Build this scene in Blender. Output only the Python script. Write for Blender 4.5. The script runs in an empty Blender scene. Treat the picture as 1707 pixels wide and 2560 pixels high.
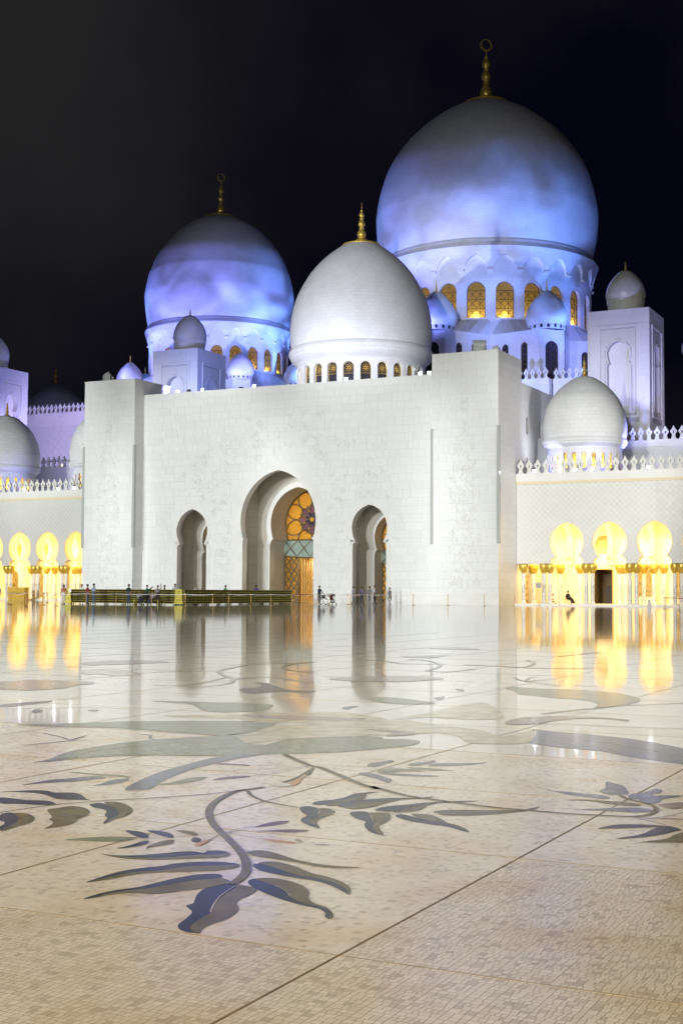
import bpy, bmesh, math, random
import numpy as np
from math import sin, cos, pi, sqrt, radians, atan2, hypot
from mathutils import Vector, Matrix

random.seed(7)
SC = bpy.context.scene
COL = SC.collection

# ------------------------------------------------------------------ camera
PHI, PITCH, ROLL, FPX = 0.463371, 0.0589943, 0.0057696, 3324.35
CAM = Vector((0, 0, 1.35))
_F = Vector((-sin(PHI) * cos(PITCH), cos(PHI) * cos(PITCH), sin(PITCH)))
_R = Vector((cos(PHI), sin(PHI), 0))
_U = _R.cross(_F)
_R2 = _R * cos(ROLL) + _U * sin(ROLL)
_U2 = _U * cos(ROLL) - _R * sin(ROLL)
cam = bpy.data.cameras.new('camera')
cam.sensor_fit = 'HORIZONTAL'
cam.sensor_width = 36.0
cam.lens = 36.0 * FPX / 1707.0
cam.clip_start = 0.1
cam.clip_end = 4000
camo = bpy.data.objects.new('camera', cam)
camo.matrix_world = Matrix(((_R2.x, _U2.x, -_F.x, CAM.x), (_R2.y, _U2.y, -_F.y, CAM.y), (_R2.z, _U2.z, -_F.z, CAM.z), (0, 0, 0, 1)))
COL.objects.link(camo)
SC.camera = camo

# ------------------------------------------------------------------ exposure
SC.view_settings.view_transform = 'Standard'
SC.view_settings.look = 'None'
SC.view_settings.exposure = 0.0
SC.view_settings.gamma = 1.0
SC.view_settings.use_curve_mapping = False
SC.render.engine = 'CYCLES'
SC.cycles.use_denoising = True
SC.cycles.use_light_tree = True
SC.cycles.max_bounces = 6
SC.cycles.diffuse_bounces = 3
SC.cycles.glossy_bounces = 4
SC.cycles.sample_clamp_indirect = 6.0
SC.cycles.caustics_reflective = False
SC.cycles.caustics_refractive = False

# ------------------------------------------------------------------ night sky
W = bpy.data.worlds.new('World')
SC.world = W
W.use_nodes = True
nt = W.node_tree
nt.nodes.clear()
wo = nt.nodes.new('ShaderNodeOutputWorld')
bg = nt.nodes.new('ShaderNodeBackground')
tc = nt.nodes.new('ShaderNodeTexCoord')
nz = nt.nodes.new('ShaderNodeTexNoise')
nz.inputs['Scale'].default_value = 2.1
nz.inputs['Detail'].default_value = 5.0
nz.inputs['Roughness'].default_value = 0.45
mp = nt.nodes.new('ShaderNodeMapping')
mp.inputs['Location'].default_value = (0.35, 0.2, 0.1)
mp.inputs['Scale'].default_value = (1.0, 1.0, 0.8)
cr = nt.nodes.new('ShaderNodeValToRGB')
cr.color_ramp.elements[0].position = 0.43
cr.color_ramp.elements[0].color = (0.0013, 0.0012, 0.0052, 1)
cr.color_ramp.elements[1].position = 0.66
cr.color_ramp.elements[1].color = (0.0155, 0.0145, 0.0155, 1)
nt.links.new(tc.outputs['Generated'], mp.inputs['Vector'])
nt.links.new(mp.outputs['Vector'], nz.inputs['Vector'])
nt.links.new(nz.outputs['Fac'], cr.inputs['Fac'])
nt.links.new(cr.outputs['Color'], bg.inputs['Color'])
bg.inputs['Strength'].default_value = 1.0
nt.links.new(bg.outputs[0], wo.inputs['Surface'])

# ------------------------------------------------------------------ floodlights of the place, and added fills
def spot(name, loc, aim, half, power, col, blend=0.6, radius=0.4, clouds=None):
    l = bpy.data.lights.new(name, 'SPOT')
    l.energy = power
    l.color = col
    l.spot_size = radians(half * 2)
    l.spot_blend = blend
    l.shadow_soft_size = radius
    o = bpy.data.objects.new(name, l)
    o.location = loc
    o.rotation_euler = (Vector(aim) - Vector(loc)).to_track_quat('-Z', 'Y').to_euler()
    COL.objects.link(o)
    if clouds:                     # a projector that throws a cloud pattern
        l.use_nodes = True
        t = l.node_tree
        em = [n for n in t.nodes if n.type == 'EMISSION'][0]
        c = t.nodes.new('ShaderNodeTexCoord')
        n = t.nodes.new('ShaderNodeTexNoise')
        n.inputs['Scale'].default_value = clouds[0]
        n.inputs['Distortion'].default_value = 0.6
        n.inputs['Detail'].default_value = 4.0
        m = t.nodes.new('ShaderNodeMapping')
        m.inputs['Location'].default_value = (clouds[1], clouds[1] * 2.3, 0)
        m.inputs['Scale'].default_value = (1, 2.2, 1)
        r = t.nodes.new('ShaderNodeMapRange')
        r.inputs['From Min'].default_value = 0.40
        r.inputs['From Max'].default_value = 0.60
        r.inputs['To Min'].default_value = clouds[2]
        r.inputs['To Max'].default_value = 1.5
        t.links.new(c.outputs['Normal'], m.inputs['Vector'])
        t.links.new(m.outputs['Vector'], n.inputs['Vector'])
        t.links.new(n.outputs['Fac'], r.inputs['Value'])
        t.links.new(r.outputs['Result'], em.inputs['Strength'])
    return o

def lamp(name, loc, power, col, radius=0.15):
    l = bpy.data.lights.new(name, 'POINT')
    l.energy = power
    l.color = col
    l.shadow_soft_size = radius
    o = bpy.data.objects.new(name, l)
    o.location = loc
    COL.objects.link(o)
    return o

WHITE = (0.945, 1.0, 0.995)
VIO = (0.21, 0.24, 1.0)
BLU = (0.13, 0.28, 1.0)
PAL = (0.55, 0.60, 1.0)
WARM = (1.0, 0.70, 0.24)
# white floods on the roofs of the opposite arcade, behind the camera
for x, ax, p in ((-118, -108, 310e3), (-92, -88, 300e3), (-70, -68, 272e3), (-38, -49, 222e3), (-8, -30, 180e3)):
    spot('flood_and_fill', (x, -14, 24), (ax, 122, 9.5), 10.5, p, WHITE, 0.5, 0.8)
spot('flood_and_fill', (-60, -14, 26), (-80, 178, 66), 15, 90e3, (0.62, 0.76, 1.0), 0.9, 0.8)  # added: bluish lift for the crowns of the great domes
spot('flood_and_fill', (-22, -14, 24), (-66, 138, 37), 6.5, 370e3, (0.90, 0.93, 1.0), 0.9, 0.8)  # added with the next one to whiten the entrance dome
spot('flood_and_fill', (-105, -14, 24), (-70, 138, 37), 6.0, 380e3, (0.90, 0.93, 1.0), 0.9, 0.8)
spot('flood_and_fill', (-14, -14, 24), (-38, 131, 20), 4.0, 110e3, (0.92, 0.95, 1.0), 0.9, 0.8)  # added with the next one to brighten the arcade domes
spot('flood_and_fill', (-100, -14, 24), (-108, 131, 20), 6.0, 190e3, (0.92, 0.95, 1.0), 0.9, 0.8)
for x, ax in ((-45, -50), (-5, -14)):  # added fill, unseen source: lifts the middle of the courtyard floor
    spot('flood_and_fill', (x, -14, 24), (ax, 55, 0), 27, 88e3, (1.0, 0.985, 0.94), 1.0, 0.8)
spot('flood_and_fill', (-14, -14, 24), (-7.5, 21, 0), 23, 46e3, (1.0, 0.98, 0.93), 1.0, 0.8)  # added fill for the floor near the camera
for tx in (-97.65, -38.4, -131.6):  # narrow beams added to pick out the turret domes
    spot('flood_and_fill', (-50, -14, 24), (tx, 149.5, 36.5), 1.6, 75e3, WHITE, 0.8, 0.6)
spot('flood_and_fill', (8, 108, 13.5), (-43.5, 123.5, 13), 15, 40e3, (1.0, 0.97, 0.97), 0.7, 0.8)  # added from the side to brighten the tower's side face
for x, ax in ((-75, -58), (-30, -34)):  # added fill that raises the far floor
    spot('flood_and_fill', (x, -14, 24), (ax, 68, 0), 8, 95e3, (0.97, 1.0, 0.98), 1.0, 0.8)
# warm light of the arcade behind the camera
for x in (-20, -9, 3):
    lamp('rear_arcade_lamp', (x, -15, 6.0), 19.5e3, (1.0, 0.875, 0.66), 1.0)
# blue and violet projectors: largest dome and its star podium
# walls of the star podiums
for lx, ly, lz, ax, ay, az, p in ((-57, 150, 23.2, -60, 168, 33, 3000), (-46, 150, 23.2, -55, 170, 33, 2600), (-40, 158, 29.5, -50, 173, 32, 3600), (-36, 168, 29.6, -50, 178, 33, 3200), (-104, 152, 23, -104, 172, 31, 5200), (-96, 160, 24, -106, 172, 31, 3600), (-120, 160, 29.5, -120, 172, 32, 2600)):
    spot('podium_projector', (lx, ly, lz), (ax, ay, az), 27, p * 3.4, (0.24, 0.30, 1.0), 0.9, 0.4)
for a, p, c, rad, z in ((-57, 2.09e4, BLU, 38, 27.0), (-32, 2.27e4, VIO, 38, 27.0), (-4, 1.47e4, VIO, 29, 30), (24, 2.42e4, BLU, 38, 27.0), (52, 2.74e4, BLU, 38, 27.0), (80, 2.08e4, BLU, 38, 27.0)):
    t = radians(a)
    lx, ly = -67.7 + rad * sin(t), 182.7 - rad * cos(t)
    spot('dome_projector', (lx, ly, z + 1.0), (-67.7 + 9 * sin(t), 182.7 - 9 * cos(t), 60), 36, p * 1.25, c, 1.0, 0.5, (3.0, a * 0.13, 0.22))
for a, p, c in ((-70, 2.8e4, BLU), (-30, 2.7e4, VIO), (5, 2.8e4, VIO), (45, 2.6e4, VIO), (80, 3.3e4, BLU)):
    t = radians(a)
    lx, ly = -113.7 + 27 * sin(t), 182.7 - 27 * cos(t)
    spot('dome_projector', (lx, ly, 29.0), (-113.7 + 6.5 * sin(t), 182.7 - 6.5 * cos(t), 51.5), 37, p * 1.25, c, 1.0, 0.5, (3.0, 3 + a * 0.11, 0.22))

# ------------------------------------------------------------------ helpers
class MB:
    def __init__(s):
        s.v = []; s.f = []; s.uv = {}
    def add(s, vs, fs, M=None, uvs=None):
        b = len(s.v)
        if M is not None:
            vs = [tuple(M @ Vector(p)) for p in vs]
        s.v += [tuple(p) for p in vs]
        for i, f in enumerate(fs):
            if uvs:
                s.uv[len(s.f)] = uvs[i]
            s.f.append(tuple(b + k for k in f))
        return s
    def box(s, x0, y0, z0, x1, y1, z1, M=None):
        vs = [(x0, y0, z0), (x1, y0, z0), (x1, y1, z0), (x0, y1, z0), (x0, y0, z1), (x1, y0, z1), (x1, y1, z1), (x0, y1, z1)]
        return s.add(vs, [(0, 3, 2, 1), (4, 5, 6, 7), (0, 1, 5, 4), (1, 2, 6, 5), (2, 3, 7, 6), (3, 0, 4, 7)], M)
    def prism(s, poly, y0, y1, M=None, back=True):
        """polygon in (x, z), counter-clockwise seen from -y, pushed from y0 to y1"""
        n = len(poly)
        vs = [(x, y0, z) for x, z in poly] + [(x, y1, z) for x, z in poly]
        fs = [tuple(range(n))]
        if back:
            fs.append(tuple(range(2 * n - 1, n - 1, -1)))
        fs += [(i, n + i, n + (i + 1) % n, (i + 1) % n) for i in range(n)]
        return s.add(vs, fs, M)
    def lathe(s, prof, n=48, c=(0, 0), uvr=None, lobes=0, depth=0.0):
        vs, fs, uvs = [], [], []
        L = [0.0]
        for (r0, z0), (r1, z1) in zip(prof, prof[1:]):
            L.append(L[-1] + hypot(r1 - r0, z1 - z0))
        for r, z in prof:
            for k in range(n):
                a = 2 * pi * k / n
                q = r * (1 + depth * (abs(sin(a * lobes / 2)) - 0.5)) if lobes else r
                vs.append((c[0] + q * cos(a), c[1] + q * sin(a), z))
        R = uvr or max(r for r, z in prof)
        for i in range(len(prof) - 1):
            for k in range(n):
                k2 = (k + 1) % n
                fs.append((i * n + k, i * n + k2, (i + 1) * n + k2, (i + 1) * n + k))
                u0, u1 = 2 * pi * R * k / n, 2 * pi * R * (k + 1) / n
                uvs.append(((u0, L[i]), (u1, L[i]), (u1, L[i + 1]), (u0, L[i + 1])))
        return s.add(vs, fs, None, uvs)
    def tube(s, pts, r, n=6, r1=None, cap=True):
        P = [Vector(p) for p in pts]
        m = len(P)
        vs, fs = [], []
        up = Vector((0, 0, 1))
        for i, p in enumerate(P):
            d = (P[min(i + 1, m - 1)] - P[max(i - 1, 0)]).normalized()
            a = d.cross(up)
            if a.length < 1e-3:
                a = d.cross(Vector((1, 0, 0)))
            a.normalize()
            b = d.cross(a)
            q = r if r1 is None else r + (r1 - r) * i / (m - 1)
            for k in range(n):
                t = 2 * pi * k / n
                vs.append(tuple(p + a * (q * cos(t)) + b * (q * sin(t))))
        for i in range(m - 1):
            for k in range(n):
                fs.append((i * n + k, i * n + (k + 1) % n, (i + 1) * n + (k + 1) % n, (i + 1) * n + k))
        if cap:
            fs.append(tuple(range(n - 1, -1, -1)))
            fs.append(tuple((m - 1) * n + k for k in range(n)))
        return s.add(vs, fs)
    def mesh(s, name, smooth=False):
        me = bpy.data.meshes.new(name)
        me.from_pydata(s.v, [], s.f)
        if s.uv:
            uvl = me.uv_layers.new(name='UVMap')
            for p in me.polygons:
                u = s.uv.get(p.index)
                if u:
                    for j, li in enumerate(p.loop_indices):
                        uvl.data[li].uv = u[j]
        if smooth:
            me.polygons.foreach_set('use_smooth', [True] * len(me.polygons))
        me.update()
        return me

WORLD = {}
def obj(name, mb, mat, parent=None, loc=None, rotz=None, smooth=False, kind=None):
    me = mb if isinstance(mb, bpy.types.Mesh) else mb.mesh(name, smooth)
    if mat is not None and not me.materials:
        me.materials.append(mat)
    o = bpy.data.objects.new(name, me)
    COL.objects.link(o)
    if parent is not None:
        o.parent = parent
        if parent.name in WORLD:
            o.matrix_parent_inverse = Matrix.Translation(-Vector(WORLD[parent.name]))
    if loc is not None:
        o.location = loc
    if rotz:
        o.rotation_euler = (0, 0, rotz)
    if kind:
        o['kind'] = kind
    return o

def tag(o, label, cat, group=None):
    o['label'] = label
    o['category'] = cat
    if group:
        o['group'] = group
    return o

def thing(name, label, cat, loc=(0, 0, 0), rotz=0, group=None):
    o = bpy.data.objects.new(name, None)
    COL.objects.link(o)
    o.location = loc
    o.rotation_euler = (0, 0, rotz)
    o.empty_display_size = 0.2
    return tag(o, label, cat, group)

def site(name, label, cat, base, group=None):
    """a thing whose parts are given in world coordinates; its Empty stands at its base"""
    o = thing(name, label, cat, base, 0, group)
    WORLD[o.name] = tuple(base)
    return o

def dup(root, loc, rotz=None, label=None, scale=None):
    r = root.copy()
    COL.objects.link(r)
    r.location = loc
    if rotz is not None:
        r.rotation_euler = (0, 0, rotz)
    if scale:
        r.scale = (scale, scale, scale)
    if label:
        r['label'] = label
    for ch in list(root.children):
        c = ch.copy()
        COL.objects.link(c)
        c.parent = r
        for g in ch.children:
            d = g.copy()
            COL.objects.link(d)
            d.parent = c
    return r

# ------------------------------------------------------------------ materials
MATS = {}
def mat(name, col, rough=0.5, metal=0.0, spec=0.5, emit=None, estr=0.0, var=0.0, noise=0.0, nscale=4.0, bump=0.0, bscale=20.0, trans=0.0):
    if name in MATS:
        return MATS[name]
    m = bpy.data.materials.new(name)
    m.use_nodes = True
    t = m.node_tree
    b = t.nodes['Principled BSDF']
    b.inputs['Base Color'].default_value = (*col, 1)
    b.inputs['Roughness'].default_value = rough
    b.inputs['Metallic'].default_value = metal
    b.inputs['Specular IOR Level'].default_value = spec
    if emit:
        b.inputs['Emission Color'].default_value = (*emit, 1)
        b.inputs['Emission Strength'].default_value = estr
    if trans:
        b.inputs['Transmission Weight'].default_value = trans
    if var or noise:
        hv = t.nodes.new('ShaderNodeHueSaturation')
        hv.inputs['Color'].default_value = (*col, 1)
        val = None
        if var:
            oi = t.nodes.new('ShaderNodeObjectInfo')
            r = t.nodes.new('ShaderNodeMapRange')
            r.inputs['To Min'].default_value = 1 - var
            r.inputs['To Max'].default_value = 1 + var * 0.5
            t.links.new(oi.outputs['Random'], r.inputs['Value'])
            val = r.outputs['Result']
        if noise:
            co = t.nodes.new('ShaderNodeTexCoord')
            n = t.nodes.new('ShaderNodeTexNoise')
            n.inputs['Scale'].default_value = nscale
            n.inputs['Detail'].default_value = 5
            r2 = t.nodes.new('ShaderNodeMapRange')
            r2.inputs['From Min'].default_value = 0.3
            r2.inputs['From Max'].default_value = 0.7
            r2.inputs['To Min'].default_value = 1 - noise
            r2.inputs['To Max'].default_value = 1 + noise * 0.5
            t.links.new(co.outputs['Object'], n.inputs['Vector'])
            t.links.new(n.outputs['Fac'], r2.inputs['Value'])
            if val is not None:
                mu = t.nodes.new('ShaderNodeMath')
                mu.operation = 'MULTIPLY'
                t.links.new(val, mu.inputs[0])
                t.links.new(r2.outputs['Result'], mu.inputs[1])
                val = mu.outputs[0]
            else:
                val = r2.outputs['Result']
        t.links.new(val, hv.inputs['Value'])
        t.links.new(hv.outputs['Color'], b.inputs['Base Color'])
    if bump:
        co = t.nodes.new('ShaderNodeTexCoord')
        n = t.nodes.new('ShaderNodeTexNoise')
        n.inputs['Scale'].default_value = bscale
        n.inputs['Detail'].default_value = 3
        bp = t.nodes.new('ShaderNodeBump')
        bp.inputs['Strength'].default_value = 1.0
        bp.inputs['Distance'].default_value = bump
        t.links.new(co.outputs['Object'], n.inputs['Vector'])
        t.links.new(n.outputs['Fac'], bp.inputs['Height'])
        t.links.new(bp.outputs['Normal'], b.inputs['Normal'])
    MATS[name] = m
    return m

def brick_mat(name, col, bw, rh, mortar=0.02, uv=True, rough=0.62, var=0.06, dark=0.84):
    m = bpy.data.materials.new(name)
    m.use_nodes = True
    t = m.node_tree
    b = t.nodes['Principled BSDF']
    b.inputs['Roughness'].default_value = rough
    c = t.nodes.new('ShaderNodeTexCoord')
    k = t.nodes.new('ShaderNodeTexBrick')
    k.inputs['Scale'].default_value = 1.0
    k.inputs['Brick Width'].default_value = bw
    k.inputs['Row Height'].default_value = rh
    k.inputs['Mortar Size'].default_value = mortar
    k.inputs['Mortar Smooth'].default_value = 0.3
    k.inputs['Bias'].default_value = -0.2
    k.inputs['Color1'].default_value = (*col, 1)
    k.inputs['Color2'].default_value = (*[x * (1 - var) for x in col], 1)
    k.inputs['Mortar'].default_value = (*[x * dark for x in col], 1)
    n = t.nodes.new('ShaderNodeTexNoise')
    n.inputs['Scale'].default_value = 0.5
    n.inputs['Detail'].default_value = 4
    r = t.nodes.new('ShaderNodeMapRange')
    r.inputs['From Min'].default_value = 0.3
    r.inputs['From Max'].default_value = 0.7
    r.inputs['To Min'].default_value = 0.93
    r.inputs['To Max'].default_value = 1.04
    h = t.nodes.new('ShaderNodeHueSaturation')
    src = c.outputs['UV'] if uv else c.outputs['Object']
    t.links.new(src, k.inputs['Vector'])
    t.links.new(src, n.inputs['Vector'])
    t.links.new(n.outputs['Fac'], r.inputs['Value'])
    t.links.new(r.outputs['Result'], h.inputs['Value'])
    t.links.new(k.outputs['Color'], h.inputs['Color'])
    t.links.new(h.outputs['Color'], b.inputs['Base Color'])
    bp = t.nodes.new('ShaderNodeBump')
    bp.inputs['Strength'].default_value = 0.25
    bp.inputs['Distance'].default_value = 0.004
    bp.invert = True
    t.links.new(k.outputs['Fac'], bp.inputs['Height'])
    t.links.new(bp.outputs['Normal'], b.inputs['Normal'])
    return m

MARB = mat('white_marble_panel', (0.80, 0.80, 0.79), 0.42, var=0.035, noise=0.03, nscale=0.8)
MARBJ = mat('marble_joint', (0.50, 0.50, 0.47), 0.7)
MARBS = mat('white_marble_smooth', (0.80, 0.79, 0.76), 0.38, noise=0.06, nscale=0.7)
MARBT = mat('white_marble_tile', (0.74, 0.735, 0.70), 0.45, var=0.05, noise=0.03, nscale=0.8)
CARVE = mat('carved_relief_stone', (0.765, 0.76, 0.725), 0.6)
DOMEM = brick_mat('dome_marble', (0.76, 0.76, 0.76), 0.72, 0.42, 0.016)
DOMES = brick_mat('small_dome_marble', (0.74, 0.74, 0.73), 0.55, 0.34, 0.012)
DRUM = brick_mat('drum_marble', (0.76, 0.76, 0.77), 0.9, 0.5, 0.014)
GOLD = mat('gilded_metal', (0.86, 0.60, 0.12), 0.34, metal=0.6)
GOLDC = mat('gilded_capital', (0.80, 0.56, 0.10), 0.38, metal=0.55, noise=0.25, nscale=30)
FRAME = mat('bronze_lattice', (0.15, 0.10, 0.04), 0.5, metal=0.3)
FRAMED = mat('dark_bronze_lattice', (0.13, 0.10, 0.06), 0.5, metal=0.3)
GLASSD = mat('dark_window_glass', (0.045, 0.04, 0.05), 0.12, spec=0.6)
CREAM = mat('cream_moulding', (0.80, 0.68, 0.46), 0.5)
FIN = mat('green_glass_fin', (0.47, 0.49, 0.47), 0.15, spec=0.7)
ROOFM = mat('roof_stone', (0.62, 0.61, 0.58), 0.7)  # one even stone grey
LENS = mat('lamp_lens', (0.9, 0.95, 1), 0.3, emit=(0.72, 0.85, 1.0), estr=24)
LENSW = mat('warm_lamp_lens', (1, 0.9, 0.6), 0.3, emit=(1.0, 0.66, 0.28), estr=6)
HOUS = mat('lamp_housing', (0.55, 0.56, 0.55), 0.5)
HOUSD = mat('dark_lamp_housing', (0.05, 0.05, 0.055), 0.5)

def translucent(name, col, estr=0.0):
    m = bpy.data.materials.new(name)
    m.use_nodes = True
    t = m.node_tree
    b = t.nodes['Principled BSDF']
    out = t.nodes['Material Output']
    b.inputs['Base Color'].default_value = (*[c * 0.4 for c in col], 1)
    b.inputs['Roughness'].default_value = 0.2
    tr = t.nodes.new('ShaderNodeBsdfTranslucent')
    co = t.nodes.new('ShaderNodeTexCoord')
    n = t.nodes.new('ShaderNodeTexNoise')
    n.inputs['Scale'].default_value = 5
    r = t.nodes.new('ShaderNodeMapRange')
    r.inputs['To Min'].default_value = 0.75
    r.inputs['To Max'].default_value = 1.2
    h = t.nodes.new('ShaderNodeHueSaturation')
    h.inputs['Color'].default_value = (*col, 1)
    t.links.new(co.outputs['Object'], n.inputs['Vector'])
    t.links.new(n.outputs['Fac'], r.inputs['Value'])
    t.links.new(r.outputs['Result'], h.inputs['Value'])
    t.links.new(h.outputs['Color'], tr.inputs['Color'])
    mx = t.nodes.new('ShaderNodeMixShader')
    mx.inputs[0].default_value = 0.75
    t.links.new(b.outputs[0], mx.inputs[1])
    t.links.new(tr.outputs[0], mx.inputs[2])
    t.links.new(mx.outputs[0], out.inputs['Surface'])
    return m
AMBER = translucent('amber_glass', (0.95, 0.74, 0.24))
LILAC = translucent('lilac_glass', (0.52, 0.40, 0.72))
VIOLET = translucent('violet_glass', (0.14, 0.12, 0.60))
LEAFG = translucent('leaf_green_glass', (0.55, 0.60, 0.08))
TEAL = mat('teal_glass', (0.27, 0.34, 0.30), 0.15, spec=0.6, noise=0.15, nscale=2)

# ------------------------------------------------------------------ arches and clad walls
class Arch:
    """keyhole or plain arch about x = c; wj jamb, wn neck, wb widest half widths"""
    def __init__(s, c, wj, zj, wn, zn, wb, zb, za, z0=0.0):
        s.c, s.wj, s.zj, s.wn, s.zn, s.wb, s.zb, s.za, s.z0 = c, wj, zj, wn, zn, wb, zb, za, z0
        H = za - zb
        s.k = max((H * H - wb * wb) / (2 * wb), 0.0)
        s.r = wb + s.k
    def hw(s, z):
        if z < s.z0 or z >= s.za:
            return 0.0
        if z < s.zj:
            return s.wj
        if z < s.zn:
            t = (z - s.zj) / max(s.zn - s.zj, 1e-6)
            return s.wj + (s.wn - s.wj) * (1 - sqrt(max(0, 1 - t * t))) if s.wn < s.wj else s.wj
        if z < s.zb:
            t = (s.zb - z) / max(s.zb - s.zn, 1e-6)
            return s.wb - (s.wb - s.wn) * t ** 1.8
        d = z - s.zb
        H = s.za - s.zb
        if s.k > 0:
            return max(sqrt(max(s.r * s.r - d * d, 0)) - s.k, 0)
        return s.wb * sqrt(max(1 - (d / H) ** 2, 0))
    def levels(s, n=14):
        L = [s.z0, s.zj]
        L += [s.zj + (s.zn - s.zj) * i / 4 for i in range(1, 5)]
        L += [s.zn + (s.zb - s.zn) * i / 6 for i in range(1, 7)]
        L += [s.zb + (s.za - s.zb) * sin(pi / 2 * i / n) for i in range(1, n)] + [s.za]
        out = []
        for z in L:
            if not out or z > out[-1] + 1e-5:
                out.append(z)
        return out
    def outline(s, grow=0.0, n=14):
        """(x, z) points from left foot over the apex to the right foot"""
        R = []
        L = s.levels(n)
        for z in L[:-1]:
            R.append((s.hw(z + 1e-6), z))
        R.append((0.0, s.za))
        if grow:
            Q = []
            for i, (x, z) in enumerate(R):
                a = Vector(R[max(i - 1, 0)]); b = Vector(R[min(i + 1, len(R) - 1)])
                d = (b - a)
                if i == len(R) - 1:
                    Q.append((0.0, z + grow * 1.1)); continue
                if d.length < 1e-6:
                    Q.append((x + grow, z)); continue
                d.normalize()
                nn = Vector((d.y, -d.x))
                if i == 0:
                    nn = Vector((1, 0))
                Q.append((max(x + nn.x * grow, 0.0), z + nn.y * grow))
            R = Q
        return [(s.c - x, z) for x, z in R] + [(s.c + x, z) for x, z in reversed(R[:-1])]

def arch_wall(mb, x0, x1, z0, z1, arches, y=0.0, fn=None, extra=()):
    """front face of a wall with arch openings, as strips between levels"""
    zs = {z0, z1}
    for a in arches:
        zs |= {z for z in a.levels() if z0 < z < z1}
    zs |= {z for z in extra if z0 < z < z1}
    zs = sorted(zs)
    fn = fn or (lambda x, z: (x, y, z))
    for za, zb in zip(zs, zs[1:]):
        lo, hi = [x0], [x0]
        for a in arches:
            h0 = a.hw(za + 1e-6); h1 = a.hw(zb - 1e-6)
            lo += [a.c - h0, a.c + h0]; hi += [a.c - h1, a.c + h1]
        lo.append(x1); hi.append(x1)
        for i in range(0, len(lo), 2):
            if lo[i + 1] - lo[i] < 1e-4 and hi[i + 1] - hi[i] < 1e-4:
                continue
            mb.add([fn(lo[i], za), fn(lo[i + 1], za), fn(hi[i + 1], zb), fn(hi[i], zb)], [(0, 1, 2, 3)])

def reveal(mb, a, y0, y1, fn=None):
    P = a.outline()
    fn = fn or (lambda x, z, y: (x, y, z))
    for p, q in zip(P, P[1:]):
        mb.add([fn(p[0], p[1], y0), fn(q[0], q[1], y0), fn(q[0], q[1], y1), fn(p[0], p[1], y1)], [(0, 1, 2, 3)])

def band(mb, a, grow, y0, y1, zmin=None):
    """raised surround of an arch between its outline and the outline grown outwards"""
    P, Q = a.outline(), a.outline(grow)
    for i in range(len(P) - 1):
        p, q, r, s = P[i], P[i + 1], Q[i + 1], Q[i]
        mb.add([(p[0], y0, p[1]), (q[0], y0, q[1]), (r[0], y0, r[1]), (s[0], y0, s[1])], [(0, 3, 2, 1)])
        mb.add([(s[0], y0, s[1]), (r[0], y0, r[1]), (r[0], y1, r[1]), (s[0], y1, s[1])], [(0, 3, 2, 1)])

_boxes = {}
def panel_mesh(w, h, t, m):
    k = (round(w, 3), round(h, 3), t, m.name)
    if k not in _boxes:
        mb = MB()
        g = 0.0062
        mb.box(g, -t, g, w - g, 0, h - g)
        _boxes[k] = mb.mesh('marble_panel')
        _boxes[k].materials.append(m)
    return _boxes[k]

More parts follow.
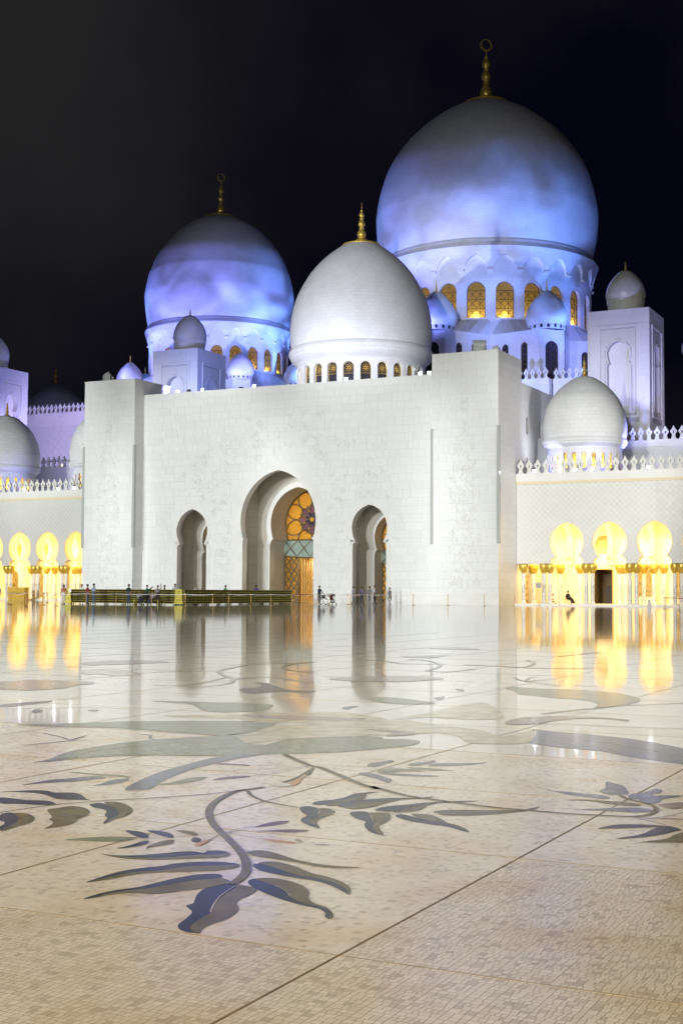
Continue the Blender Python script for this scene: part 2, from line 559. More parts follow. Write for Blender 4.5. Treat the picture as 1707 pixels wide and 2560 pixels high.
def clad(parent, faces, course, m, widths=(0.6, 0.9, 1.2, 1.5, 1.9), t=0.02, limit=300, seed=1, name='marble_panel', view=lambda f: 1.0):
    """stone courses on wall faces. face: (origin, rotz, x0, x1, z0, z1, arches, blocks)
       every panel is a child of parent; past the limit the smallest are joined"""
    rnd = random.Random(seed)
    items = []
    for fi, (org, rz, x0, x1, z0, z1, arches, blocks) in enumerate(faces):
        n = max(1, round((z1 - z0) / course))
        h = (z1 - z0) / n
        M = Matrix.Translation(org) @ Matrix.Rotation(rz, 4, 'Z')
        for i in range(n):
            za, zb = z0 + i * h, z0 + (i + 1) * h
            cuts = [x0]
            x = x0 - rnd.random() * 1.2
            while x < x1:
                x += rnd.choice(widths)
                if x0 + 0.25 < x < x1 - 0.25:
                    cuts.append(x)
            cuts.append(x1)
            ex = set()
            for a in arches:
                if a.hw(za) > 0 or a.z0 <= zb <= a.za + h or za < a.za < zb:
                    ex.add(a.c)
            for bx0, bx1, bz0, bz1 in blocks:
                if zb > bz0 + 0.01 and za < bz1 - 0.01:
                    ex |= {bx0, bx1}
            for e in ex:
                if x0 < e < x1:
                    cuts = [c for c in cuts if abs(c - e) > 0.2 or c in (x0, x1)] + [e]
            cuts = sorted(set(cuts))
            for xa, xb in zip(cuts, cuts[1:]):
                skip = False
                for bx0, bx1, bz0, bz1 in blocks:
                    if (xa + xb) / 2 > bx0 and (xa + xb) / 2 < bx1 and zb > bz0 + 0.01 and za < bz1 - 0.01:
                        skip = True
                if skip:
                    continue
                rows = []
                clip = False
                for j in range(9):
                    z = za + h * j / 8
                    l, r = xa, xb
                    for a in arches:
                        w = a.hw(min(max(z, za + 1e-5), zb - 1e-5))
                        if w <= 0:
                            continue
                        if (xa + xb) / 2 > a.c:
                            if a.c + w > l: l = a.c + w; clip = True
                        else:
                            if a.c - w < r: r = a.c - w; clip = True
                    rows.append((z, l, r))
                if not clip:
                    items.append((((xb - xa) * h) * view(fi), M, xa, za, xb - xa, h, None))
                else:
                    good = [q for q in rows if q[2] - q[1] > 0.03]
                    if len(good) < 2:
                        continue
                    g = 0.006
                    poly = [(l + g, z) for z, l, r in good]
                    poly = [(r - g, z) for z, l, r in good][::-1] + poly
                    poly = poly[::-1]
                    A = sum((q[2] - q[1]) for q in good) / 9 * h
                    items.append((A * view(fi), M, xa, za, 0, 0, poly))
    items.sort(key=lambda q: -q[0])
    rest = MB()
    for i, (A, M, xa, za, w, h, poly) in enumerate(items):
        pr = t + rnd.choice((0, 0, 0.002, 0.004))
        if i < limit:
            if poly is None:
                me = panel_mesh(w, h, t, m)
                o = obj(name, me, None, parent)
                o.matrix_basis = M @ Matrix.Translation((xa, -(pr - t), za))
            else:
                mb = MB()
                mb.prism(poly, -pr, 0)
                o = obj(name, mb, m, parent)
                o.matrix_basis = M
        else:
            if poly is None:
                rest.box(xa + .006, -pr, za + .006, xa + w - .006, 0, za + h - .006, M)
            else:
                rest.prism(poly, -pr, 0, M)
    if rest.f:
        obj(name + '_courses', rest, m, parent, kind='stuff')
    return len(items)

# ------------------------------------------------------------------ courtyard floor
def floor_mat():
    m = bpy.data.materials.new('polished_marble_mosaic')
    m.use_nodes = True
    t = m.node_tree
    b = t.nodes['Principled BSDF']
    c = t.nodes.new('ShaderNodeTexCoord')
    k = t.nodes.new('ShaderNodeTexBrick')
    k.inputs['Scale'].default_value = 1.0
    k.inputs['Brick Width'].default_value = 0.042
    k.inputs['Row Height'].default_value = 0.03
    k.inputs['Mortar Size'].default_value = 0.0012
    k.inputs['Color1'].default_value = (0.76, 0.735, 0.67, 1)
    k.inputs['Color2'].default_value = (0.70, 0.67, 0.60, 1)
    k.inputs['Mortar'].default_value = (0.62, 0.58, 0.50, 1)
    n = t.nodes.new('ShaderNodeTexNoise')
    n.inputs['Scale'].default_value = 1.3
    n.inputs['Detail'].default_value = 6
    r = t.nodes.new('ShaderNodeMapRange')
    r.inputs['From Min'].default_value = 0.3
    r.inputs['From Max'].default_value = 0.7
    r.inputs['To Min'].default_value = 0.90
    r.inputs['To Max'].default_value = 1.05
    h = t.nodes.new('ShaderNodeHueSaturation')
    t.links.new(c.outputs['Object'], k.inputs['Vector'])
    t.links.new(c.outputs['Object'], n.inputs['Vector'])
    t.links.new(n.outputs['Fac'], r.inputs['Value'])
    t.links.new(r.outputs['Result'], h.inputs['Value'])
    t.links.new(k.outputs['Color'], h.inputs['Color'])
    t.links.new(h.outputs['Color'], b.inputs['Base Color'])
    b.inputs['Specular IOR Level'].default_value = 0.34
    polish(t, b, c)
    return m

def polish(t, b, c, rmin=0.03, rmax=0.075):
    n2 = t.nodes.new('ShaderNodeTexNoise')
    n2.inputs['Scale'].default_value = 0.8
    n2.inputs['Detail'].default_value = 4
    r2 = t.nodes.new('ShaderNodeMapRange')
    r2.inputs['To Min'].default_value = rmin
    r2.inputs['To Max'].default_value = rmax
    t.links.new(c.outputs['Object'], n2.inputs['Vector'])
    t.links.new(n2.outputs['Fac'], r2.inputs['Value'])
    t.links.new(r2.outputs['Result'], b.inputs['Roughness'])
    n3 = t.nodes.new('ShaderNodeTexNoise')
    n3.inputs['Scale'].default_value = 1.1
    n3.inputs['Detail'].default_value = 3
    n3.inputs['Roughness'].default_value = 0.6
    bp = t.nodes.new('ShaderNodeBump')
    bp.inputs['Strength'].default_value = 1.0
    bp.inputs['Distance'].default_value = 0.0011
    t.links.new(c.outputs['Object'], n3.inputs['Vector'])
    t.links.new(n3.outputs['Fac'], bp.inputs['Height'])
    t.links.new(bp.outputs['Normal'], b.inputs['Normal'])

def tessera_mat(name, attr):
    m = bpy.data.materials.new(name)
    m.use_nodes = True
    t = m.node_tree
    b = t.nodes['Principled BSDF']
    c = t.nodes.new('ShaderNodeTexCoord')
    g = t.nodes.new('ShaderNodeNewGeometry')
    cr = t.nodes.new('ShaderNodeValToRGB')
    e = cr.color_ramp.elements
    e[0].position = 0.0; e[0].color = (0.53, 0.495, 0.43, 1)
    e[1].position = 1.0; e[1].color = (0.76, 0.72, 0.645, 1)
    for p, q in ((0.10, (0.60, 0.56, 0.49, 1)), (0.22, (0.68, 0.64, 0.565, 1)), (0.7, (0.72, 0.68, 0.605, 1))):
        x = e.new(p); x.color = q
    if attr:
        a = t.nodes.new('ShaderNodeAttribute')
        a.attribute_name = 'tone'
        src = a.outputs['Fac']
    else:
        a = t.nodes.new('ShaderNodeObjectInfo')
        src = a.outputs['Random']
    t.links.new(src, cr.inputs['Fac'])
    n = t.nodes.new('ShaderNodeTexNoise')
    n.inputs['Scale'].default_value = 1.6
    n.inputs['Detail'].default_value = 5
    rr = t.nodes.new('ShaderNodeMapRange')
    rr.inputs['From Min'].default_value = 0.32
    rr.inputs['From Max'].default_value = 0.62
    rr.inputs['To Min'].default_value = 0.80
    rr.inputs['To Max'].default_value = 1.05
    mx = t.nodes.new('ShaderNodeMix')
    mx.data_type = 'RGBA'
    mx.blend_type = 'MULTIPLY'
    mx.inputs[0].default_value = 1.0
    st = t.nodes.new('ShaderNodeValToRGB')
    st.color_ramp.elements[0].color = (0.93, 0.86, 0.74, 1)
    st.color_ramp.elements[0].position = 0.36
    st.color_ramp.elements[1].color = (1, 1, 1, 1)
    st.color_ramp.elements[1].position = 0.52
    t.links.new(g.outputs['Position'], n.inputs['Vector'])
    t.links.new(n.outputs['Fac'], st.inputs['Fac'])
    t.links.new(cr.outputs['Color'], mx.inputs[6])
    t.links.new(st.outputs['Color'], mx.inputs[7])
    t.links.new(mx.outputs[2], b.inputs['Base Color'])
    b.inputs['Specular IOR Level'].default_value = 0.32
    n2 = t.nodes.new('ShaderNodeTexNoise')
    n2.inputs['Scale'].default_value = 2.5
    r2 = t.nodes.new('ShaderNodeMapRange')
    r2.inputs['To Min'].default_value = 0.09
    r2.inputs['To Max'].default_value = 0.24
    t.links.new(g.outputs['Position'], n2.inputs['Vector'])
    t.links.new(n2.outputs['Fac'], r2.inputs['Value'])
    t.links.new(r2.outputs['Result'], b.inputs['Roughness'])
    return m

FLOORM = floor_mat()
GROUT = mat('grout', (0.24, 0.19, 0.125), 0.85)
ground = obj('ground', MB().add([(-900, -300, -0.02), (900, -300, -0.02), (900, 1500, -0.02), (-900, 1500, -0.02)], [(0, 1, 2, 3)]), mat('earth', (0.25, 0.22, 0.18), 0.9), kind='structure')

GX, GY, GP = -2.24, 4.48, 2.03            # slab grid of the courtyard
def frus(x, y, mg):
    d = Vector((x, y, 0)) - CAM
    z = d.dot(_F)
    if z < 2:
        return False
    px = 853.5 + FPX * d.dot(_R2) / z
    py = 1280 - FPX * d.dot(_U2) / z
    k = mg * FPX / z
    return -k < px < 1707 + k and py < 2560 + k * 0.35

far = MB()
X0, X1, Y0, Y1 = GX - 4 * GP, GX + 2 * GP, GY - GP, GY + 3 * GP
NS = 4
S = GP / NS
near = []
for i in range(6 * NS):
    for j in range(4 * NS):
        x, y = X0 + i * S, Y0 + j * S
        if any(frus(x + a * S, y + b * S, 0.45) for a in (0, 1) for b in (0, 1)):
            near.append((x, y))
        else:
            far.add([(x, y, 0), (x + S, y, 0), (x + S, y + S, 0), (x, y + S, 0)], [(0, 1, 2, 3)])
for a, b, c, d in ((-260, -60, 120, Y0), (-260, Y0, X0, Y1), (X1, Y0, 120, Y1), (-260, Y1, 120, 150)):
    far.add([(a, b, 0), (c, b, 0), (c, d, 0), (a, d, 0)], [(0, 1, 2, 3)])
floor = obj('courtyard_floor', far, FLOORM, kind='structure')
for wn, gm in ((True, GROUT), (False, mat('pale_grout', (0.42, 0.37, 0.28), 0.8))):
    bed = MB()
    for x, y in near:
        ci, cj = math.floor((x + .1 - GX) / GP), math.floor((y + .1 - GY) / GP)
        if ((ci >= 0 and cj <= 0) or cj < 0) == wn:
            bed.add([(x, y, -0.00016), (x + S, y, -0.00016), (x + S, y + S, -0.00016), (x, y + S, -0.00016)], [(0, 1, 2, 3)])
    obj('grout_bed', bed, gm, floor)

# small marble tesserae, laid in courses inside each slab
rnd = random.Random(3)
nearset = {(round(x, 2), round(y, 2)) for x, y in near}
tiles = []
for ci in range(-4, 2):
    for cj in range(-1, 3):
        cx0, cy0 = GX + ci * GP, GY + cj * GP
        worn = (ci >= 0 and cj <= 0) or cj < 0      # slabs with open joints
        gap = 0.0015 if worn else 0.0007
        xs = cx0
        while xs < cx0 + GP - 0.004:
            sw = rnd.uniform(0.09, 0.24)
            if cx0 + GP - xs - sw < 0.09:
                sw = cx0 + GP - xs
            y = cy0
            while y < cy0 + GP - 0.004:
                hh = rnd.choice((0.026, 0.030, 0.034, 0.038, 0.044))
                hh = min(hh, cy0 + GP - y)
                n = max(2, round(sw / rnd.uniform(0.023, 0.036)))
                cut = sorted([0.0, 1.0] + [(q + rnd.uniform(-.25, .25)) / n for q in range(1, n)])
                for u, v in zip(cut, cut[1:]):
                    xa, xb = xs + u * sw, xs + v * sw
                    sx = X0 + math.floor(((xa + xb) / 2 - X0) / S) * S
                    sy = Y0 + math.floor((y + hh / 2 - Y0) / S) * S
                    if (round(sx, 2), round(sy, 2)) in nearset:
                        tiles.append((xa + gap, y + gap, xb - gap, y + hh - gap, worn))
                y += hh
            xs += sw
def tview(t):
    x, y = (t[0] + t[2]) / 2, (t[1] + t[3]) / 2
    if not frus(x, y, -0.12) or y > 4.45:
        return -1e9
    return (t[2] - t[0]) * (t[3] - t[1]) / (x * x + y * y) ** 1.2
order = sorted(range(len(tiles)), key=lambda i: -tview(tiles[i]))
solo = set(order[:300])
TM1 = tessera_mat('mosaic_tessera', False)
TM2 = tessera_mat('mosaic_tesserae', True)
V, FC, TN = [], [], []
for i, (xa, ya, xb, yb, worn) in enumerate(tiles):
    dz = rnd.uniform(-0.00004, 0.0)
    z = [dz + rnd.uniform(-0.00002, 0.00002) for _ in range(4)]
    if i in solo:
        mb = MB()
        mb.add([(xa, ya, -.003), (xb, ya, -.003), (xb, yb, -.003), (xa, yb, -.003), (xa, ya, z[0]), (xb, ya, z[1]), (xb, yb, z[2]), (xa, yb, z[3])],
               [(4, 5, 6, 7), (0, 1, 5, 4), (1, 2, 6, 5), (2, 3, 7, 6), (3, 0, 4, 7)])
        obj('tessera', mb, TM1, floor)
        continue
    b = len(V)
    V += [(xa, ya, -.003), (xb, ya, -.003), (xb, yb, -.003), (xa, yb, -.003), (xa, ya, z[0]), (xb, ya, z[1]), (xb, yb, z[2]), (xa, yb, z[3])]
    FC += [(b + 4, b + 5, b + 6, b + 7), (b, b + 1, b + 5, b + 4), (b + 1, b + 2, b + 6, b + 5), (b + 2, b + 3, b + 7, b + 6), (b + 3, b, b + 4, b + 7)]
    TN += [rnd.random()] * 5
me = bpy.data.meshes.new('tesserae')
me.from_pydata(V, [], FC)
at = me.attributes.new('tone', 'FLOAT', 'FACE')
at.data.foreach_set('value', TN)
me.materials.append(TM2)
obj('tesserae', me, None, floor, kind='stuff')

# brass strips between the slabs
BRASS = mat('brass_strip', (0.22, 0.165, 0.09), 0.6, metal=0.0, noise=0.35, nscale=6)
for i in range(-12, 3):
    x = GX + i * GP
    obj('joint_strip', MB().box(x - .0055, 2.0, -.004, x + .0055, 40, .0012), BRASS, floor)
for j in range(-1, 13):
    y = GY + j * GP
    obj('joint_strip', MB().box(-26, y - .003, -.004, 2.5, y + .003, .0016), BRASS, floor)

# flower inlays
INL = {
    'dk': ((0.042, 0.048, 0.056), 0.2), 'ol': ((0.165, 0.145, 0.075), 0.22), 'gr': ((0.245, 0.26, 0.165), 0.14),
    'sl': ((0.165, 0.175, 0.185), 0.13), 'pk': ((0.13, 0.07, 0.075), 0.15), 'cr': ((0.52, 0.475, 0.34), 0.12),
    'rs': ((0.34, 0.27, 0.225), 0.13), 'pe': ((0.50, 0.29, 0.15), 0.15), 'wh': ((0.70, 0.68, 0.62), 0.12)}
INM = {k: mat('inlay_stone_' + k, c, r, spec=0.10, noise=0.30, nscale=5) for k, (c, r) in INL.items()}
def smooth_closed(P, n=3):
    out = []
    m = len(P)
    for i in range(m):
        p0, p1, p2, p3 = (Vector(P[(i + k) % m]) for k in (-1, 0, 1, 2))
        for j in range(n):
            t = j / n
            q = 0.5 * ((2 * p1) + (p2 - p0) * t + (2 * p0 - 5 * p1 + 4 * p2 - p3) * t * t + (3 * p1 - p0 - 3 * p2 + p3) * t ** 3)
            out.append((q.x, q.y))
    return out
def smooth_open(P, n=5):
    P = [P[0]] + list(P) + [P[-1]]
    out = []
    for i in range(1, len(P) - 2):
        p0, p1, p2, p3 = (Vector(P[i + k]) for k in (-1, 0, 1, 2))
        for j in range(n):
            t = j / n
            q = 0.5 * ((2 * p1) + (p2 - p0) * t + (2 * p0 - 5 * p1 + 4 * p2 - p3) * t * t + (3 * p1 - p0 - 3 * p2 + p3) * t ** 3)
            out.append(q)
    out.append(Vector(P[-1]))
    return out
LEAVES=[
('dk',[(-3.177,5.317),(-3.233,5.315),(-3.263,5.263),(-3.27,5.191),(-3.239,5.078),(-3.19,4.978),(-3.158,4.914),(-3.163,4.871),(-3.129,4.831),(-3.083,4.79),(-3.057,4.736),(-3.034,4.656),(-3.018,4.593),(-2.987,4.54),(-2.942,4.502),(-2.893,4.497),(-2.86,4.498),(-2.908,4.52),(-2.951,4.576),(-2.974,4.652),(-2.99,4.734),(-3.0,4.803),(-3.064,4.924),(-3.106,5.043),(-3.135,5.154),(-3.148,5.243)]),
('ol',[(-3.177,5.317),(-3.148,5.243),(-3.135,5.154),(-3.106,5.043),(-3.064,4.924),(-3.0,4.803),(-2.99,4.734),(-2.974,4.652),(-2.951,4.576),(-2.908,4.52),(-2.86,4.498),(-2.892,4.573),(-2.899,4.649),(-2.887,4.734),(-2.902,4.836),(-2.94,4.931),(-2.994,5.001),(-3.018,5.069),(-3.022,5.15),(-3.034,5.23),(-3.059,5.282),(-3.108,5.313),(-3.15,5.314)]),
('dk',[(-3.163,5.385),(-3.178,5.432),(-3.165,5.463),(-3.098,5.419),(-3.011,5.374),(-2.925,5.309),(-2.851,5.22),(-2.774,5.158),(-2.704,5.134),(-2.636,5.111),(-2.568,5.051),(-2.517,4.948),(-2.548,4.968),(-2.578,5.027),(-2.639,5.082),(-2.703,5.096),(-2.795,5.127),(-2.915,5.186),(-3.042,5.269),(-3.118,5.33)]),
('ol',[(-3.165,5.463),(-3.127,5.507),(-3.057,5.511),(-2.966,5.476),(-2.885,5.419),(-2.811,5.327),(-2.76,5.219),(-2.685,5.152),(-2.621,5.119),(-2.561,5.055),(-2.52,4.983),(-2.517,4.948),(-2.568,5.051),(-2.636,5.111),(-2.704,5.134),(-2.774,5.158),(-2.851,5.22),(-2.925,5.309),(-3.011,5.374),(-3.098,5.419)]),
('dk',[(-3.329,5.712),(-3.329,5.764),(-3.251,5.743),(-3.143,5.684),(-3.037,5.627),(-2.937,5.613),(-2.821,5.567),(-2.725,5.495),(-2.641,5.383),(-2.686,5.415),(-2.785,5.495),(-2.894,5.551),(-3.003,5.563),(-3.133,5.59),(-3.241,5.631)]),
('ol',[(-3.329,5.764),(-3.327,5.818),(-3.276,5.846),(-3.183,5.816),(-3.09,5.763),(-2.989,5.692),(-2.888,5.658),(-2.785,5.595),(-2.693,5.499),(-2.638,5.384),(-2.641,5.383),(-2.725,5.495),(-2.821,5.567),(-2.937,5.613),(-3.037,5.627),(-3.143,5.684),(-3.251,5.743)]),
('ol',[(-3.523,5.979),(-3.509,6.044),(-3.444,6.062),(-3.333,6.007),(-3.206,5.937),(-3.076,5.9),(-2.948,5.9),(-2.836,5.929),(-2.926,5.856),(-3.047,5.842),(-3.172,5.875),(-3.269,5.892),(-3.353,5.902),(-3.442,5.921)]),
('dk',[(-4.161,5.602),(-4.055,5.609),(-3.957,5.672),(-3.882,5.769),(-3.805,5.868),(-3.731,5.919),(-3.672,5.957),(-3.614,5.942),(-3.616,5.867),(-3.698,5.812),(-3.791,5.706),(-3.886,5.638),(-4.017,5.59)]),
('ol',[(-4.161,5.602),(-4.017,5.59),(-3.886,5.638),(-3.791,5.706),(-3.698,5.812),(-3.616,5.867),(-3.614,5.942),(-3.574,5.906),(-3.556,5.843),(-3.601,5.769),(-3.711,5.689),(-3.819,5.609),(-3.949,5.561),(-4.057,5.563)]),
('dk',[(-3.814,5.024),(-3.826,5.172),(-3.815,5.31),(-3.763,5.428),(-3.718,5.494),(-3.687,5.583),(-3.623,5.66),(-3.539,5.705),(-3.459,5.721),(-3.413,5.709),(-3.444,5.661),(-3.54,5.599),(-3.614,5.508),(-3.659,5.408),(-3.728,5.346),(-3.771,5.25),(-3.793,5.128)]),
('ol',[(-3.814,5.024),(-3.793,5.128),(-3.771,5.25),(-3.728,5.346),(-3.659,5.408),(-3.614,5.508),(-3.54,5.599),(-3.444,5.661),(-3.413,5.709),(-3.381,5.674),(-3.379,5.608),(-3.414,5.539),(-3.484,5.477),(-3.591,5.405),(-3.676,5.335),(-3.73,5.238),(-3.765,5.119)]),
('dk',[(-3.623,4.756),(-3.624,4.873),(-3.594,4.975),(-3.547,5.057),(-3.527,5.167),(-3.507,5.28),(-3.469,5.387),(-3.421,5.446),(-3.37,5.469),(-3.326,5.424),(-3.34,5.369),(-3.405,5.288),(-3.446,5.188),(-3.478,5.081),(-3.533,5.008),(-3.586,4.906),(-3.601,4.801)]),
('ol',[(-3.623,4.756),(-3.601,4.801),(-3.586,4.906),(-3.533,5.008),(-3.478,5.081),(-3.446,5.188),(-3.405,5.288),(-3.34,5.369),(-3.311,5.399),(-3.251,5.37),(-3.233,5.333),(-3.243,5.264),(-3.271,5.177),(-3.327,5.104),(-3.374,5.019),(-3.426,4.974),(-3.51,4.946),(-3.568,4.881),(-3.594,4.805)]),
('gr',[(-4.559,5.812),(-4.491,5.926),(-4.388,6.013),(-4.298,6.049),(-4.255,6.033),(-4.251,5.947),(-4.35,5.875),(-4.472,5.834)]),
('dk',[(-4.438,6.199),(-4.362,6.213),(-4.264,6.165),(-4.203,6.081),(-4.242,6.06),(-4.344,6.122)]),
('dk',[(-4.329,6.258),(-4.265,6.279),(-4.173,6.248),(-4.101,6.181),(-4.082,6.14),(-4.154,6.153),(-4.253,6.204)]),
('ol',[(-4.191,6.332),(-4.123,6.356),(-4.041,6.319),(-3.997,6.256),(-4.064,6.266)]),
('dk',[(-4.167,5.749),(-4.159,5.855),(-4.168,5.973),(-4.144,6.005),(-4.105,5.927),(-4.117,5.83)]),
('ol',[(-4.033,5.815),(-4.076,5.93),(-4.074,6.055),(-4.041,6.092),(-3.997,6.003),(-4.01,5.923),(-4.031,5.864)]),
('dk',[(-3.957,6.13),(-3.983,6.199),(-3.954,6.202),(-3.909,6.156),(-3.889,6.092),(-3.918,6.089)]),
('pe',[(-3.859,6.004),(-3.886,6.106),(-3.878,6.18),(-3.858,6.159),(-3.833,6.061),(-3.831,6.001)]),
('rs',[(-3.854,5.871),(-3.876,5.977),(-3.92,6.026),(-3.9,6.024),(-3.857,5.976),(-3.801,5.946),(-3.832,5.929)]),
('wh',[(-3.887,5.795),(-3.897,5.936),(-3.974,6.034),(-3.905,6.022),(-3.817,5.979),(-3.735,5.935),(-3.707,5.863),(-3.779,5.865)]),
('pk',[(-3.854,6.625),(-3.859,6.744),(-3.841,6.849),(-3.789,6.906),(-3.762,6.847),(-3.784,6.748),(-3.828,6.668)]),
('pk',[(-3.783,6.525),(-3.712,6.598),(-3.631,6.676),(-3.532,6.688),(-3.575,6.597),(-3.682,6.566)]),
('pe',[(-3.639,6.34),(-3.548,6.351),(-3.434,6.337),(-3.43,6.308),(-3.545,6.302)]),
('rs',[(-3.471,6.399),(-3.455,6.42),(-3.41,6.381),(-3.421,6.356)]),
('rs',[(-3.327,6.333),(-3.281,6.358),(-3.226,6.363),(-3.266,6.329)]),
('dk',[(-6.005,6.997),(-5.934,7.048),(-5.87,7.12),(-5.767,7.158),(-5.666,7.121),(-5.588,7.164),(-5.505,7.161),(-5.407,7.084),(-5.308,6.994),(-5.202,6.955),(-5.3,6.97),(-5.401,6.925),(-5.495,6.92),(-5.624,6.994),(-5.755,7.042),(-5.849,7.033)]),
('dk',[(-5.837,6.779),(-5.748,6.793),(-5.641,6.783),(-5.549,6.816),(-5.473,6.819),(-5.383,6.768),(-5.354,6.719),(-5.447,6.668),(-5.572,6.643),(-5.685,6.603)]),
('dk',[(-5.389,6.262),(-5.409,6.35),(-5.363,6.351),(-5.255,6.262),(-5.162,6.147),(-5.1,6.021),(-5.076,5.901),(-5.141,5.976),(-5.163,6.032),(-5.213,6.096),(-5.262,6.115)]),
('ol',[(-5.363,6.351),(-5.326,6.385),(-5.248,6.364),(-5.157,6.291),(-5.095,6.206),(-5.059,6.11),(-5.05,6.025),(-5.028,5.905),(-5.038,5.857),(-5.076,5.901),(-5.1,6.021),(-5.162,6.147),(-5.255,6.262)]),
('ol',[(-5.268,6.554),(-5.253,6.641),(-5.238,6.717),(-5.176,6.735),(-5.094,6.701),(-4.989,6.604),(-4.924,6.49),(-4.903,6.381),(-4.845,6.272),(-4.826,6.191),(-4.837,6.118),(-4.868,6.027),(-4.905,6.126),(-4.955,6.213),(-5.045,6.29),(-5.078,6.358),(-5.177,6.452)]),
('dk',[(-5.16,6.824),(-5.162,6.878),(-5.128,6.907),(-5.039,6.864),(-4.95,6.806),(-4.836,6.687),(-4.752,6.559),(-4.727,6.453),(-4.665,6.324),(-4.701,6.35),(-4.766,6.479),(-4.838,6.547),(-4.914,6.67),(-4.995,6.729),(-5.062,6.745)]),
('ol',[(-5.132,6.938),(-5.116,6.98),(-5.063,6.987),(-4.98,6.95),(-4.864,6.852),(-4.791,6.763),(-4.733,6.643),(-4.709,6.549),(-4.708,6.463),(-4.672,6.343),(-4.727,6.453),(-4.752,6.559),(-4.836,6.687),(-4.95,6.806),(-5.039,6.864)]),
('gr',[(-6.211,7.936),(-6.129,7.982),(-6.003,7.977),(-5.867,8.0),(-5.767,8.012),(-5.65,7.954),(-5.767,7.939),(-5.898,7.925),(-6.03,7.925)]),
('sl',[(-6.077,7.274),(-6.076,7.407),(-6.067,7.582),(-6.0,7.689),(-5.952,7.823),(-5.883,7.875),(-5.791,7.854),(-5.823,7.738),(-5.853,7.611),(-5.947,7.512),(-6.02,7.404)]),
('sl',[(-5.639,7.482),(-5.64,7.58),(-5.685,7.724),(-5.679,7.832),(-5.629,7.894),(-5.569,7.767),(-5.559,7.625),(-5.591,7.541)]),
('sl',[(-5.354,7.462),(-5.511,7.871),(-5.621,8.261),(-5.668,8.575),(-5.708,8.914),(-5.728,9.288),(-5.654,9.502),(-5.523,9.552),(-5.533,9.251),(-5.533,8.906),(-5.513,8.611),(-5.436,8.224),(-5.336,7.881),(-5.216,7.577),(-5.253,7.47)]),
('gr',[(-5.299,7.734),(-5.259,7.881),(-5.269,8.091),(-5.225,8.204),(-5.174,8.215),(-5.142,8.074),(-5.155,7.896),(-5.224,7.791)]),
('gr',[(-6.794,8.246),(-6.798,8.436),(-6.917,8.738),(-7.002,9.046),(-7.001,9.295),(-6.987,9.602),(-6.905,9.947),(-6.77,10.236),(-6.61,10.501),(-6.422,10.652),(-6.021,10.205),(-5.804,10.15),(-5.84,10.583),(-5.7,10.91),(-5.404,11.157),(-5.192,11.238),(-5.104,11.094),(-4.975,11.167),(-4.805,11.149),(-4.709,11.018),(-4.68,10.836),(-4.723,10.603),(-4.975,10.078),(-5.342,9.682),(-5.738,9.367),(-5.938,9.205),(-6.177,9.117),(-6.477,8.904),(-6.636,8.613),(-6.692,8.398)]),
('gr',[(-8.801,10.485),(-8.529,10.692),(-8.342,10.941),(-8.141,11.183),(-7.774,11.467),(-7.376,11.714),(-6.936,11.894),(-6.923,11.77),(-6.638,11.814),(-6.469,11.232),(-6.403,10.85),(-6.521,10.642),(-6.425,10.877),(-6.522,10.625),(-6.861,10.63),(-7.208,10.634),(-7.597,10.685),(-7.938,10.655),(-8.195,10.508),(-8.498,10.419),(-8.742,10.415)]),
('cr',[(-6.386,10.6),(-6.448,10.927),(-6.53,11.417),(-6.427,11.771),(-6.163,12.016),(-5.877,12.086),(-5.473,11.8),(-5.31,11.679),(-5.214,11.424),(-5.344,11.25),(-5.7,10.91),(-5.872,10.565),(-5.943,10.213),(-6.109,10.246)]),
('cr',[(-7.159,12.003),(-7.28,12.726),(-6.95,13.06),(-6.56,13.28),(-5.829,12.769),(-5.877,12.086),(-6.199,11.995),(-6.599,11.955),(-6.868,11.922)]),
('rs',[(-7.426,12.449),(-7.068,12.576),(-6.518,12.707),(-6.043,12.722),(-6.225,12.415),(-6.699,12.268),(-7.142,12.268)]),
('cr',[(-5.85,12.078),(-5.784,12.669),(-5.77,13.74),(-5.76,15.31),(-5.3,14.61),(-4.92,13.82),(-4.84,13.41),(-5.08,13.2),(-5.54,13.19),(-5.643,12.876),(-5.16,12.543),(-4.625,12.284),(-4.201,11.799),(-3.93,11.758),(-3.857,11.426),(-4.038,11.234),(-4.303,11.174),(-4.565,11.593),(-4.865,11.827),(-4.999,11.648),(-5.262,11.812),(-5.456,11.81)]),
('rs',[(-5.619,11.782),(-5.4,11.734),(-5.28,11.803),(-5.043,11.726),(-5.012,11.579),(-5.095,11.391),(-5.195,11.335),(-5.263,11.601)]),
('gr',[(-7.2,15.16),(-7.05,15.44),(-6.53,15.2),(-6.16,14.91),(-6.4,14.6),(-6.77,14.65)]),
('gr',[(-9.27,13.46),(-8.94,13.61),(-8.6,13.66),(-8.28,13.75),(-8.01,13.77),(-7.78,13.74),(-7.66,13.58),(-7.46,13.03),(-7.568,12.824),(-7.85,12.598),(-8.123,12.754),(-8.37,13.05),(-8.66,13.34),(-9.0,13.38)]),
('cr',[(-8.103,11.991),(-7.831,12.208),(-7.462,12.52),(-7.004,12.686),(-6.474,12.702),(-6.063,12.94),(-6.236,12.577),(-7.04,12.114),(-7.83,11.919)]),
('sl',[(-6.88,13.81),(-6.88,14.03),(-6.77,14.03),(-6.75,13.81),(-6.7,13.63),(-6.78,13.65)]),
('sl',[(-2.501,8.949),(-2.501,9.104),(-2.578,9.387),(-2.495,9.333),(-2.403,9.222),(-2.346,9.065),(-2.296,8.94),(-2.301,8.878),(-2.361,8.828),(-2.425,8.828),(-2.471,8.875)]),
('sl',[(-2.868,8.84),(-2.766,8.785),(-2.662,8.799),(-2.538,8.766),(-2.439,8.761),(-2.352,8.676),(-2.384,8.619),(-2.5,8.635),(-2.621,8.662),(-2.736,8.741)]),
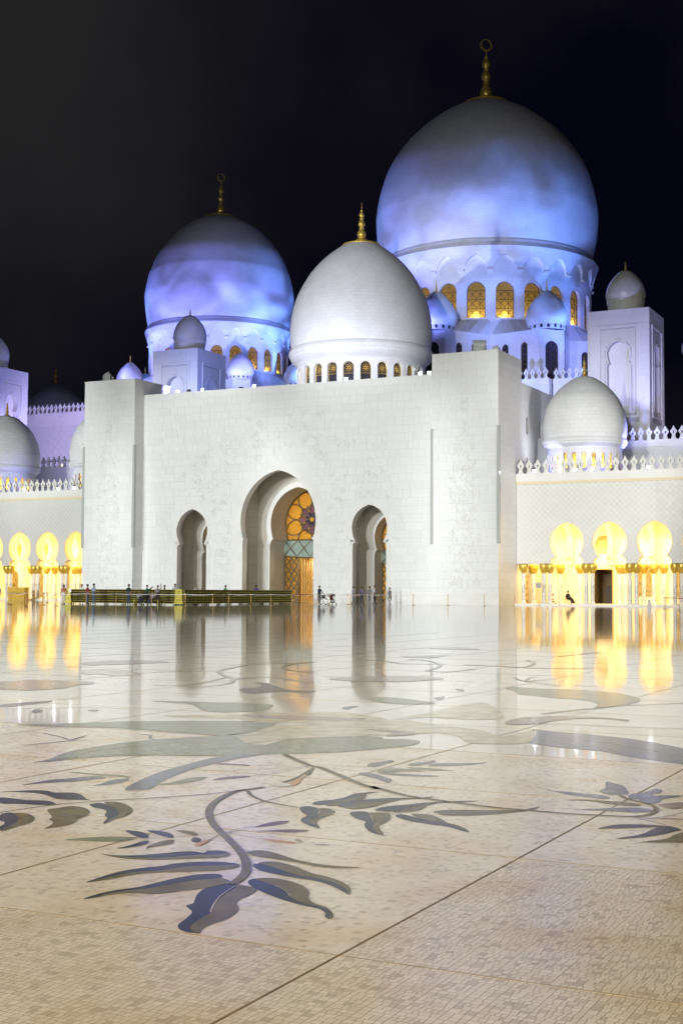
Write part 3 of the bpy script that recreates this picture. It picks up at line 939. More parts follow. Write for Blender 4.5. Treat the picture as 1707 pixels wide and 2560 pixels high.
('ol',[(-2.598,8.429),(-2.51,8.505),(-2.396,8.522),(-2.281,8.53),(-2.165,8.528),(-2.097,8.485),(-2.115,8.422),(-2.21,8.407),(-2.333,8.436),(-2.455,8.479)]),
('sl',[(-2.515,8.11),(-2.401,8.136),(-2.309,8.212),(-2.217,8.288),(-2.12,8.351),(-2.023,8.352),(-1.988,8.3),(-2.007,8.224),(-2.111,8.168),(-2.22,8.159),(-2.358,8.119)]),
('sl',[(-2.27,8.807),(-2.266,8.927),(-2.233,8.957),(-2.2,9.084),(-2.185,9.227),(-2.124,9.156),(-2.113,9.058),(-2.146,8.963),(-2.114,8.893),(-2.057,8.953),(-1.95,8.994),(-1.992,8.873),(-2.036,8.792),(-2.03,8.602),(-2.084,8.572),(-2.136,8.598),(-2.177,8.698),(-2.225,8.705)]),
('rs',[(-2.01,8.532),(-1.962,8.639),(-1.866,8.718),(-1.835,8.574),(-1.865,8.438),(-1.921,8.423),(-1.97,8.474)]),
('dk',[(-2.116,7.517),(-2.093,7.616),(-2.048,7.707),(-1.94,7.774),(-1.839,7.789),(-1.789,7.78),(-1.883,7.686),(-1.981,7.611),(-2.058,7.561)]),
('dk',[(-1.945,7.266),(-1.878,7.394),(-1.842,7.517),(-1.832,7.67),(-1.788,7.803),(-1.689,7.726),(-1.708,7.631),(-1.745,7.528),(-1.798,7.417),(-1.878,7.314)]),
('ol',[(-1.802,7.219),(-1.732,7.334),(-1.692,7.414),(-1.682,7.541),(-1.639,7.647),(-1.575,7.348),(-1.716,7.265)]),
('dk',[(-3.783,7.541),(-3.802,7.697),(-3.748,7.819),(-3.65,7.954),(-3.721,7.836),(-3.623,7.964),(-3.522,8.031),(-3.449,8.083),(-3.395,8.177),(-3.407,8.065),(-3.502,7.984),(-3.592,7.895),(-3.668,7.78),(-3.718,7.614),(-3.634,7.581),(-3.713,7.498)]),
('ol',[(-3.713,7.498),(-3.634,7.581),(-3.718,7.614),(-3.668,7.78),(-3.592,7.895),(-3.53,7.951),(-3.551,7.788),(-3.562,7.645),(-3.589,7.524),(-3.64,7.454),(-3.648,7.459)]),
('dk',[(-3.505,7.502),(-3.512,7.592),(-3.474,7.693),(-3.412,7.781),(-3.339,7.904),(-3.254,8.006),(-3.16,8.086),(-3.055,8.142),(-3.142,8.039),(-3.236,7.96),(-3.325,7.872),(-3.35,7.734),(-3.357,7.598),(-3.388,7.503),(-3.448,7.471)]),
('ol',[(-3.388,7.503),(-3.357,7.598),(-3.35,7.734),(-3.325,7.872),(-3.264,7.928),(-3.287,7.822),(-3.268,7.698),(-3.265,7.596),(-3.303,7.514),(-3.354,7.481)]),
('ol',[(-3.162,7.601),(-3.135,7.693),(-3.032,7.759),(-2.895,7.823),(-2.776,7.888),(-2.703,7.954),(-2.672,8.05),(-2.653,8.114),(-2.643,8.012),(-2.681,7.888),(-2.783,7.731),(-2.893,7.606),(-2.988,7.545),(-3.085,7.531),(-3.119,7.574)]),
('dk',[(-3.312,7.369),(-3.301,7.434),(-3.24,7.408),(-3.133,7.344),(-3.017,7.289),(-2.926,7.255),(-2.843,7.199),(-2.722,7.068),(-2.769,7.086),(-2.853,7.149),(-2.945,7.189),(-3.043,7.205),(-3.151,7.239),(-3.251,7.304)]),
('ol',[(-3.248,7.463),(-3.198,7.495),(-3.136,7.499),(-3.046,7.416),(-2.941,7.292),(-2.861,7.244),(-2.771,7.149),(-2.722,7.068),(-2.843,7.199),(-2.926,7.255),(-3.017,7.289),(-3.133,7.344)]),
('dk',[(-3.582,7.301),(-3.59,7.379),(-3.526,7.413),(-3.453,7.317),(-3.35,7.163),(-3.282,6.999),(-3.225,6.886),(-3.123,6.756),(-3.203,6.804),(-3.283,6.903),(-3.346,7.014),(-3.376,7.098),(-3.432,7.144),(-3.493,7.189)]),
('ol',[(-3.491,7.377),(-3.413,7.42),(-3.368,7.417),(-3.289,7.248),(-3.262,7.11),(-3.252,7.016),(-3.192,6.904),(-3.106,6.765),(-3.123,6.756),(-3.225,6.886),(-3.282,6.999),(-3.35,7.163),(-3.453,7.317)]),
('dk',[(-3.94,7.328),(-3.954,7.407),(-3.896,7.421),(-3.809,7.343),(-3.712,7.149),(-3.686,7.006),(-3.641,6.904),(-3.601,6.876),(-3.511,6.779),(-3.584,6.812),(-3.675,6.886),(-3.736,6.964),(-3.763,7.042),(-3.773,7.116),(-3.856,7.207)]),
('ol',[(-3.839,7.383),(-3.784,7.402),(-3.702,7.345),(-3.66,7.231),(-3.66,7.125),(-3.642,7.005),(-3.594,6.905),(-3.511,6.779),(-3.601,6.876),(-3.641,6.904),(-3.686,7.006),(-3.712,7.149),(-3.809,7.343)]),
('dk',[(-3.955,7.524),(-3.971,7.636),(-3.92,7.724),(-3.889,7.835),(-3.903,8.02),(-3.866,8.107),(-3.793,8.18),(-3.833,8.058),(-3.838,7.927),(-3.833,7.741),(-3.86,7.606),(-3.89,7.5)]),
('ol',[(-3.861,7.516),(-3.86,7.606),(-3.833,7.741),(-3.838,7.927),(-3.833,8.058),(-3.756,7.876),(-3.781,7.77),(-3.773,7.564),(-3.813,7.495)]),
('ol',[(-4.586,8.271),(-4.6,8.413),(-4.631,8.59),(-4.697,8.836),(-4.757,9.057),(-4.713,8.995),(-4.588,8.693),(-4.581,8.578),(-4.55,8.381),(-4.554,8.252)]),
('pe',[(-4.514,8.238),(-4.559,8.436),(-4.614,8.639),(-4.592,8.651),(-4.526,8.455),(-4.425,8.2),(-4.457,8.161)]),
('wh',[(-4.605,8.116),(-4.603,8.225),(-4.547,8.22),(-4.476,8.186),(-4.435,8.102),(-4.47,8.062),(-4.542,8.079)]),
('pk',[(-5.642,8.922),(-5.553,8.945),(-5.407,8.944),(-5.247,8.935),(-5.236,8.896),(-5.384,8.885),(-5.542,8.869)]),
('pk',[(-5.066,8.119),(-5.068,8.293),(-4.975,8.416),(-4.917,8.393),(-4.981,8.241),(-5.036,8.151)]),
('sl',[(-4.434,9.334),(-4.48,9.499),(-4.444,9.604),(-4.417,9.731),(-4.353,9.671),(-4.364,9.521),(-4.352,9.338),(-4.394,9.316)]),
('sl',[(-4.18,9.541),(-4.192,9.676),(-4.148,9.769),(-4.118,9.898),(-4.078,9.851),(-4.071,9.684),(-4.101,9.56)]),
('sl',[(-4.028,9.584),(-4.018,9.756),(-3.891,9.826),(-3.77,9.911),(-3.685,9.984),(-3.755,9.818),(-3.837,9.69),(-3.956,9.607)]),
('gr',[(-4.23,9.076),(-4.237,9.266),(-4.139,9.321),(-4.014,9.311),(-3.909,9.253),(-4.043,9.218),(-4.136,9.09)]),
('gr',[(-4.129,9.39),(-4.036,9.457),(-3.886,9.437),(-3.753,9.402),(-3.855,9.361),(-3.981,9.329)]),
('sl',[(-4.196,9.003),(-4.074,9.063),(-3.884,9.079),(-3.718,9.075),(-3.828,9.015),(-3.984,8.972)]),
('sl',[(-4.31,8.918),(-4.287,8.983),(-4.204,8.977),(-4.052,8.84),(-3.957,8.75),(-3.915,8.635),(-3.925,8.596),(-4.023,8.693),(-4.174,8.809)]),
('sl',[(-4.171,12.552),(-3.949,12.494),(-3.668,12.445),(-3.379,12.341),(-3.018,12.16),(-2.537,11.72),(-2.432,11.613),(-2.235,10.667),(-2.565,10.767),(-2.895,10.982),(-3.118,11.174),(-3.427,11.221),(-3.679,11.33),(-3.891,11.483),(-3.939,11.893)]),
('gr',[(-6.32,17.77),(-6.23,18.03),(-5.85,17.9),(-5.29,17.95),(-4.75,17.71),(-4.4,17.26),(-4.13,16.68),(-4.08,16.13),(-4.16,15.5),(-4.29,15.1),(-4.41,15.72),(-4.62,16.15),(-4.9,16.34),(-5.19,16.41),(-5.53,16.64),(-5.75,16.76),(-6.05,17.35)]),
('rs',[(-4.66,13.14),(-4.68,13.63),(-4.56,13.87),(-4.41,14.05),(-4.09,14.14),(-3.87,14.13),(-3.71,14.1),(-3.59,14.0),(-3.58,13.85),(-3.76,13.99),(-4.04,13.96),(-4.19,13.74),(-4.28,13.36),(-4.34,13.06),(-4.528,12.901)]),
('cr',[(-4.184,11.626),(-4.196,12.145),(-4.116,12.469),(-3.97,12.006),(-3.901,11.661),(-3.916,11.408),(-3.997,11.244)]),
('rs',[(-13.02,15.07),(-12.95,15.29),(-12.95,15.61),(-12.72,15.76),(-12.37,15.75),(-12.12,15.76),(-11.87,15.77),(-11.64,15.4),(-11.69,15.14),(-11.47,14.54),(-11.53,14.29),(-11.61,14.01),(-11.86,14.01),(-12.1,14.01)]),
('cr',[(-13.61,17.69),(-13.8,18.17),(-13.6,18.49),(-13.23,18.39),(-12.6,17.87),(-12.25,17.45),(-12.3,17.21),(-12.49,17.02),(-12.91,17.25),(-12.97,17.0)]),
('rs',[(-15.16,19.74),(-15.17,20.31),(-15.02,20.83),(-14.71,21.03),(-14.3,21.05),(-13.89,20.73),(-14.03,20.29),(-14.17,19.82),(-14.42,19.39),(-14.67,19.23)]),
('sl',[(-10.474,12.131),(-10.454,12.483),(-10.397,12.752),(-10.299,12.857),(-10.195,12.635),(-10.192,12.296),(-10.184,12.037),(-10.323,11.956)]),
('sl',[(-9.633,11.672),(-9.726,11.882),(-9.604,11.83),(-9.484,11.659),(-9.464,11.515)]),
('gr',[(-9.161,12.047),(-9.179,12.201),(-9.046,12.114),(-9.03,12.003)]),
('ol',[(-9.36,15.66),(-9.38,15.9),(-9.31,16.01),(-9.45,16.42),(-9.84,16.89),(-9.6,16.85),(-9.11,16.29),(-8.71,15.89),(-8.35,15.95),(-8.2,15.44),(-8.59,15.56),(-8.74,15.27),(-8.84,15.06),(-9.14,15.33)]),
('rs',[(-9.29,18.17),(-9.23,18.82),(-8.81,19.17),(-8.31,18.08),(-8.76,17.92)]),
('rs',[(-9.26,18.18),(-9.18,18.95),(-8.81,19.3),(-8.36,19.46),(-7.81,19.23),(-7.84,18.66),(-8.1,18.09),(-8.71,17.98)]),
('sl',[(-6.5,15.65),(-6.48,15.95),(-6.33,15.53),(-6.38,15.45)]),
('sl',[(-11.14,25.08),(-10.83,25.81),(-10.6,26.52),(-10.44,24.8)]),
('sl',[(-12.18,29.03),(-11.86,30.06),(-10.94,29.19),(-11.31,28.66)]),
('sl',[(-6.86,17.27),(-6.66,17.12),(-6.6,16.84)])]
STEMS=[
('ol',0.046,0.046,[(-4.571,7.992),(-4.608,7.868),(-4.643,7.734),(-4.598,7.511),(-4.522,7.274),(-4.414,7.042),(-4.274,6.818),(-4.11,6.6),(-3.941,6.406),(-3.725,6.169),(-3.539,5.953),(-3.406,5.776),(-3.289,5.581),(-3.232,5.432),(-3.203,5.313)]),
('ol',0.03,0.016,[(-4.579,7.783),(-4.453,7.622),(-4.276,7.469),(-4.13,7.399),(-3.959,7.347)]),
('sl',0.008,0.008,[(-3.959,7.347),(-3.803,7.403),(-3.611,7.367),(-3.313,7.447)]),
('ol',0.05,0.03,[(-5.349,9.666),(-5.042,9.35),(-4.802,9.12),(-4.713,9.082),(-4.409,8.792),(-4.091,8.47),(-3.851,8.284),(-3.94,8.375),(-3.678,8.184),(-3.501,8.083),(-3.308,8.033),(-3.12,7.984),(-2.811,7.921),(-2.758,7.932),(-2.641,7.929),(-2.414,7.929),(-2.205,7.97),(-2.067,7.997),(-1.982,8.091),(-1.962,8.249),(-1.987,8.387),(-2.053,8.508),(-2.143,8.594),(-2.242,8.679),(-2.327,8.805)]),
('sl',0.006,0.006,[(-5.247,8.935),(-5.032,9.01),(-4.836,9.119)]),
('sl',0.006,0.006,[(-4.935,8.406),(-4.851,8.628),(-4.812,9.096)]),
('sl',0.006,0.006,[(-5.457,8.457),(-5.199,8.6),(-4.994,8.84),(-4.819,9.066)]),
('sl',0.006,0.006,[(-5.303,8.219),(-5.098,8.435),(-4.921,8.712),(-4.82,9.11)]),
('sl',0.006,0.006,[(-4.82,9.243),(-4.517,9.234),(-4.174,9.381)]),
('sl',0.006,0.006,[(-4.731,9.116),(-4.359,9.023)]),
('ol',0.016,0.016,[(-5.448,6.329),(-5.407,6.504),(-5.347,6.723),(-5.239,6.891),(-5.148,7.024),(-4.986,7.198),(-4.802,7.445),(-4.704,7.615),(-4.624,7.825)]),
('sl',0.007,0.007,[(-4.247,6.012),(-4.124,6.091),(-4.033,6.218),(-3.97,6.317),(-3.929,6.392)]),
('sl',0.01,0.006,[(-3.869,6.165),(-3.902,6.328)]),
('sl',0.008,0.006,[(-3.9,6.395),(-3.9,6.531),(-3.855,6.639)]),
('sl',0.008,0.006,[(-3.89,6.4),(-3.846,6.505),(-3.78,6.541)]),
('sl',0.006,0.006,[(-3.882,6.398),(-3.741,6.349),(-3.633,6.33)]),
('sl',0.005,0.005,[(-3.616,5.941),(-3.553,5.992),(-3.527,6.006)]),
('sl',0.005,0.005,[(-3.413,5.683),(-3.383,5.725)]),
('sl',0.005,0.005,[(-3.399,5.78),(-3.333,5.752)]),
('sl',0.005,0.005,[(-3.317,5.41),(-3.262,5.468),(-3.165,5.463)]),
('sl',0.022,0.02,[(-2.024,7.972),(-1.893,8.02),(-1.727,8.063)]),
('sl',0.008,0.008,[(-1.898,8.041),(-1.842,8.167),(-1.787,8.344)]),
('sl',0.012,0.008,[(-1.989,7.944),(-1.9,7.9),(-1.798,7.82)]),
('sl',0.05,0.05,[(-4.61,14.2),(-4.48,14.66),(-4.32,15.21),(-4.13,15.67),(-3.55,16.44)]),
('sl',0.03,0.03,[(-4.29,13.04),(-4.05,13.25),(-3.62,13.22),(-3.23,13.29),(-2.85,13.36)]),
('sl',0.05,0.03,[(-6.95,20.0),(-6.54,19.24),(-6.27,19.06),(-5.76,18.47)]),
('sl',0.05,0.03,[(-6.5,19.19),(-6.7,20.04),(-6.67,20.32)]),
('sl',0.05,0.03,[(-6.46,19.12),(-6.41,19.6),(-6.26,19.76)]),
('sl',0.03,0.02,[(-10.104,11.703),(-9.752,12.012),(-9.395,12.327),(-8.916,12.458)]),
('sl',0.03,0.02,[(-7.581,9.097),(-7.499,9.406),(-7.436,9.647),(-7.318,9.714)]),
('sl',0.03,0.02,[(-8.059,9.949),(-7.72,9.769),(-7.495,9.614)]),
('sl',0.03,0.02,[(-7.495,9.614),(-7.579,9.922),(-7.579,9.967)]),
('sl',0.03,0.02,[(-7.244,10.336),(-7.098,10.298),(-6.987,10.113),(-6.866,10.011)]),
('gr',0.1,0.06,[(-11.66,22.07),(-12.22,21.01),(-11.96,19.66),(-11.67,18.87),(-11.11,18.09),(-10.63,17.55),(-10.19,16.86),(-9.99,16.26),(-10.0,15.66)]),
('gr',0.12,0.06,[(-11.71,22.34),(-11.7,21.45),(-11.38,20.55),(-10.94,19.9),(-10.53,19.57),(-10.14,19.35)]),
('gr',0.05,0.05,[(-10.77,15.63),(-10.4,16.02),(-10.59,16.99),(-10.85,17.83)]),
('gr',0.05,0.05,[(-12.49,18.12),(-12.13,18.67),(-11.72,18.98)]),
('gr',0.08,0.05,[(-10.5,17.43),(-10.41,17.89),(-10.03,17.92),(-9.08,17.24)]),
('gr',0.1,0.06,[(-10.56,24.16),(-10.01,23.84),(-9.32,22.72),(-8.93,21.56),(-8.79,20.87),(-8.41,20.76),(-8.23,21.73)]),
('gr',0.1,0.06,[(-11.18,23.42),(-10.73,23.37),(-9.91,22.52),(-9.32,23.02)]),
('gr',0.1,0.06,[(-8.47,25.16),(-8.0,24.17),(-7.74,22.97),(-7.9,22.87)]),
('gr',0.12,0.1,[(-8.94,22.96),(-8.24,22.83),(-7.3,22.59),(-6.5,23.36)]),
('gr',0.12,0.1,[(-8.4,27.02),(-8.14,29.24)]),
('cr',0.012,0.008,[(-6.841,8.838),(-6.799,9.345),(-6.639,9.798),(-6.343,10.335)]),
('cr',0.012,0.008,[(-6.434,8.928),(-6.182,9.349),(-5.973,9.734),(-5.731,10.009)]),
('cr',0.01,0.008,[(-8.249,10.697),(-7.827,11.008),(-7.284,11.284),(-6.681,11.458)]),
('cr',0.01,0.008,[(-3.983,12.064),(-3.535,11.994),(-3.083,11.7),(-2.414,11.148)]),
('cr',0.01,0.008,[(-3.685,11.66),(-3.25,11.433),(-2.943,11.165)]),
('cr',0.004,0.007,[(-3.173,5.301),(-3.145,5.171),(-3.116,5.059),(-3.062,4.925),(-3.004,4.809)]),
('cr',0.003,0.003,[(-3.011,5.374),(-2.925,5.309),(-2.851,5.22)]),
('cr',0.006,0.004,[(-3.801,7.319),(-3.762,7.257),(-3.73,7.166)]),
('cr',0.006,0.004,[(-3.443,7.295),(-3.348,7.139),(-3.328,7.074)])]

for i, (k, P) in enumerate(LEAVES):
    Q = smooth_closed(P)
    z = 0.0020 + (i % 7) * 0.00012 + (0.001 if k in ('rs', 'wh', 'pe') else 0)
    ar = sum(a[0] * b[1] - b[0] * a[1] for a, b in zip(Q, Q[1:] + Q[:1]))
    if ar < 0:
        Q = Q[::-1]
    obj('inlay_leaf' if k in ('dk', 'ol', 'gr', 'sl', 'pk') else 'inlay_petal', MB().add([(x, y, z) for x, y in Q], [tuple(range(len(Q)))]), INM[k], floor)
for i, (k, w0, w1, P) in enumerate(STEMS):
    Q = smooth_open(P)
    z = 0.0040 + (i % 5) * 0.0001
    mb = MB()
    n = len(Q)
    for j in range(n - 1):
        quad = []
        for q, s in ((j, 1), (j, -1), (j + 1, -1), (j + 1, 1)):
            d = (Q[min(q + 1, n - 1)] - Q[max(q - 1, 0)])
            d = d.normalized() if d.length > 1e-6 else Vector((1, 0))
            w = (w0 + (w1 - w0) * q / (n - 1)) / 2
            e = Q[q] + Vector((-d.y, d.x)) * w * s
            quad.append((e.x, e.y, z))
        mb.add(quad, [(0, 1, 2, 3)])
    obj('inlay_stem', mb, INM[k], floor)

# ------------------------------------------------------------------ entrance portal
AXC = -68.3
YP = 121.75
A_C = Arch(AXC, 4.25, 6.80, 4.25, 6.83, 4.52, 8.6, 13.97)
A_L = Arch(-78.94, 1.88, 5.86, 1.55, 6.27, 1.98, 7.7, 10.07)
A_R = Arch(-57.65, 1.88, 5.86, 1.55, 6.27, 1.98, 7.7, 10.07)

def vines(areas, y, seed, n, parent, rz=0.0, org=(0, 0, 0), inside=None):
    """carved curling tendrils with small leaves, raised a little from the stone"""
    rnd = random.Random(seed)
    mb = MB()
    M = Matrix.Translation(org) @ Matrix.Rotation(rz, 4, 'Z')
    def ribbon(P, w):
        for i in range(len(P) - 1):
            a, b = Vector(P[i]), Vector(P[i + 1])
            d = b - a
            if d.length < 1e-5:
                continue
            d.normalize()
            nn = Vector((-d.y, d.x)) * w / 2
            q = [(a.x + nn.x, y, a.y + nn.y), (a.x - nn.x, y, a.y - nn.y), (b.x - nn.x, y, b.y - nn.y), (b.x + nn.x, y, b.y + nn.y), ((a.x) , y - .014, a.y), (b.x, y - .014, b.y)]
            mb.add(q, [(0, 4, 5, 3), (4, 1, 2, 5)], M)
    for _ in range(n):
        x0, x1, z0, z1 = rnd.choice(areas)
        x, z = rnd.uniform(x0, x1), rnd.uniform(z0, z1)
        if inside and not inside(x, z):
            continue
        a = rnd.uniform(0, 2 * pi)
        curl = rnd.choice((-1, 1)) * rnd.uniform(0.15, 0.5)
        P = [(x, z)]
        s = rnd.uniform(0.09, 0.15)
        for k in range(rnd.randint(7, 15)):
            x += s * cos(a); z += s * sin(a)
            if inside and not inside(x, z):
                break
            P.append((x, z))
            a += curl * (1 + k * 0.06)
            if k % 3 == 1:      # a leaf
                b = a + rnd.choice((-1, 1)) * 1.1
                L = rnd.uniform(0.14, 0.26)
                tip = (x + L * cos(b), z + L * sin(b))
                m1 = (x + L * .5 * cos(b) - L * .22 * sin(b), z + L * .5 * sin(b) + L * .22 * cos(b))
                m2 = (x + L * .5 * cos(b) + L * .22 * sin(b), z + L * .5 * sin(b) - L * .22 * cos(b))
                ribbon([(x, z), m1, tip], .03)
                ribbon([(x, z), m2, tip], .03)
        ribbon(P, .045)
    return obj('carved_vine_relief', mb, CARVE, parent)

portal = site('entrance_portal', 'white marble portal wall with one tall and two small keyhole arches', 'portal', (AXC, YP, 0))
mb = MB()
arch_wall(mb, -85.5, -50.1, 0, 22.98, [A_L, A_C, A_R], YP)
mb.add([(-85.5, YP, 22.98), (-50.1, YP, 22.98), (-50.1, YP + 1.0, 22.98), (-85.5, YP + 1.0, 22.98)], [(0, 1, 2, 3)])
mb.add([(-85.5, YP + 1.0, 20), (-50.1, YP + 1.0, 20), (-50.1, YP + 1.0, 22.98), (-85.5, YP + 1.0, 22.98)], [(3, 2, 1, 0)])
obj('backing_wall', mb, MARBJ, portal)
clad(portal, [((0, YP, 0), 0, -85.5, -50.1, 0, 22.98, [A_L, A_C, A_R], [])], 0.82, MARB, seed=5)
for a, g in ((A_L, 0.46), (A_C, 0.98), (A_R, 0.46)):
    mb = MB(); band(mb, a, g, YP - 0.055, YP)
    obj('arch_surround', mb, MARBS, portal)
    mb = MB(); reveal(mb, a, YP - 0.055, YP + 0.9)
    obj('arch_reveal', mb, MARBS, portal)
for sx in (-1, 1):
    x = AXC + sx * 4.72
    mb = MB()
    mb.box(x - .62, YP - .12, 6.72, x + .62, YP + .85, 6.86)
    mb.box(x - .55, YP - .085, 6.56, x + .55, YP + .85, 6.715)
    obj('impost_ledge', mb, MARBS, portal)
def clear(x, z):
    for a, g in ((A_L, .55), (A_C, 1.1), (A_R, .55)):
        if z < a.za + g and abs(x - a.c) < (a.hw(max(z - g * .5, 0)) or 0.0) + g + 0.12 and z < a.za + g:
            return False
    d = abs(x - AXC)
    if d < 5.6:
        return z > 14.9 and z < 20.6 - d * 0.1
    if d < 8.7:
        return 1.2 < z < 18.8 - (d - 5.6) * 0.5
    if d < 13.0:
        return (z > 10.4 and z < 17.5 - (d - 8.7) * 1.0)
    return 3.0 < z < 12.5 - (d - 13) * 1.5 and d < 14.2
vines([(-82.5, -54, 1.0, 20.8)], YP - .028, 11, 620, portal, inside=clear)
mb = MB()
mb.box(-85.5, YP - .06, 0, A_L.c - 2.4, YP - .002, 1.22)
mb.box(A_L.c + 2.4, YP - .06, 0, AXC - 5.3, YP - .002, 1.22)
mb.box(AXC + 5.3, YP - .06, 0, A_R.c - 2.4, YP - .002, 1.22)
mb.box(A_R.c + 2.4, YP - .06, 0, -50.12, YP - .002, 1.22)
obj('plinth', mb, MARBS, portal)

# rooms behind the arches
YB, YG = 126.2, 129.5
VEST = mat('shaded_vestibule_marble', (0.66, 0.63, 0.56), 0.5, noise=0.06, nscale=0.8)  # marble toned down to grey-beige: the room's shade put into its colour
I_C = Arch(AXC, 3.45, 5.9, 3.05, 6.9, 3.35, 8.6, 12.5)
I_L = Arch(A_L.c, 1.5, 5.0, 1.2, 5.6, 1.5, 7.0, 9.2)
I_R = Arch(A_R.c, 1.5, 5.0, 1.2, 5.6, 1.5, 7.0, 9.2)
for a, ia, hw, zt in ((A_C, I_C, 5.0, 14.6), (A_L, I_L, 2.65, 10.9), (A_R, I_R, 2.65, 10.9)):
    mb = MB()
    x0, x1, y0 = a.c - hw, a.c + hw, YP + 0.9
    mb.add([(x0, y0, 0), (x0, YB, 0), (x0, YB, zt), (x0, y0, zt)], [(0, 1, 2, 3)])
    mb.add([(x1, y0, 0), (x1, YB, 0), (x1, YB, zt), (x1, y0, zt)], [(3, 2, 1, 0)])
    mb.add([(x0, y0, zt), (x0, YB, zt), (x1, YB, zt), (x1, y0, zt)], [(0, 1, 2, 3)])
    arch_wall(mb, x0, x1, 0, zt, [a], y0)
    obj('vestibule_wall', mb, VEST, portal)
    mb = MB()
    arch_wall(mb, x0, x1, 0, zt, [ia], YB)
    reveal(mb, ia, YB, (YG if hw > 4 else 128.0) + 0.05)
    obj('inner_arch_wall', mb, VEST, portal)
    mb = MB(); band(mb, ia, 0.55 if hw > 4 else 0.28, YB - .05, YB - .002)
    obj('inner_arch_surround', mb, MARBS, portal)
    mb = MB()          # joint lines and blind niches of the side wall
    for k in range(1, int(zt / 1.02)):
        mb.box(x0 + .002, y0 + .05, k * 1.02 - .012, x0 + .006, YB - .02, k * 1.02 + .012)
    obj('wall_joint', mb, mat('stone_joint', (0.42, 0.40, 0.35), 0.7), portal)
    for yy, z0, z1 in ((y0 + 0.75, 0.2, 3.1), (y0 + 1.55, 0.2, 3.1), (y0 + 1.15, 3.6, 6.4)):
        mb = MB()
        mb.tube([(x0 + .02, yy, z0), (x0 + .02, yy, z1), (x0 + .02, yy, z1 + .15)], 0.2, 10)
        obj('half_column', mb, VEST, portal, smooth=True)

def leaf_glass(c, r0, r1, ang, w, y, m, name, parent):
    P = []
    for k in range(9):
        t = k / 8
        P.append((r0 + (r1 - r0) * t, w * sin(pi * t) ** 0.8))
    Q = P + [(a, -b) for a, b in reversed(P[1:-1])]
    ca, sa = cos(ang), sin(ang)
    Q = [(c[0] + a * ca - b * sa, c[1] + a * sa + b * ca) for a, b in Q]
    mb = MB(); mb.prism(Q, y, y + .02)
    o = obj(name, mb, m, parent)
    f = MB()
    f.tube([(x, y - .02, z) for x, z in Q + Q[:1]], 0.055, 5)
    obj('leaded_edge', f, FRAMED, o)
    return o

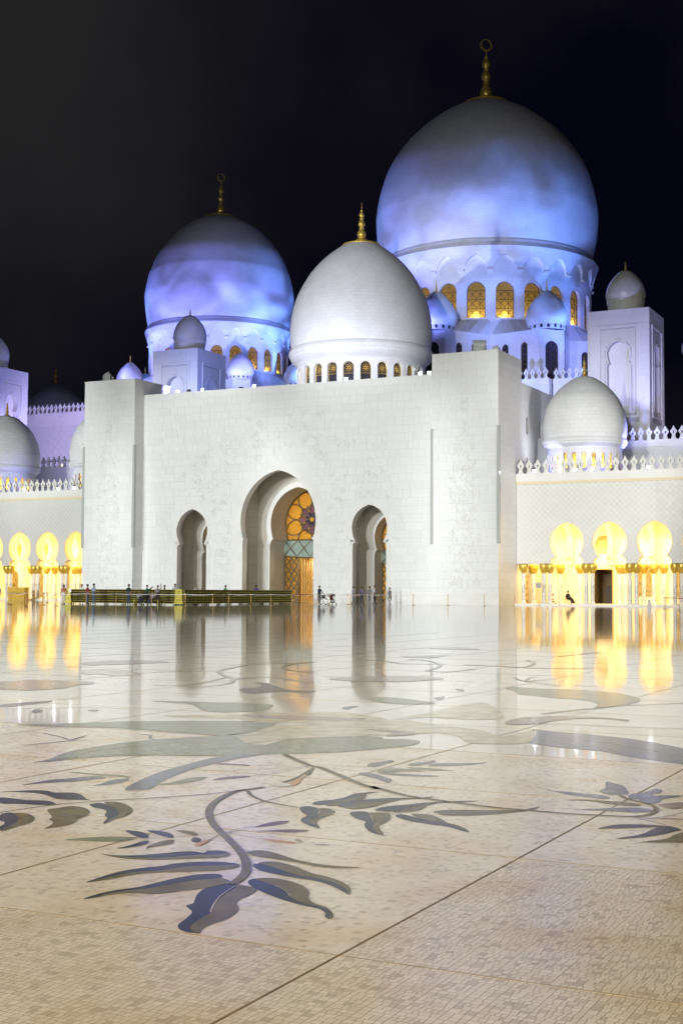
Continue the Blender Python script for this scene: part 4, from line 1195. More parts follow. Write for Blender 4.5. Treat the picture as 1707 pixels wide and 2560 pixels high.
def great_window(ia, parent, flower=True, YG=YG):
    c = ia.c
    zs = ia.zn
    # fanlight pane
    P = [p for p in ia.outline() if p[1] >= zs - 1e-3]
    mb = MB(); mb.prism(P[::-1], YG, YG + .03)
    pane = obj('fanlight_pane', mb, AMBER, parent)
    fr = MB()
    Q = [(x, YG - .05, z) for x, z in P]
    fr.tube(Q, 0.16, 6)
    obj('fanlight_frame', fr, FRAME, parent)
    zc = zs + (ia.za - zs) * 0.40
    R = ia.wb
    if flower:
        for k in range(8):
            a = pi / 2 + k * pi / 4
            leaf_glass((c, zc), 0.55, 1.62, a, 0.30, YG - .04, LILAC, 'petal_pane', parent)
            leaf_glass((c, zc), 0.22, 0.85, a + pi / 8, 0.16, YG - .055, VIOLET, 'petal_pane', parent)
            b = a + pi / 8
            leaf_glass((c, zc), 1.15, 1.6, b, 0.13, YG - .05, LEAFG, 'petal_pane', parent)
        bars = MB()
        ring = []
        for k in range(17):
            a = pi / 2 + k * pi / 8
            rr = 1.80 if k % 2 == 0 else 1.32
            ring.append((c + rr * cos(a), YG - .05, zc + rr * sin(a)))
        bars.tube(ring, .08, 5)
        for k in range(8):
            a0 = pi / 2 + k * pi / 4
            p0 = Vector((c + 1.8 * cos(a0), YG - .05, zc + 1.8 * sin(a0)))
            for s in (-1, 1):
                a1 = a0 + s * 0.62
                best = None
                pts = [p0]
                for j in range(1, 9):
                    t = j / 8
                    a = a0 + s * 0.85 * t * t
                    rr = 1.8 + t * 2.6
                    x, z = c + rr * cos(a), zc + rr * sin(a)
                    if z < zs or z > ia.za or abs(x - c) > ia.hw(z):
                        break
                    pts.append(Vector((x, YG - .05, z)))
                if len(pts) > 1:
                    bars.tube(pts, .10, 5)
        obj('fanlight_bars', bars, FRAME, parent)
    else:
        bars = MB()
        for k in range(6):
            a = pi * k / 5
            bars.tube([(c, YG - .05, zs + .8), (c + cos(a) * R * .9, YG - .05, zs + .8 + sin(a) * 1.6)], .05, 5)
        obj('fanlight_bars', bars, FRAME, parent)
    # teal canopy under the fanlight
    zt0 = ia.zj - 0.75
    w = ia.wj - 0.05
    mb = MB()
    n = 12
    for i in range(n):
        x0, x1 = c - w + 2 * w * i / n, c - w + 2 * w * (i + 1) / n
        s0 = 0.35 * (1 - ((x0 - c) / w) ** 2); s1 = 0.35 * (1 - ((x1 - c) / w) ** 2)
        mb.add([(x0, YG - .12 - s0, zt0 - s0 * .6), (x1, YG - .12 - s1, zt0 - s1 * .6), (x1, YG - .1, zs - .02), (x0, YG - .1, zs - .02)], [(0, 1, 2, 3)])
    cp = obj('canopy_glass', mb, TEAL, parent)
    f = MB()
    f.tube([(c - w + 2 * w * i / n, YG - .14 - 0.35 * (1 - ((2 * i / n - 1)) ** 2), zt0 - 0.21 * (1 - ((2 * i / n - 1)) ** 2)) for i in range(n + 1)], .075, 6)
    f.tube([(c - w, YG - .14, zs), (c + w, YG - .14, zs)], .075, 6)
    k = 4 if flower else 2
    for i in range(k):
        x0 = c - w + 2 * w * i / k
        x1 = c - w + 2 * w * (i + 1) / k
        f.tube([(x0, YG - .15, zs), ((x0 + x1) / 2, YG - .40, (zs + zt0) / 2), (x1, YG - .42, zt0 - .1)], .05, 5)
        f.tube([(x1, YG - .15, zs), ((x0 + x1) / 2, YG - .40, (zs + zt0) / 2), (x0, YG - .42, zt0 - .1)], .05, 5)
    obj('canopy_bars', f, FRAME, cp)
    # doors
    def leaf(x0, x1, name='door_leaf', lattice=True):
        mb = MB(); mb.box(x0, YG, .05, x1, YG + .04, zt0)
        d = obj(name, mb, AMBER, parent)
        f = MB()
        ww = x1 - x0
        for xx in (x0 + .06, x1 - .06):
            f.box(xx - .07, YG - .1, .05, xx + .07, YG - .01, zt0)
        f.box(x0 + .13, YG - .1, .05, x1 - .13, YG - .01, .2)
        if lattice:
            nz = max(3, int(zt0 / 0.95))
            for i in range(nz):
                za, zb = .2 + (zt0 - .3) * i / nz, .2 + (zt0 - .3) * (i + 1) / nz
                zm = (za + zb) / 2
                xm = (x0 + x1) / 2
                f.tube([(x0 + .1, YG - .06, za), (xm - ww * .1, YG - .06, zm), (xm, YG - .06, zb)], .075, 5)
                f.tube([(x1 - .1, YG - .06, za), (xm + ww * .1, YG - .06, zm), (xm, YG - .06, zb)], .075, 5)
                f.tube([(x0 + .1, YG - .06, zb), (xm - ww * .2, YG - .06, zm), (xm, YG - .06, za)], .075, 5)
                f.tube([(x1 - .1, YG - .06, zb), (xm + ww * .2, YG - .06, zm), (xm, YG - .06, za)], .075, 5)
        obj('door_lattice', f, FRAMED, d)
        return d
    if flower:
        leaf(c - w, c - w + 1.75)
        leaf(c + w - 1.75, c + w)
        # open doorway: gilded inner screen with flowers
        gm = mat('gilded_screen', (0.80, 0.52, 0.16), 0.5, noise=0.1)
        mb = MB(); mb.box(c - w + 1.0, YG + 3.2, 0, c + w - 1.0, YG + 3.3, 6.2)
        sc = obj('inner_screen', mb, gm, parent)
        fl = MB()
        r2 = random.Random(4)
        for col in range(9):
            x = c - w + 1.4 + col * 0.62
            z = .4
            P = []
            while z < 5.4:
                P.append((x + .18 * sin(z * 2.1 + col), YG + 3.18, z))
                q = r2.uniform(.05, .11)
                if r2.random() < .75:
                    sx = r2.choice((-1, 1)) * r2.uniform(.08, .2)
                    fl.box(P[-1][0] + sx - q, YG + 3.15, z - q, P[-1][0] + sx + q, YG + 3.19, z + q)
                z += .26
            fl.tube(P, .018, 4)
        obj('flower_inlay', fl, FRAMED, sc)
        mb = MB()
        for k in range(5):
            x = c - w + 1.9 + k * .14
            mb.tube([(x, YG + .5 + k * .3, .05), (x, YG + .5 + k * .3, 4.9)], .10, 8)
        obj('curtain_post', mb, mat('amber_drape', (0.55, 0.30, 0.06), 0.5), parent)
    else:
        leaf(c - w, c)
        leaf(c, c + w)
    # room beyond, so that the lamps stay inside
    mb = MB()
    x0, x1, y1, zt = c - w - .6, c + w + .6, YG + 4.2, ia.za + .5
    mb.add([(x0, YG + .1, 0), (x0, y1, 0), (x0, y1, zt), (x0, YG + .1, zt)], [(0, 1, 2, 3)])
    mb.add([(x1, YG + .1, 0), (x1, y1, 0), (x1, y1, zt), (x1, YG + .1, zt)], [(0, 1, 2, 3)])
    mb.add([(x0, y1, 0), (x1, y1, 0), (x1, y1, zt), (x0, y1, zt)], [(0, 1, 2, 3)])
    mb.add([(x0, YG + .1, zt), (x1, YG + .1, zt), (x1, y1, zt), (x0, y1, zt)], [(0, 1, 2, 3)])
    obj('inner_room_wall', mb, mat('gilded_room', (0.72, 0.55, 0.28), 0.6), parent)
great_window(I_C, portal, True)
great_window(I_R, portal, False, 128.0)
great_window(I_L, portal, False, 128.0)
for x, z, p in ((AXC - 1.2, 9.2, 330), (AXC + 1.6, 9.4, 330), (AXC, 4.2, 200)):
    lamp('hall_lamp', (x, YG + 1.9, z), p, (1.0, 0.84, 0.52), 0.3)
for a in (I_R, I_L):
    lamp('hall_lamp', (a.c, 129.6, 6.8), 110, (1.0, 0.82, 0.50), 0.2)
    lamp('hall_lamp', (a.c, 129.6, 2.4), 90, (1.0, 0.82, 0.50), 0.2)

# flanking towers
for nm, xa, xb, lab, sd in (('portal_tower', -92.3, -85.5, 'square white marble tower flanking the portal on the side of the shoe racks', 21),
                            ('portal_tower', -50.1, -43.25, 'square white marble tower between the portal and the arcade with the dark doorway', 22)):
    t = site(nm, lab, 'tower', ((xa + xb) / 2, 123.4, 0))
    mb = MB(); mb.box(xa, 120.0, 0, xb, 126.84, 24.54)
    obj('backing_wall', mb, MARBJ, t)
    clad(t, [((xa, 120.0, 0), 0, 0, xb - xa, 0, 24.55, [], []), ((xb, 120.0, 0), pi / 2, 0, 6.84, 0, 24.55, [], [])], 0.82, MARB, seed=sd, view=lambda f: 1.0 if f == 0 else 0.5)
    mb = MB()
    mb.box(xa - .03, 119.93, 0, xb + .05, 119.978, 1.2)
    mb.box(xb + .028, 119.98, 0, xb + .05, 126.8, 1.2)
    obj('plinth', mb, MARBS, t)
    for x in (xa, xb):
        f = MB()
        f.box(x - .13, 119.90, 5.9, x + .16, 120.25, 11.6)
        f.box(x - .11, 119.92, 11.62, x + .14, 120.25, 17.25)
        obj('glass_fin', f, FIN, t)
    c = (xa + xb) / 2
    def mask(x, z):
        w = 1.55 if z < 14 else 1.55 - (z - 14) * 0.2
        return 1.5 < z < 20.2 and abs(x - c) < max(w + .25 * sin(z * 1.3), .3)
    vines([(c - 1.8, c + 1.8, 1.5, 20.2)], 120.0 - .028, sd, 200, t, inside=mask)
    mb = MB(); mb.box(xa - .05, 119.95, 24.552, xb + .05, 126.9, 24.62)
    obj('coping', mb, MARBS, t)

# body of the entrance hall behind the portal
blk = site('entrance_hall', 'plain white block behind the portal with narrow arched side windows', 'building', (AXC, 134, 0))
mb = MB()
mb.add([(-92.3, 126.86, 22.3), (-43.25, 126.86, 22.3), (-43.25, 150, 22.3), (-92.3, 150, 22.3)], [(0, 1, 2, 3)])
mb.add([(-85.5, 122.76, 22.3), (-50.1, 122.76, 22.3), (-50.1, 126.86, 22.3), (-85.5, 126.86, 22.3)], [(0, 1, 2, 3)])
obj('roof', mb, ROOFM, blk)
wins = [Arch(1.76, .36, 18.7, .36, 18.75, .36, 18.75, 19.12, 17.35), Arch(5.96, .36, 18.7, .36, 18.75, .36, 18.75, 19.12, 17.35),
        Arch(1.76, .36, 14.6, .36, 14.62, .36, 14.62, 14.9, 13.0), Arch(5.96, .36, 14.6, .36, 14.62, .36, 14.62, 14.9, 13.0)]
Mside = Matrix.Translation((-43.25, 126.86, 0)) @ Matrix.Rotation(pi / 2, 4, 'Z')
w2 = MB()
for zz0, zz1, ws in ((0, 16, wins[2:]), (16, 22.38, wins[:2])):
    arch_wall(w2, 0, 23, zz0, zz1, ws, 0)
for a in wins:
    reveal(w2, a, 0, .35)
w2.v = [tuple(Mside @ Vector(p)) for p in w2.v]
obj('side_wall', w2, MARBJ, blk)
clad(blk, [((-43.25, 126.86, 0), pi / 2, 0, 14, 12.2, 22.38, wins, [])], 0.85, MARB, seed=31)
for a in wins:
    mb = MB(); mb.prism(a.outline()[::-1], .28, .3, Mside)
    w = obj('window', mb, GLASSD, blk)
    f = MB()
    f.tube([tuple(Mside @ Vector((x, .24, z))) for x, z in a.outline()], .05, 5)
    f.tube([tuple(Mside @ Vector((a.c, .24, a.z0))), tuple(Mside @ Vector((a.c, .24, a.za)))], .03, 5)
    obj('window_frame', f, FRAME, w)
mb = MB()
mb.add([(-92.3, 126.86, 0), (-92.3, 150, 0), (-92.3, 150, 22.3), (-92.3, 126.86, 22.3)], [(0, 1, 2, 3)])
obj('rear_wall', mb, MARBJ, blk)

# ------------------------------------------------------------------ domes
FIN_B = [(2.2, 0), (2.28, .08), (2.2, .22), (1.5, .34), (.9, .55), (.62, .9), (.36, 1.02), (.34, 1.06), (.5, 1.3), (.52, 1.5), (.44, 1.8), (.25, 2.08), (.32, 2.16), (.32, 2.22), (.22, 2.3), (.36, 2.55), (.41, 2.72), (.35, 2.95), (.2, 3.25), (.27, 3.33), (.27, 3.38), (.17, 3.48), (.28, 3.66), (.31, 3.8), (.25, 4.0), (.12, 4.28), (.16, 4.36), (.05, 4.5), (.02, 5.4), (0.001, 5.42)]
FIN_M = [(3.3, -.25), (3.52, -.12), (3.4, .05), (2.2, .35), (1.2, .62), (.86, .95), (.80, 1.15), (.92, 1.5), (.90, 1.95), (.66, 2.5), (.36, 3.05), (.55, 3.15), (.55, 3.25), (.32, 3.4), (.6, 3.75), (.73, 4.1), (.62, 4.6), (.3, 5.05), (.4, 5.15), (.4, 5.25), (.28, 5.35), (.52, 5.7), (.61, 6.05), (.5, 6.5), (.3, 6.95), (.34, 7.05), (.2, 7.15), (.09, 7.6), (.07, 8.1), (.001, 8.12)]
PRF_F = [(1.0, -.0), (.976, .215), (.915, .43), (.81, .644), (.675, .845), (.495, 1.03), (.262, 1.2), (.12, 1.245), (.001, 1.26)]

def spline(P, n=4):
    out = []
    Q = [P[0]] + list(P) + [P[-1]]
    for i in range(1, len(Q) - 2):
        p0, p1, p2, p3 = (Vector(Q[i + k]) for k in (-1, 0, 1, 2))
        for j in range(n):
            t = j / n
            q = 0.5 * ((2 * p1) + (p2 - p0) * t + (2 * p0 - 5 * p1 + 4 * p2 - p3) * t * t + (3 * p1 - p0 - 3 * p2 + p3) * t ** 3)
            out.append((max(q.x, 0.0), q.y))
    out.append(tuple(P[-1]))
    return out

def crescent(c, z, r, parent, yaw):
    mb = MB()
    n = 28
    o, i = [], []
    for k in range(n):
        a = -pi / 2 + 2 * pi * k / n
        o.append((r * cos(a), z + r * sin(a)))
        i.append((r * .80 * cos(a), z + r * .09 + r * .80 * sin(a)))
    M = Matrix.Translation((c[0], c[1], 0)) @ Matrix.Rotation(yaw, 4, 'Z')
    for k in range(n):
        k2 = (k + 1) % n
        for y in (-.1, .1):
            mb.add([(o[k][0], y, o[k][1]), (o[k2][0], y, o[k2][1]), (i[k2][0], y, i[k2][1]), (i[k][0], y, i[k][1])], [(0, 1, 2, 3)], M)
        for P in (o, i):
            mb.add([(P[k][0], -.1, P[k][1]), (P[k2][0], -.1, P[k2][1]), (P[k2][0], .1, P[k2][1]), (P[k][0], .1, P[k][1])], [(0, 1, 2, 3)], M)
    return obj('crescent', mb, GOLD, parent)

def ring_bays(N, face, span):
    out = []
    for k in range(N):
        a = 2 * pi * k / N
        d = (a - face + pi) % (2 * pi) - pi
        out.append((a, abs(d) <= span))
    return out

def drum(parent, c, rfun, z0, z1, N, arches_for, face, depth, R, span=radians(105), matl=None, name='drum_wall', extra=()):
    """a drum of N bays unrolled and bent; arches_for() gives the openings of one bay about u=0"""
    mb = MB(); rvs = []
    arc = 2 * pi * R / N
    ops = arches_for()
    for a, vis in ring_bays(N, face, span):
        def bend(u, z, y=0.0, a=a):
            t = a + u / R
            r = rfun(z) - y
            return (c[0] + r * sin(t), c[1] - r * cos(t), z)
        seg = 4
        if not vis:
            for s in range(seg):
                u0, u1 = -arc / 2 + arc * s / seg, -arc / 2 + arc * (s + 1) / seg
                zs = sorted(set([z0, z1] + [e for e in extra if z0 < e < z1]))
                for za, zb in zip(zs, zs[1:]):
                    mb.add([bend(u0, za), bend(u1, za), bend(u1, zb), bend(u0, zb)], [(0, 1, 2, 3)], None, [((u0, za), (u1, za), (u1, zb), (u0, zb))])
            continue
        tmp = MB()
        arch_wall(tmp, -arc / 2, arc / 2, z0, z1, ops, 0, lambda x, z: (x, 0, z), extra=extra)
        for f in tmp.f:
            q = [tmp.v[i] for i in f]
            mb.add([bend(p[0], p[2]) for p in q], [(0, 1, 2, 3)], None, [tuple((p[0] + a * R, p[2]) for p in q)])
        for op in ops:
            P = op.outline()
            rv = MB(); rvs.append(rv)
            for p, q in zip(P, P[1:]):
                if callable(depth):
                    y0, y1 = depth(p[1]), depth(q[1])
                else:
                    y0 = y1 = depth
                rv.add([bend(p[0], p[1]), bend(q[0], q[1]), bend(q[0], q[1], y1), bend(p[0], p[1], y0)], [(0, 1, 2, 3)])
    o = obj(name, mb, matl or DRUM, parent)
    for rm in rvs:
        obj('opening_reveal', rm, MARBS, parent)
    return o

def win_glass(parent, c, R, depth, op, a, glass, frame, style=0):
    def bend(u, z, y):
        t = a + u / R
        r = R - y
        return (c[0] + r * sin(t), c[1] - r * cos(t), z)
    P = op.outline()
    mb = MB()
    mb.add([bend(x, z, depth) for x, z in P], [tuple(range(len(P)))])
    w = obj('window', mb, glass, parent)
    f = MB()
    f.tube([bend(x, z, depth - .06) for x, z in P], .06 * op.wj / 1.2 + .015, 5)
    W, z0, z1 = op.wj, op.z0, op.za
    r = .035 * W / 1.2 + .008
    if style == 0:
        for t in (.27, .52, .77):
            z = z0 + (z1 - z0) * t
            h = op.hw(z)
            f.tube([bend(-h, z, depth - .04), bend(h, z, depth - .04)], r, 5)
        for x in (-W * .42, W * .42):
            f.tube([bend(x, z0, depth - .05), bend(x, z0 + (z1 - z0) * .77, depth - .05)], r * .8, 5)
        for t in (0.0, .25, .5):
            zb = z0 + (z1 - z0) * t
            H = (z1 - z0) * .25
            for s in (-1, 1):
                f.tube([bend(-s * W, zb, depth - .045), bend(-s * W * .35, zb + H * .75, depth - .045), bend(0, zb + H, depth - .045)], r * .8, 5)
                f.tube([bend(-s * W * .85, zb + H, depth - .045), bend(-s * W * .3, zb + H * .55, depth - .045), bend(s * W * .2, zb, depth - .045)], r * .7, 5)
    elif style == 1:      # star lattice
        zc = z1 - W * 1.15
        for k in range(8):
            t = k * pi / 4
            f.tube([bend(W * .15 * cos(t), zc + W * .15 * sin(t), depth - .05), bend(W * .55 * cos(t + .39), zc + W * .55 * sin(t + .39), depth - .05), bend(W * .9 * cos(t), zc + W * .9 * sin(t), depth - .05), bend(W * .55 * cos(t - .39), zc + W * .55 * sin(t - .39), depth - .05), bend(W * .15 * cos(t), zc + W * .15 * sin(t), depth - .05)], r, 4)
        for t in (.18, .38):
            z = z0 + (z1 - z0) * t
            f.tube([bend(-W, z, depth - .05), bend(0, z - .12, depth - .05), bend(W, z, depth - .05)], r, 4)
        f.tube([bend(0, z0, depth - .05), bend(0, z0 + (z1 - z0) * .4, depth - .05)], r, 4)
        f.tube([bend(-W, zc - W, depth - .05), bend(W, zc - W, depth - .05)], r * 1.2, 4)
    elif style == 2:
        z = z0 + (z1 - z0) * .7
        f.tube([bend(-W, z, depth - .05), bend(W, z, depth - .05)], r, 4)
    elif style == 3:      # crossed wavy lattice
        n = int((z1 - z0) / (W * 1.1))
        for i in range(n):
            za, zb = z0 + (z1 - z0) * i / n, z0 + (z1 - z0) * (i + 1) / n
            for s in (-1, 1):
                h0, h1 = op.hw(za + .01), op.hw(zb - .01)
                f.tube([bend(-s * h0, za, depth - .05), bend(0, (za + zb) / 2 + .1, depth - .05), bend(s * h1, zb, depth - .05)], r * .9, 4)
    obj('window_lattice', f, frame, w)
    return w

CAMDIR = lambda c: atan2(-c[0], c[1])          # bearing of the camera from a dome, from -Y towards +X

def big_dome(label, c, shell, cor, R0, z_niche, z_win0, win, z_base, kx, finial_z, fk, glow):
    t = site('great_dome', label, 'dome', (c[0], c[1], z_base))
    face = CAMDIR(c)
    mb = MB(); mb.lathe(spline(shell, 5), 112, c)
    sh = obj('dome_shell', mb, DOMEM, t, smooth=True)
    # cornice: thin lip between shell and drum
    (rl, zl), (rf, zf) = cor
    mb = MB(); mb.lathe([(shell[0][0], shell[0][1] + .02), (rl, zl), (rl + .12 * kx, zl - .12 * kx), (rl + .10 * kx, zl - .3 * kx), (rl + .35 * kx, zl - .55 * kx), (rf, zf)], 112, c)
    obj('cornice', mb, DRUM, t, smooth=True)
    def rf_fun(z):
        if z < z_niche:
            return R0
        u = (z - z_niche) / (zf - z_niche)
        return R0 + (rf - R0) * (u ** 1.5)
    arc = 2 * pi * R0 / 24
    hwn = arc * .40
    niche = lambda: [Arch(0, hwn, z_niche + .6 * kx, hwn, z_niche + .62 * kx, hwn, z_niche + .62 * kx, z_niche + 2.75 * kx, z_niche)]
    ex = [z_niche + (zf - z_niche) * i / 6 for i in range(1, 6)]
    drum(t, c, rf_fun, z_niche, zf, 24, niche, face, lambda z: rf_fun(z) - R0 + .02, R0, name='flared_band', extra=ex)
    nb = MB(); nb.lathe([(R0 - .02, z_niche - .1), (R0 - .02, z_niche + 2.9 * kx)], 96, c)
    obj('niche_back', nb, DRUM, t, smooth=True)
    drum(t, c, lambda z: R0, z_base, z_niche, 24, win, face, .62 * kx, R0)
    ops = win()[0]
    for a, vis in ring_bays(24, face, radians(100)):
        if not vis:
            continue
        win_glass(t, c, R0, .6 * kx, ops, a, AMBER, FRAME, 0)
        # corbel between the niches
        m = a + pi / 24
        M = Matrix.Translation((c[0], c[1], 0)) @ Matrix.Rotation(m, 4, 'Z')
        cb = MB(); cb.box(-.42 * kx, -R0 - .42 * kx, z_niche + .55 * kx, .42 * kx, -R0 + .1, z_niche + .78 * kx, M)
        obj('corbel', cb, MARBS, t)
        d = (a - face + pi) % (2 * pi) - pi
        if abs(d) < radians(75):
            r = R0 - 1.1 * kx
            lamp('drum_lamp', (c[0] + r * sin(a), c[1] - r * cos(a), ops.z0 + .15 * kx), glow, (1.0, 0.84, 0.40), .12)
    # inner screen so that the drum reads solid
    mb = MB(); mb.lathe([(R0 - 2.6 * kx, z_base), (R0 - 2.6 * kx, z_niche)], 48, c)
    mb.lathe([(R0 - 2.6 * kx, z_niche), (R0 - .05, z_niche)], 48, c)
    mb.lathe([(R0 - 2.6 * kx, ops.z0 - .4), (R0 - .05, ops.z0 - .4)], 48, c)
    obj('inner_drum', mb, mat('drum_inner', (0.55, 0.42, 0.22), 0.7), t)
    mb = MB(); mb.lathe([(r * fk, finial_z + z * fk) for r, z in spline(FIN_M, 2)], 28, c)
    fo = obj('finial', mb, GOLD, t, smooth=True)
    crescent(c, finial_z + 9.0 * fk, .95 * fk, fo, face + .5)
    return t

CM, CL, CF = (-67.65, 182.7), (-113.7, 182.7), (-67.7, 140.4)
SH_M = [(15.42, 49.5), (15.66, 50.7), (15.95, 52.0), (16.15, 53.6), (16.25, 55.4), (16.21, 56.7), (15.72, 59.6), (14.60, 63.1), (12.8, 66.1), (10.4, 68.8), (6.95, 71.55), (3.4, 73.35), (0.01, 73.9)]
big_dome('largest white marble dome with a ring of glowing arched windows', CM, SH_M, ((15.55, 49.3), (16.25, 48.2)), 15.2, 44.4, 0,
         lambda: [Arch(0, 1.28, 42.2, 1.28, 42.22, 1.28, 42.22, 43.5, 38.5)], 36.0, 1.0, 73.65, 1.0, 75)
SH_L = [(11.5, 43.6), (11.62, 44.3), (11.9, 46.3), (12.08, 48.0), (12.06, 49.2), (11.6, 51.7), (11.2, 52.9), (10.0, 55.7), (8.1, 58.2), (5.7, 60.35), (2.75, 61.85), (0.01, 62.35)]
big_dome('second largest white dome, behind the small turret over the shoe racks', CL, SH_L, ((11.6, 43.45), (12.03, 42.65)), 11.3, 39.85, 0,
         lambda: [Arch(0, .94, 38.15, .94, 38.17, .94, 38.17, 39.1, 35.6)], 33.4, .735, 62.15, .74, 40)

# star podiums with eight little domes each
def star(c, s, z0, z1):
    P = []
    tips = []
    for k in range(8):
        a = k * pi / 4
        d = Vector((sin(a), -cos(a)))
        n = Vector((cos(a), sin(a)))
        tip = d * 20.6 * s
        P.append(tip - n * 1.83 * s)
        P.append(tip + n * 1.83 * s)
        b = a + pi / 8
        P.append(Vector((sin(b), -cos(b))) * 15.55 * s)
    return [(c[0] + p.x, c[1] + p.y) for p in P]

def podium(label, c, s, z0, z1, Rd, zsk):
    t = site('star_podium', label, 'building', (c[0], c[1], z0))
    P = star(c, s, z0, z1)
    n = len(P)
    face = CAMDIR(c)
    mb = MB()
    for i in range(n):
        a, b = Vector(P[i]), Vector(P[(i + 1) % n])
        d = b - a
        L = d.length
        rz = atan2(d.y, d.x)
        M = Matrix.Translation((a.x, a.y, 0)) @ Matrix.Rotation(rz, 4, 'Z')
        mid = (a + b) / 2 - Vector(c)
        bear = atan2(mid.x, -mid.y)
        vis = abs((bear - face + pi) % (2 * pi) - pi) < radians(75)
        tmp = MB()
        ops = []
        if vis:
            if i % 3 == 0:
                ops = [Arch(L / 2, .95 * s, z1 - 2.5 * s, .95 * s, z1 - 2.49 * s, .95 * s, z1 - 2.49 * s, z1 - 1.5 * s, z1 - 7.6 * s)]
            else:
                qs = (.30, .69) if i % 3 == 2 else (.31, .70)
                ops = [Arch(L * q, .52 * s, z1 - 2.1 * s, .52 * s, z1 - 2.09 * s, .52 * s, z1 - 2.09 * s, z1 - 1.5 * s, z1 - 7.6 * s) for q in qs]
        arch_wall(tmp, 0, L, z0, z1, ops, 0)
        for op in ops:
            reveal(tmp, op, 0, .3)
        uv = [tuple((tmp.v[k][0] + i * 7.3, tmp.v[k][2]) for k in f) for f in tmp.f]
        mb.add(tmp.v, tmp.f, M, uv)
        for op in ops:
            g = MB(); g.prism(op.outline()[::-1], .22, .24, M)
            w = obj('window', g, GLASSD, t)
            fr = MB()
            fr.tube([tuple(M @ Vector((x, .18, z))) for x, z in op.outline()], .05, 5)
            nz = int((op.za - op.z0) / (op.wj * 1.2))
            for k in range(nz):
                za, zb = op.z0 + (op.za - op.z0) * k / nz, op.z0 + (op.za - op.z0) * (k + 1) / nz
                for sg in (-1, 1):
                    fr.tube([tuple(M @ Vector((op.c - sg * op.hw(za + .01), .18, za))), tuple(M @ Vector((op.c, .18, (za + zb) / 2 + .12))), tuple(M @ Vector((op.c + sg * op.hw(zb - .02), .18, zb)))], .022, 4)
            obj('window_lattice', fr, FRAME, w)
    obj('podium_wall', mb, DRUM, t)
    # sloping stone skirt up to the drum
    sk = MB()
    m = 96
    for i in range(n):
        for j in range(4):
            p = Vector(P[i]).lerp(Vector(P[(i + 1) % n]), j / 4); q = Vector(P[i]).lerp(Vector(P[(i + 1) % n]), (j + 1) / 4)
            def inner(v):
                d = (v - Vector(c)).normalized()
                return Vector(c) + d * Rd
            a, b = inner(p), inner(q)
            sk.add([(p.x, p.y, z1), (q.x, q.y, z1), (b.x, b.y, zsk), (a.x, a.y, zsk)], [(0, 1, 2, 3)], None, [((0, 0), (1, 0), (1, 3), (0, 3))])
    obj('podium_roof', sk, mat('roof_marble', (0.66, 0.66, 0.66), 0.55, noise=0.1, nscale=.6), t)
    return t
podium('star-shaped white podium with lattice windows under the largest dome', CM, 1.0, 20, 36.0, 15.15, 38.3)
podium('star-shaped white podium under the second largest dome', CL, .745, 20, 33.2, 11.28, 35.3)

def small_dome(label, group, c, s, z, glow=False):
    t = site('small_dome', label, 'dome', (c[0], c[1], z), group)
    sh = [(2.44, .62), (2.6, .95), (2.79, 1.45), (2.78, 2.15), (2.52, 2.95), (2.0, 3.9), (1.35, 4.62), (.6, 5.3), (.01, 5.45)]
    mb = MB(); mb.lathe([(r * s, z + h * s) for r, h in spline(sh, 4)], 48, c)
    obj('dome_shell', mb, DOMES, t, smooth=True)
    face = CAMDIR(c)
    R = 2.44 * s
    op = lambda: [Arch(0, .19 * s, z + .4 * s, .19 * s, z + .41 * s, .19 * s, z + .41 * s, z + .58 * s, z + .1 * s)]
    drum(t, c, lambda q: R, z - .1, z + .68 * s, 16, op, face, .12 * s, R, span=radians(80))
    for a, vis in ring_bays(16, face, radians(75)):
        if vis:
            win_glass(t, c, R, .11 * s, op()[0], a, GLASSD, FRAME, 2)
    mb = MB(); k = .26 * s
    mb.lathe([(r * k * 1.0, z + 5.28 * s + h * k * 1.35) for r, h in FIN_B], 16, c)
    obj('finial', mb, GOLD, t, smooth=True)
    return t
for k in (-1, 0, 1, 2):
    a = k * pi / 4
    small_dome('small onion dome by the largest dome, ' + {-1: 'on the side of the second largest dome', 0: 'directly behind the entrance dome', 1: 'behind the tower of the doorway arcade', 2: 'on the side of the keyhole turret'}[k], 'small domes round the largest dome', (CM[0] + 19.2 * sin(a), CM[1] - 19.2 * cos(a)), 1.0, 36.05)
for k in (-2, -1, 0, 1, 2):
    a = k * pi / 4
    small_dome('small onion dome by the second largest dome, ' + {-2: 'at its outer side', -1: 'over the tower at the shoe racks', 0: 'hidden behind the small turret', 1: 'between the small turret and the entrance dome', 2: 'on the side of the largest dome'}[k], 'small domes round the second largest dome', (CL[0] + 14.4 * sin(a), CL[1] - 14.4 * cos(a)), .76, 33.25)

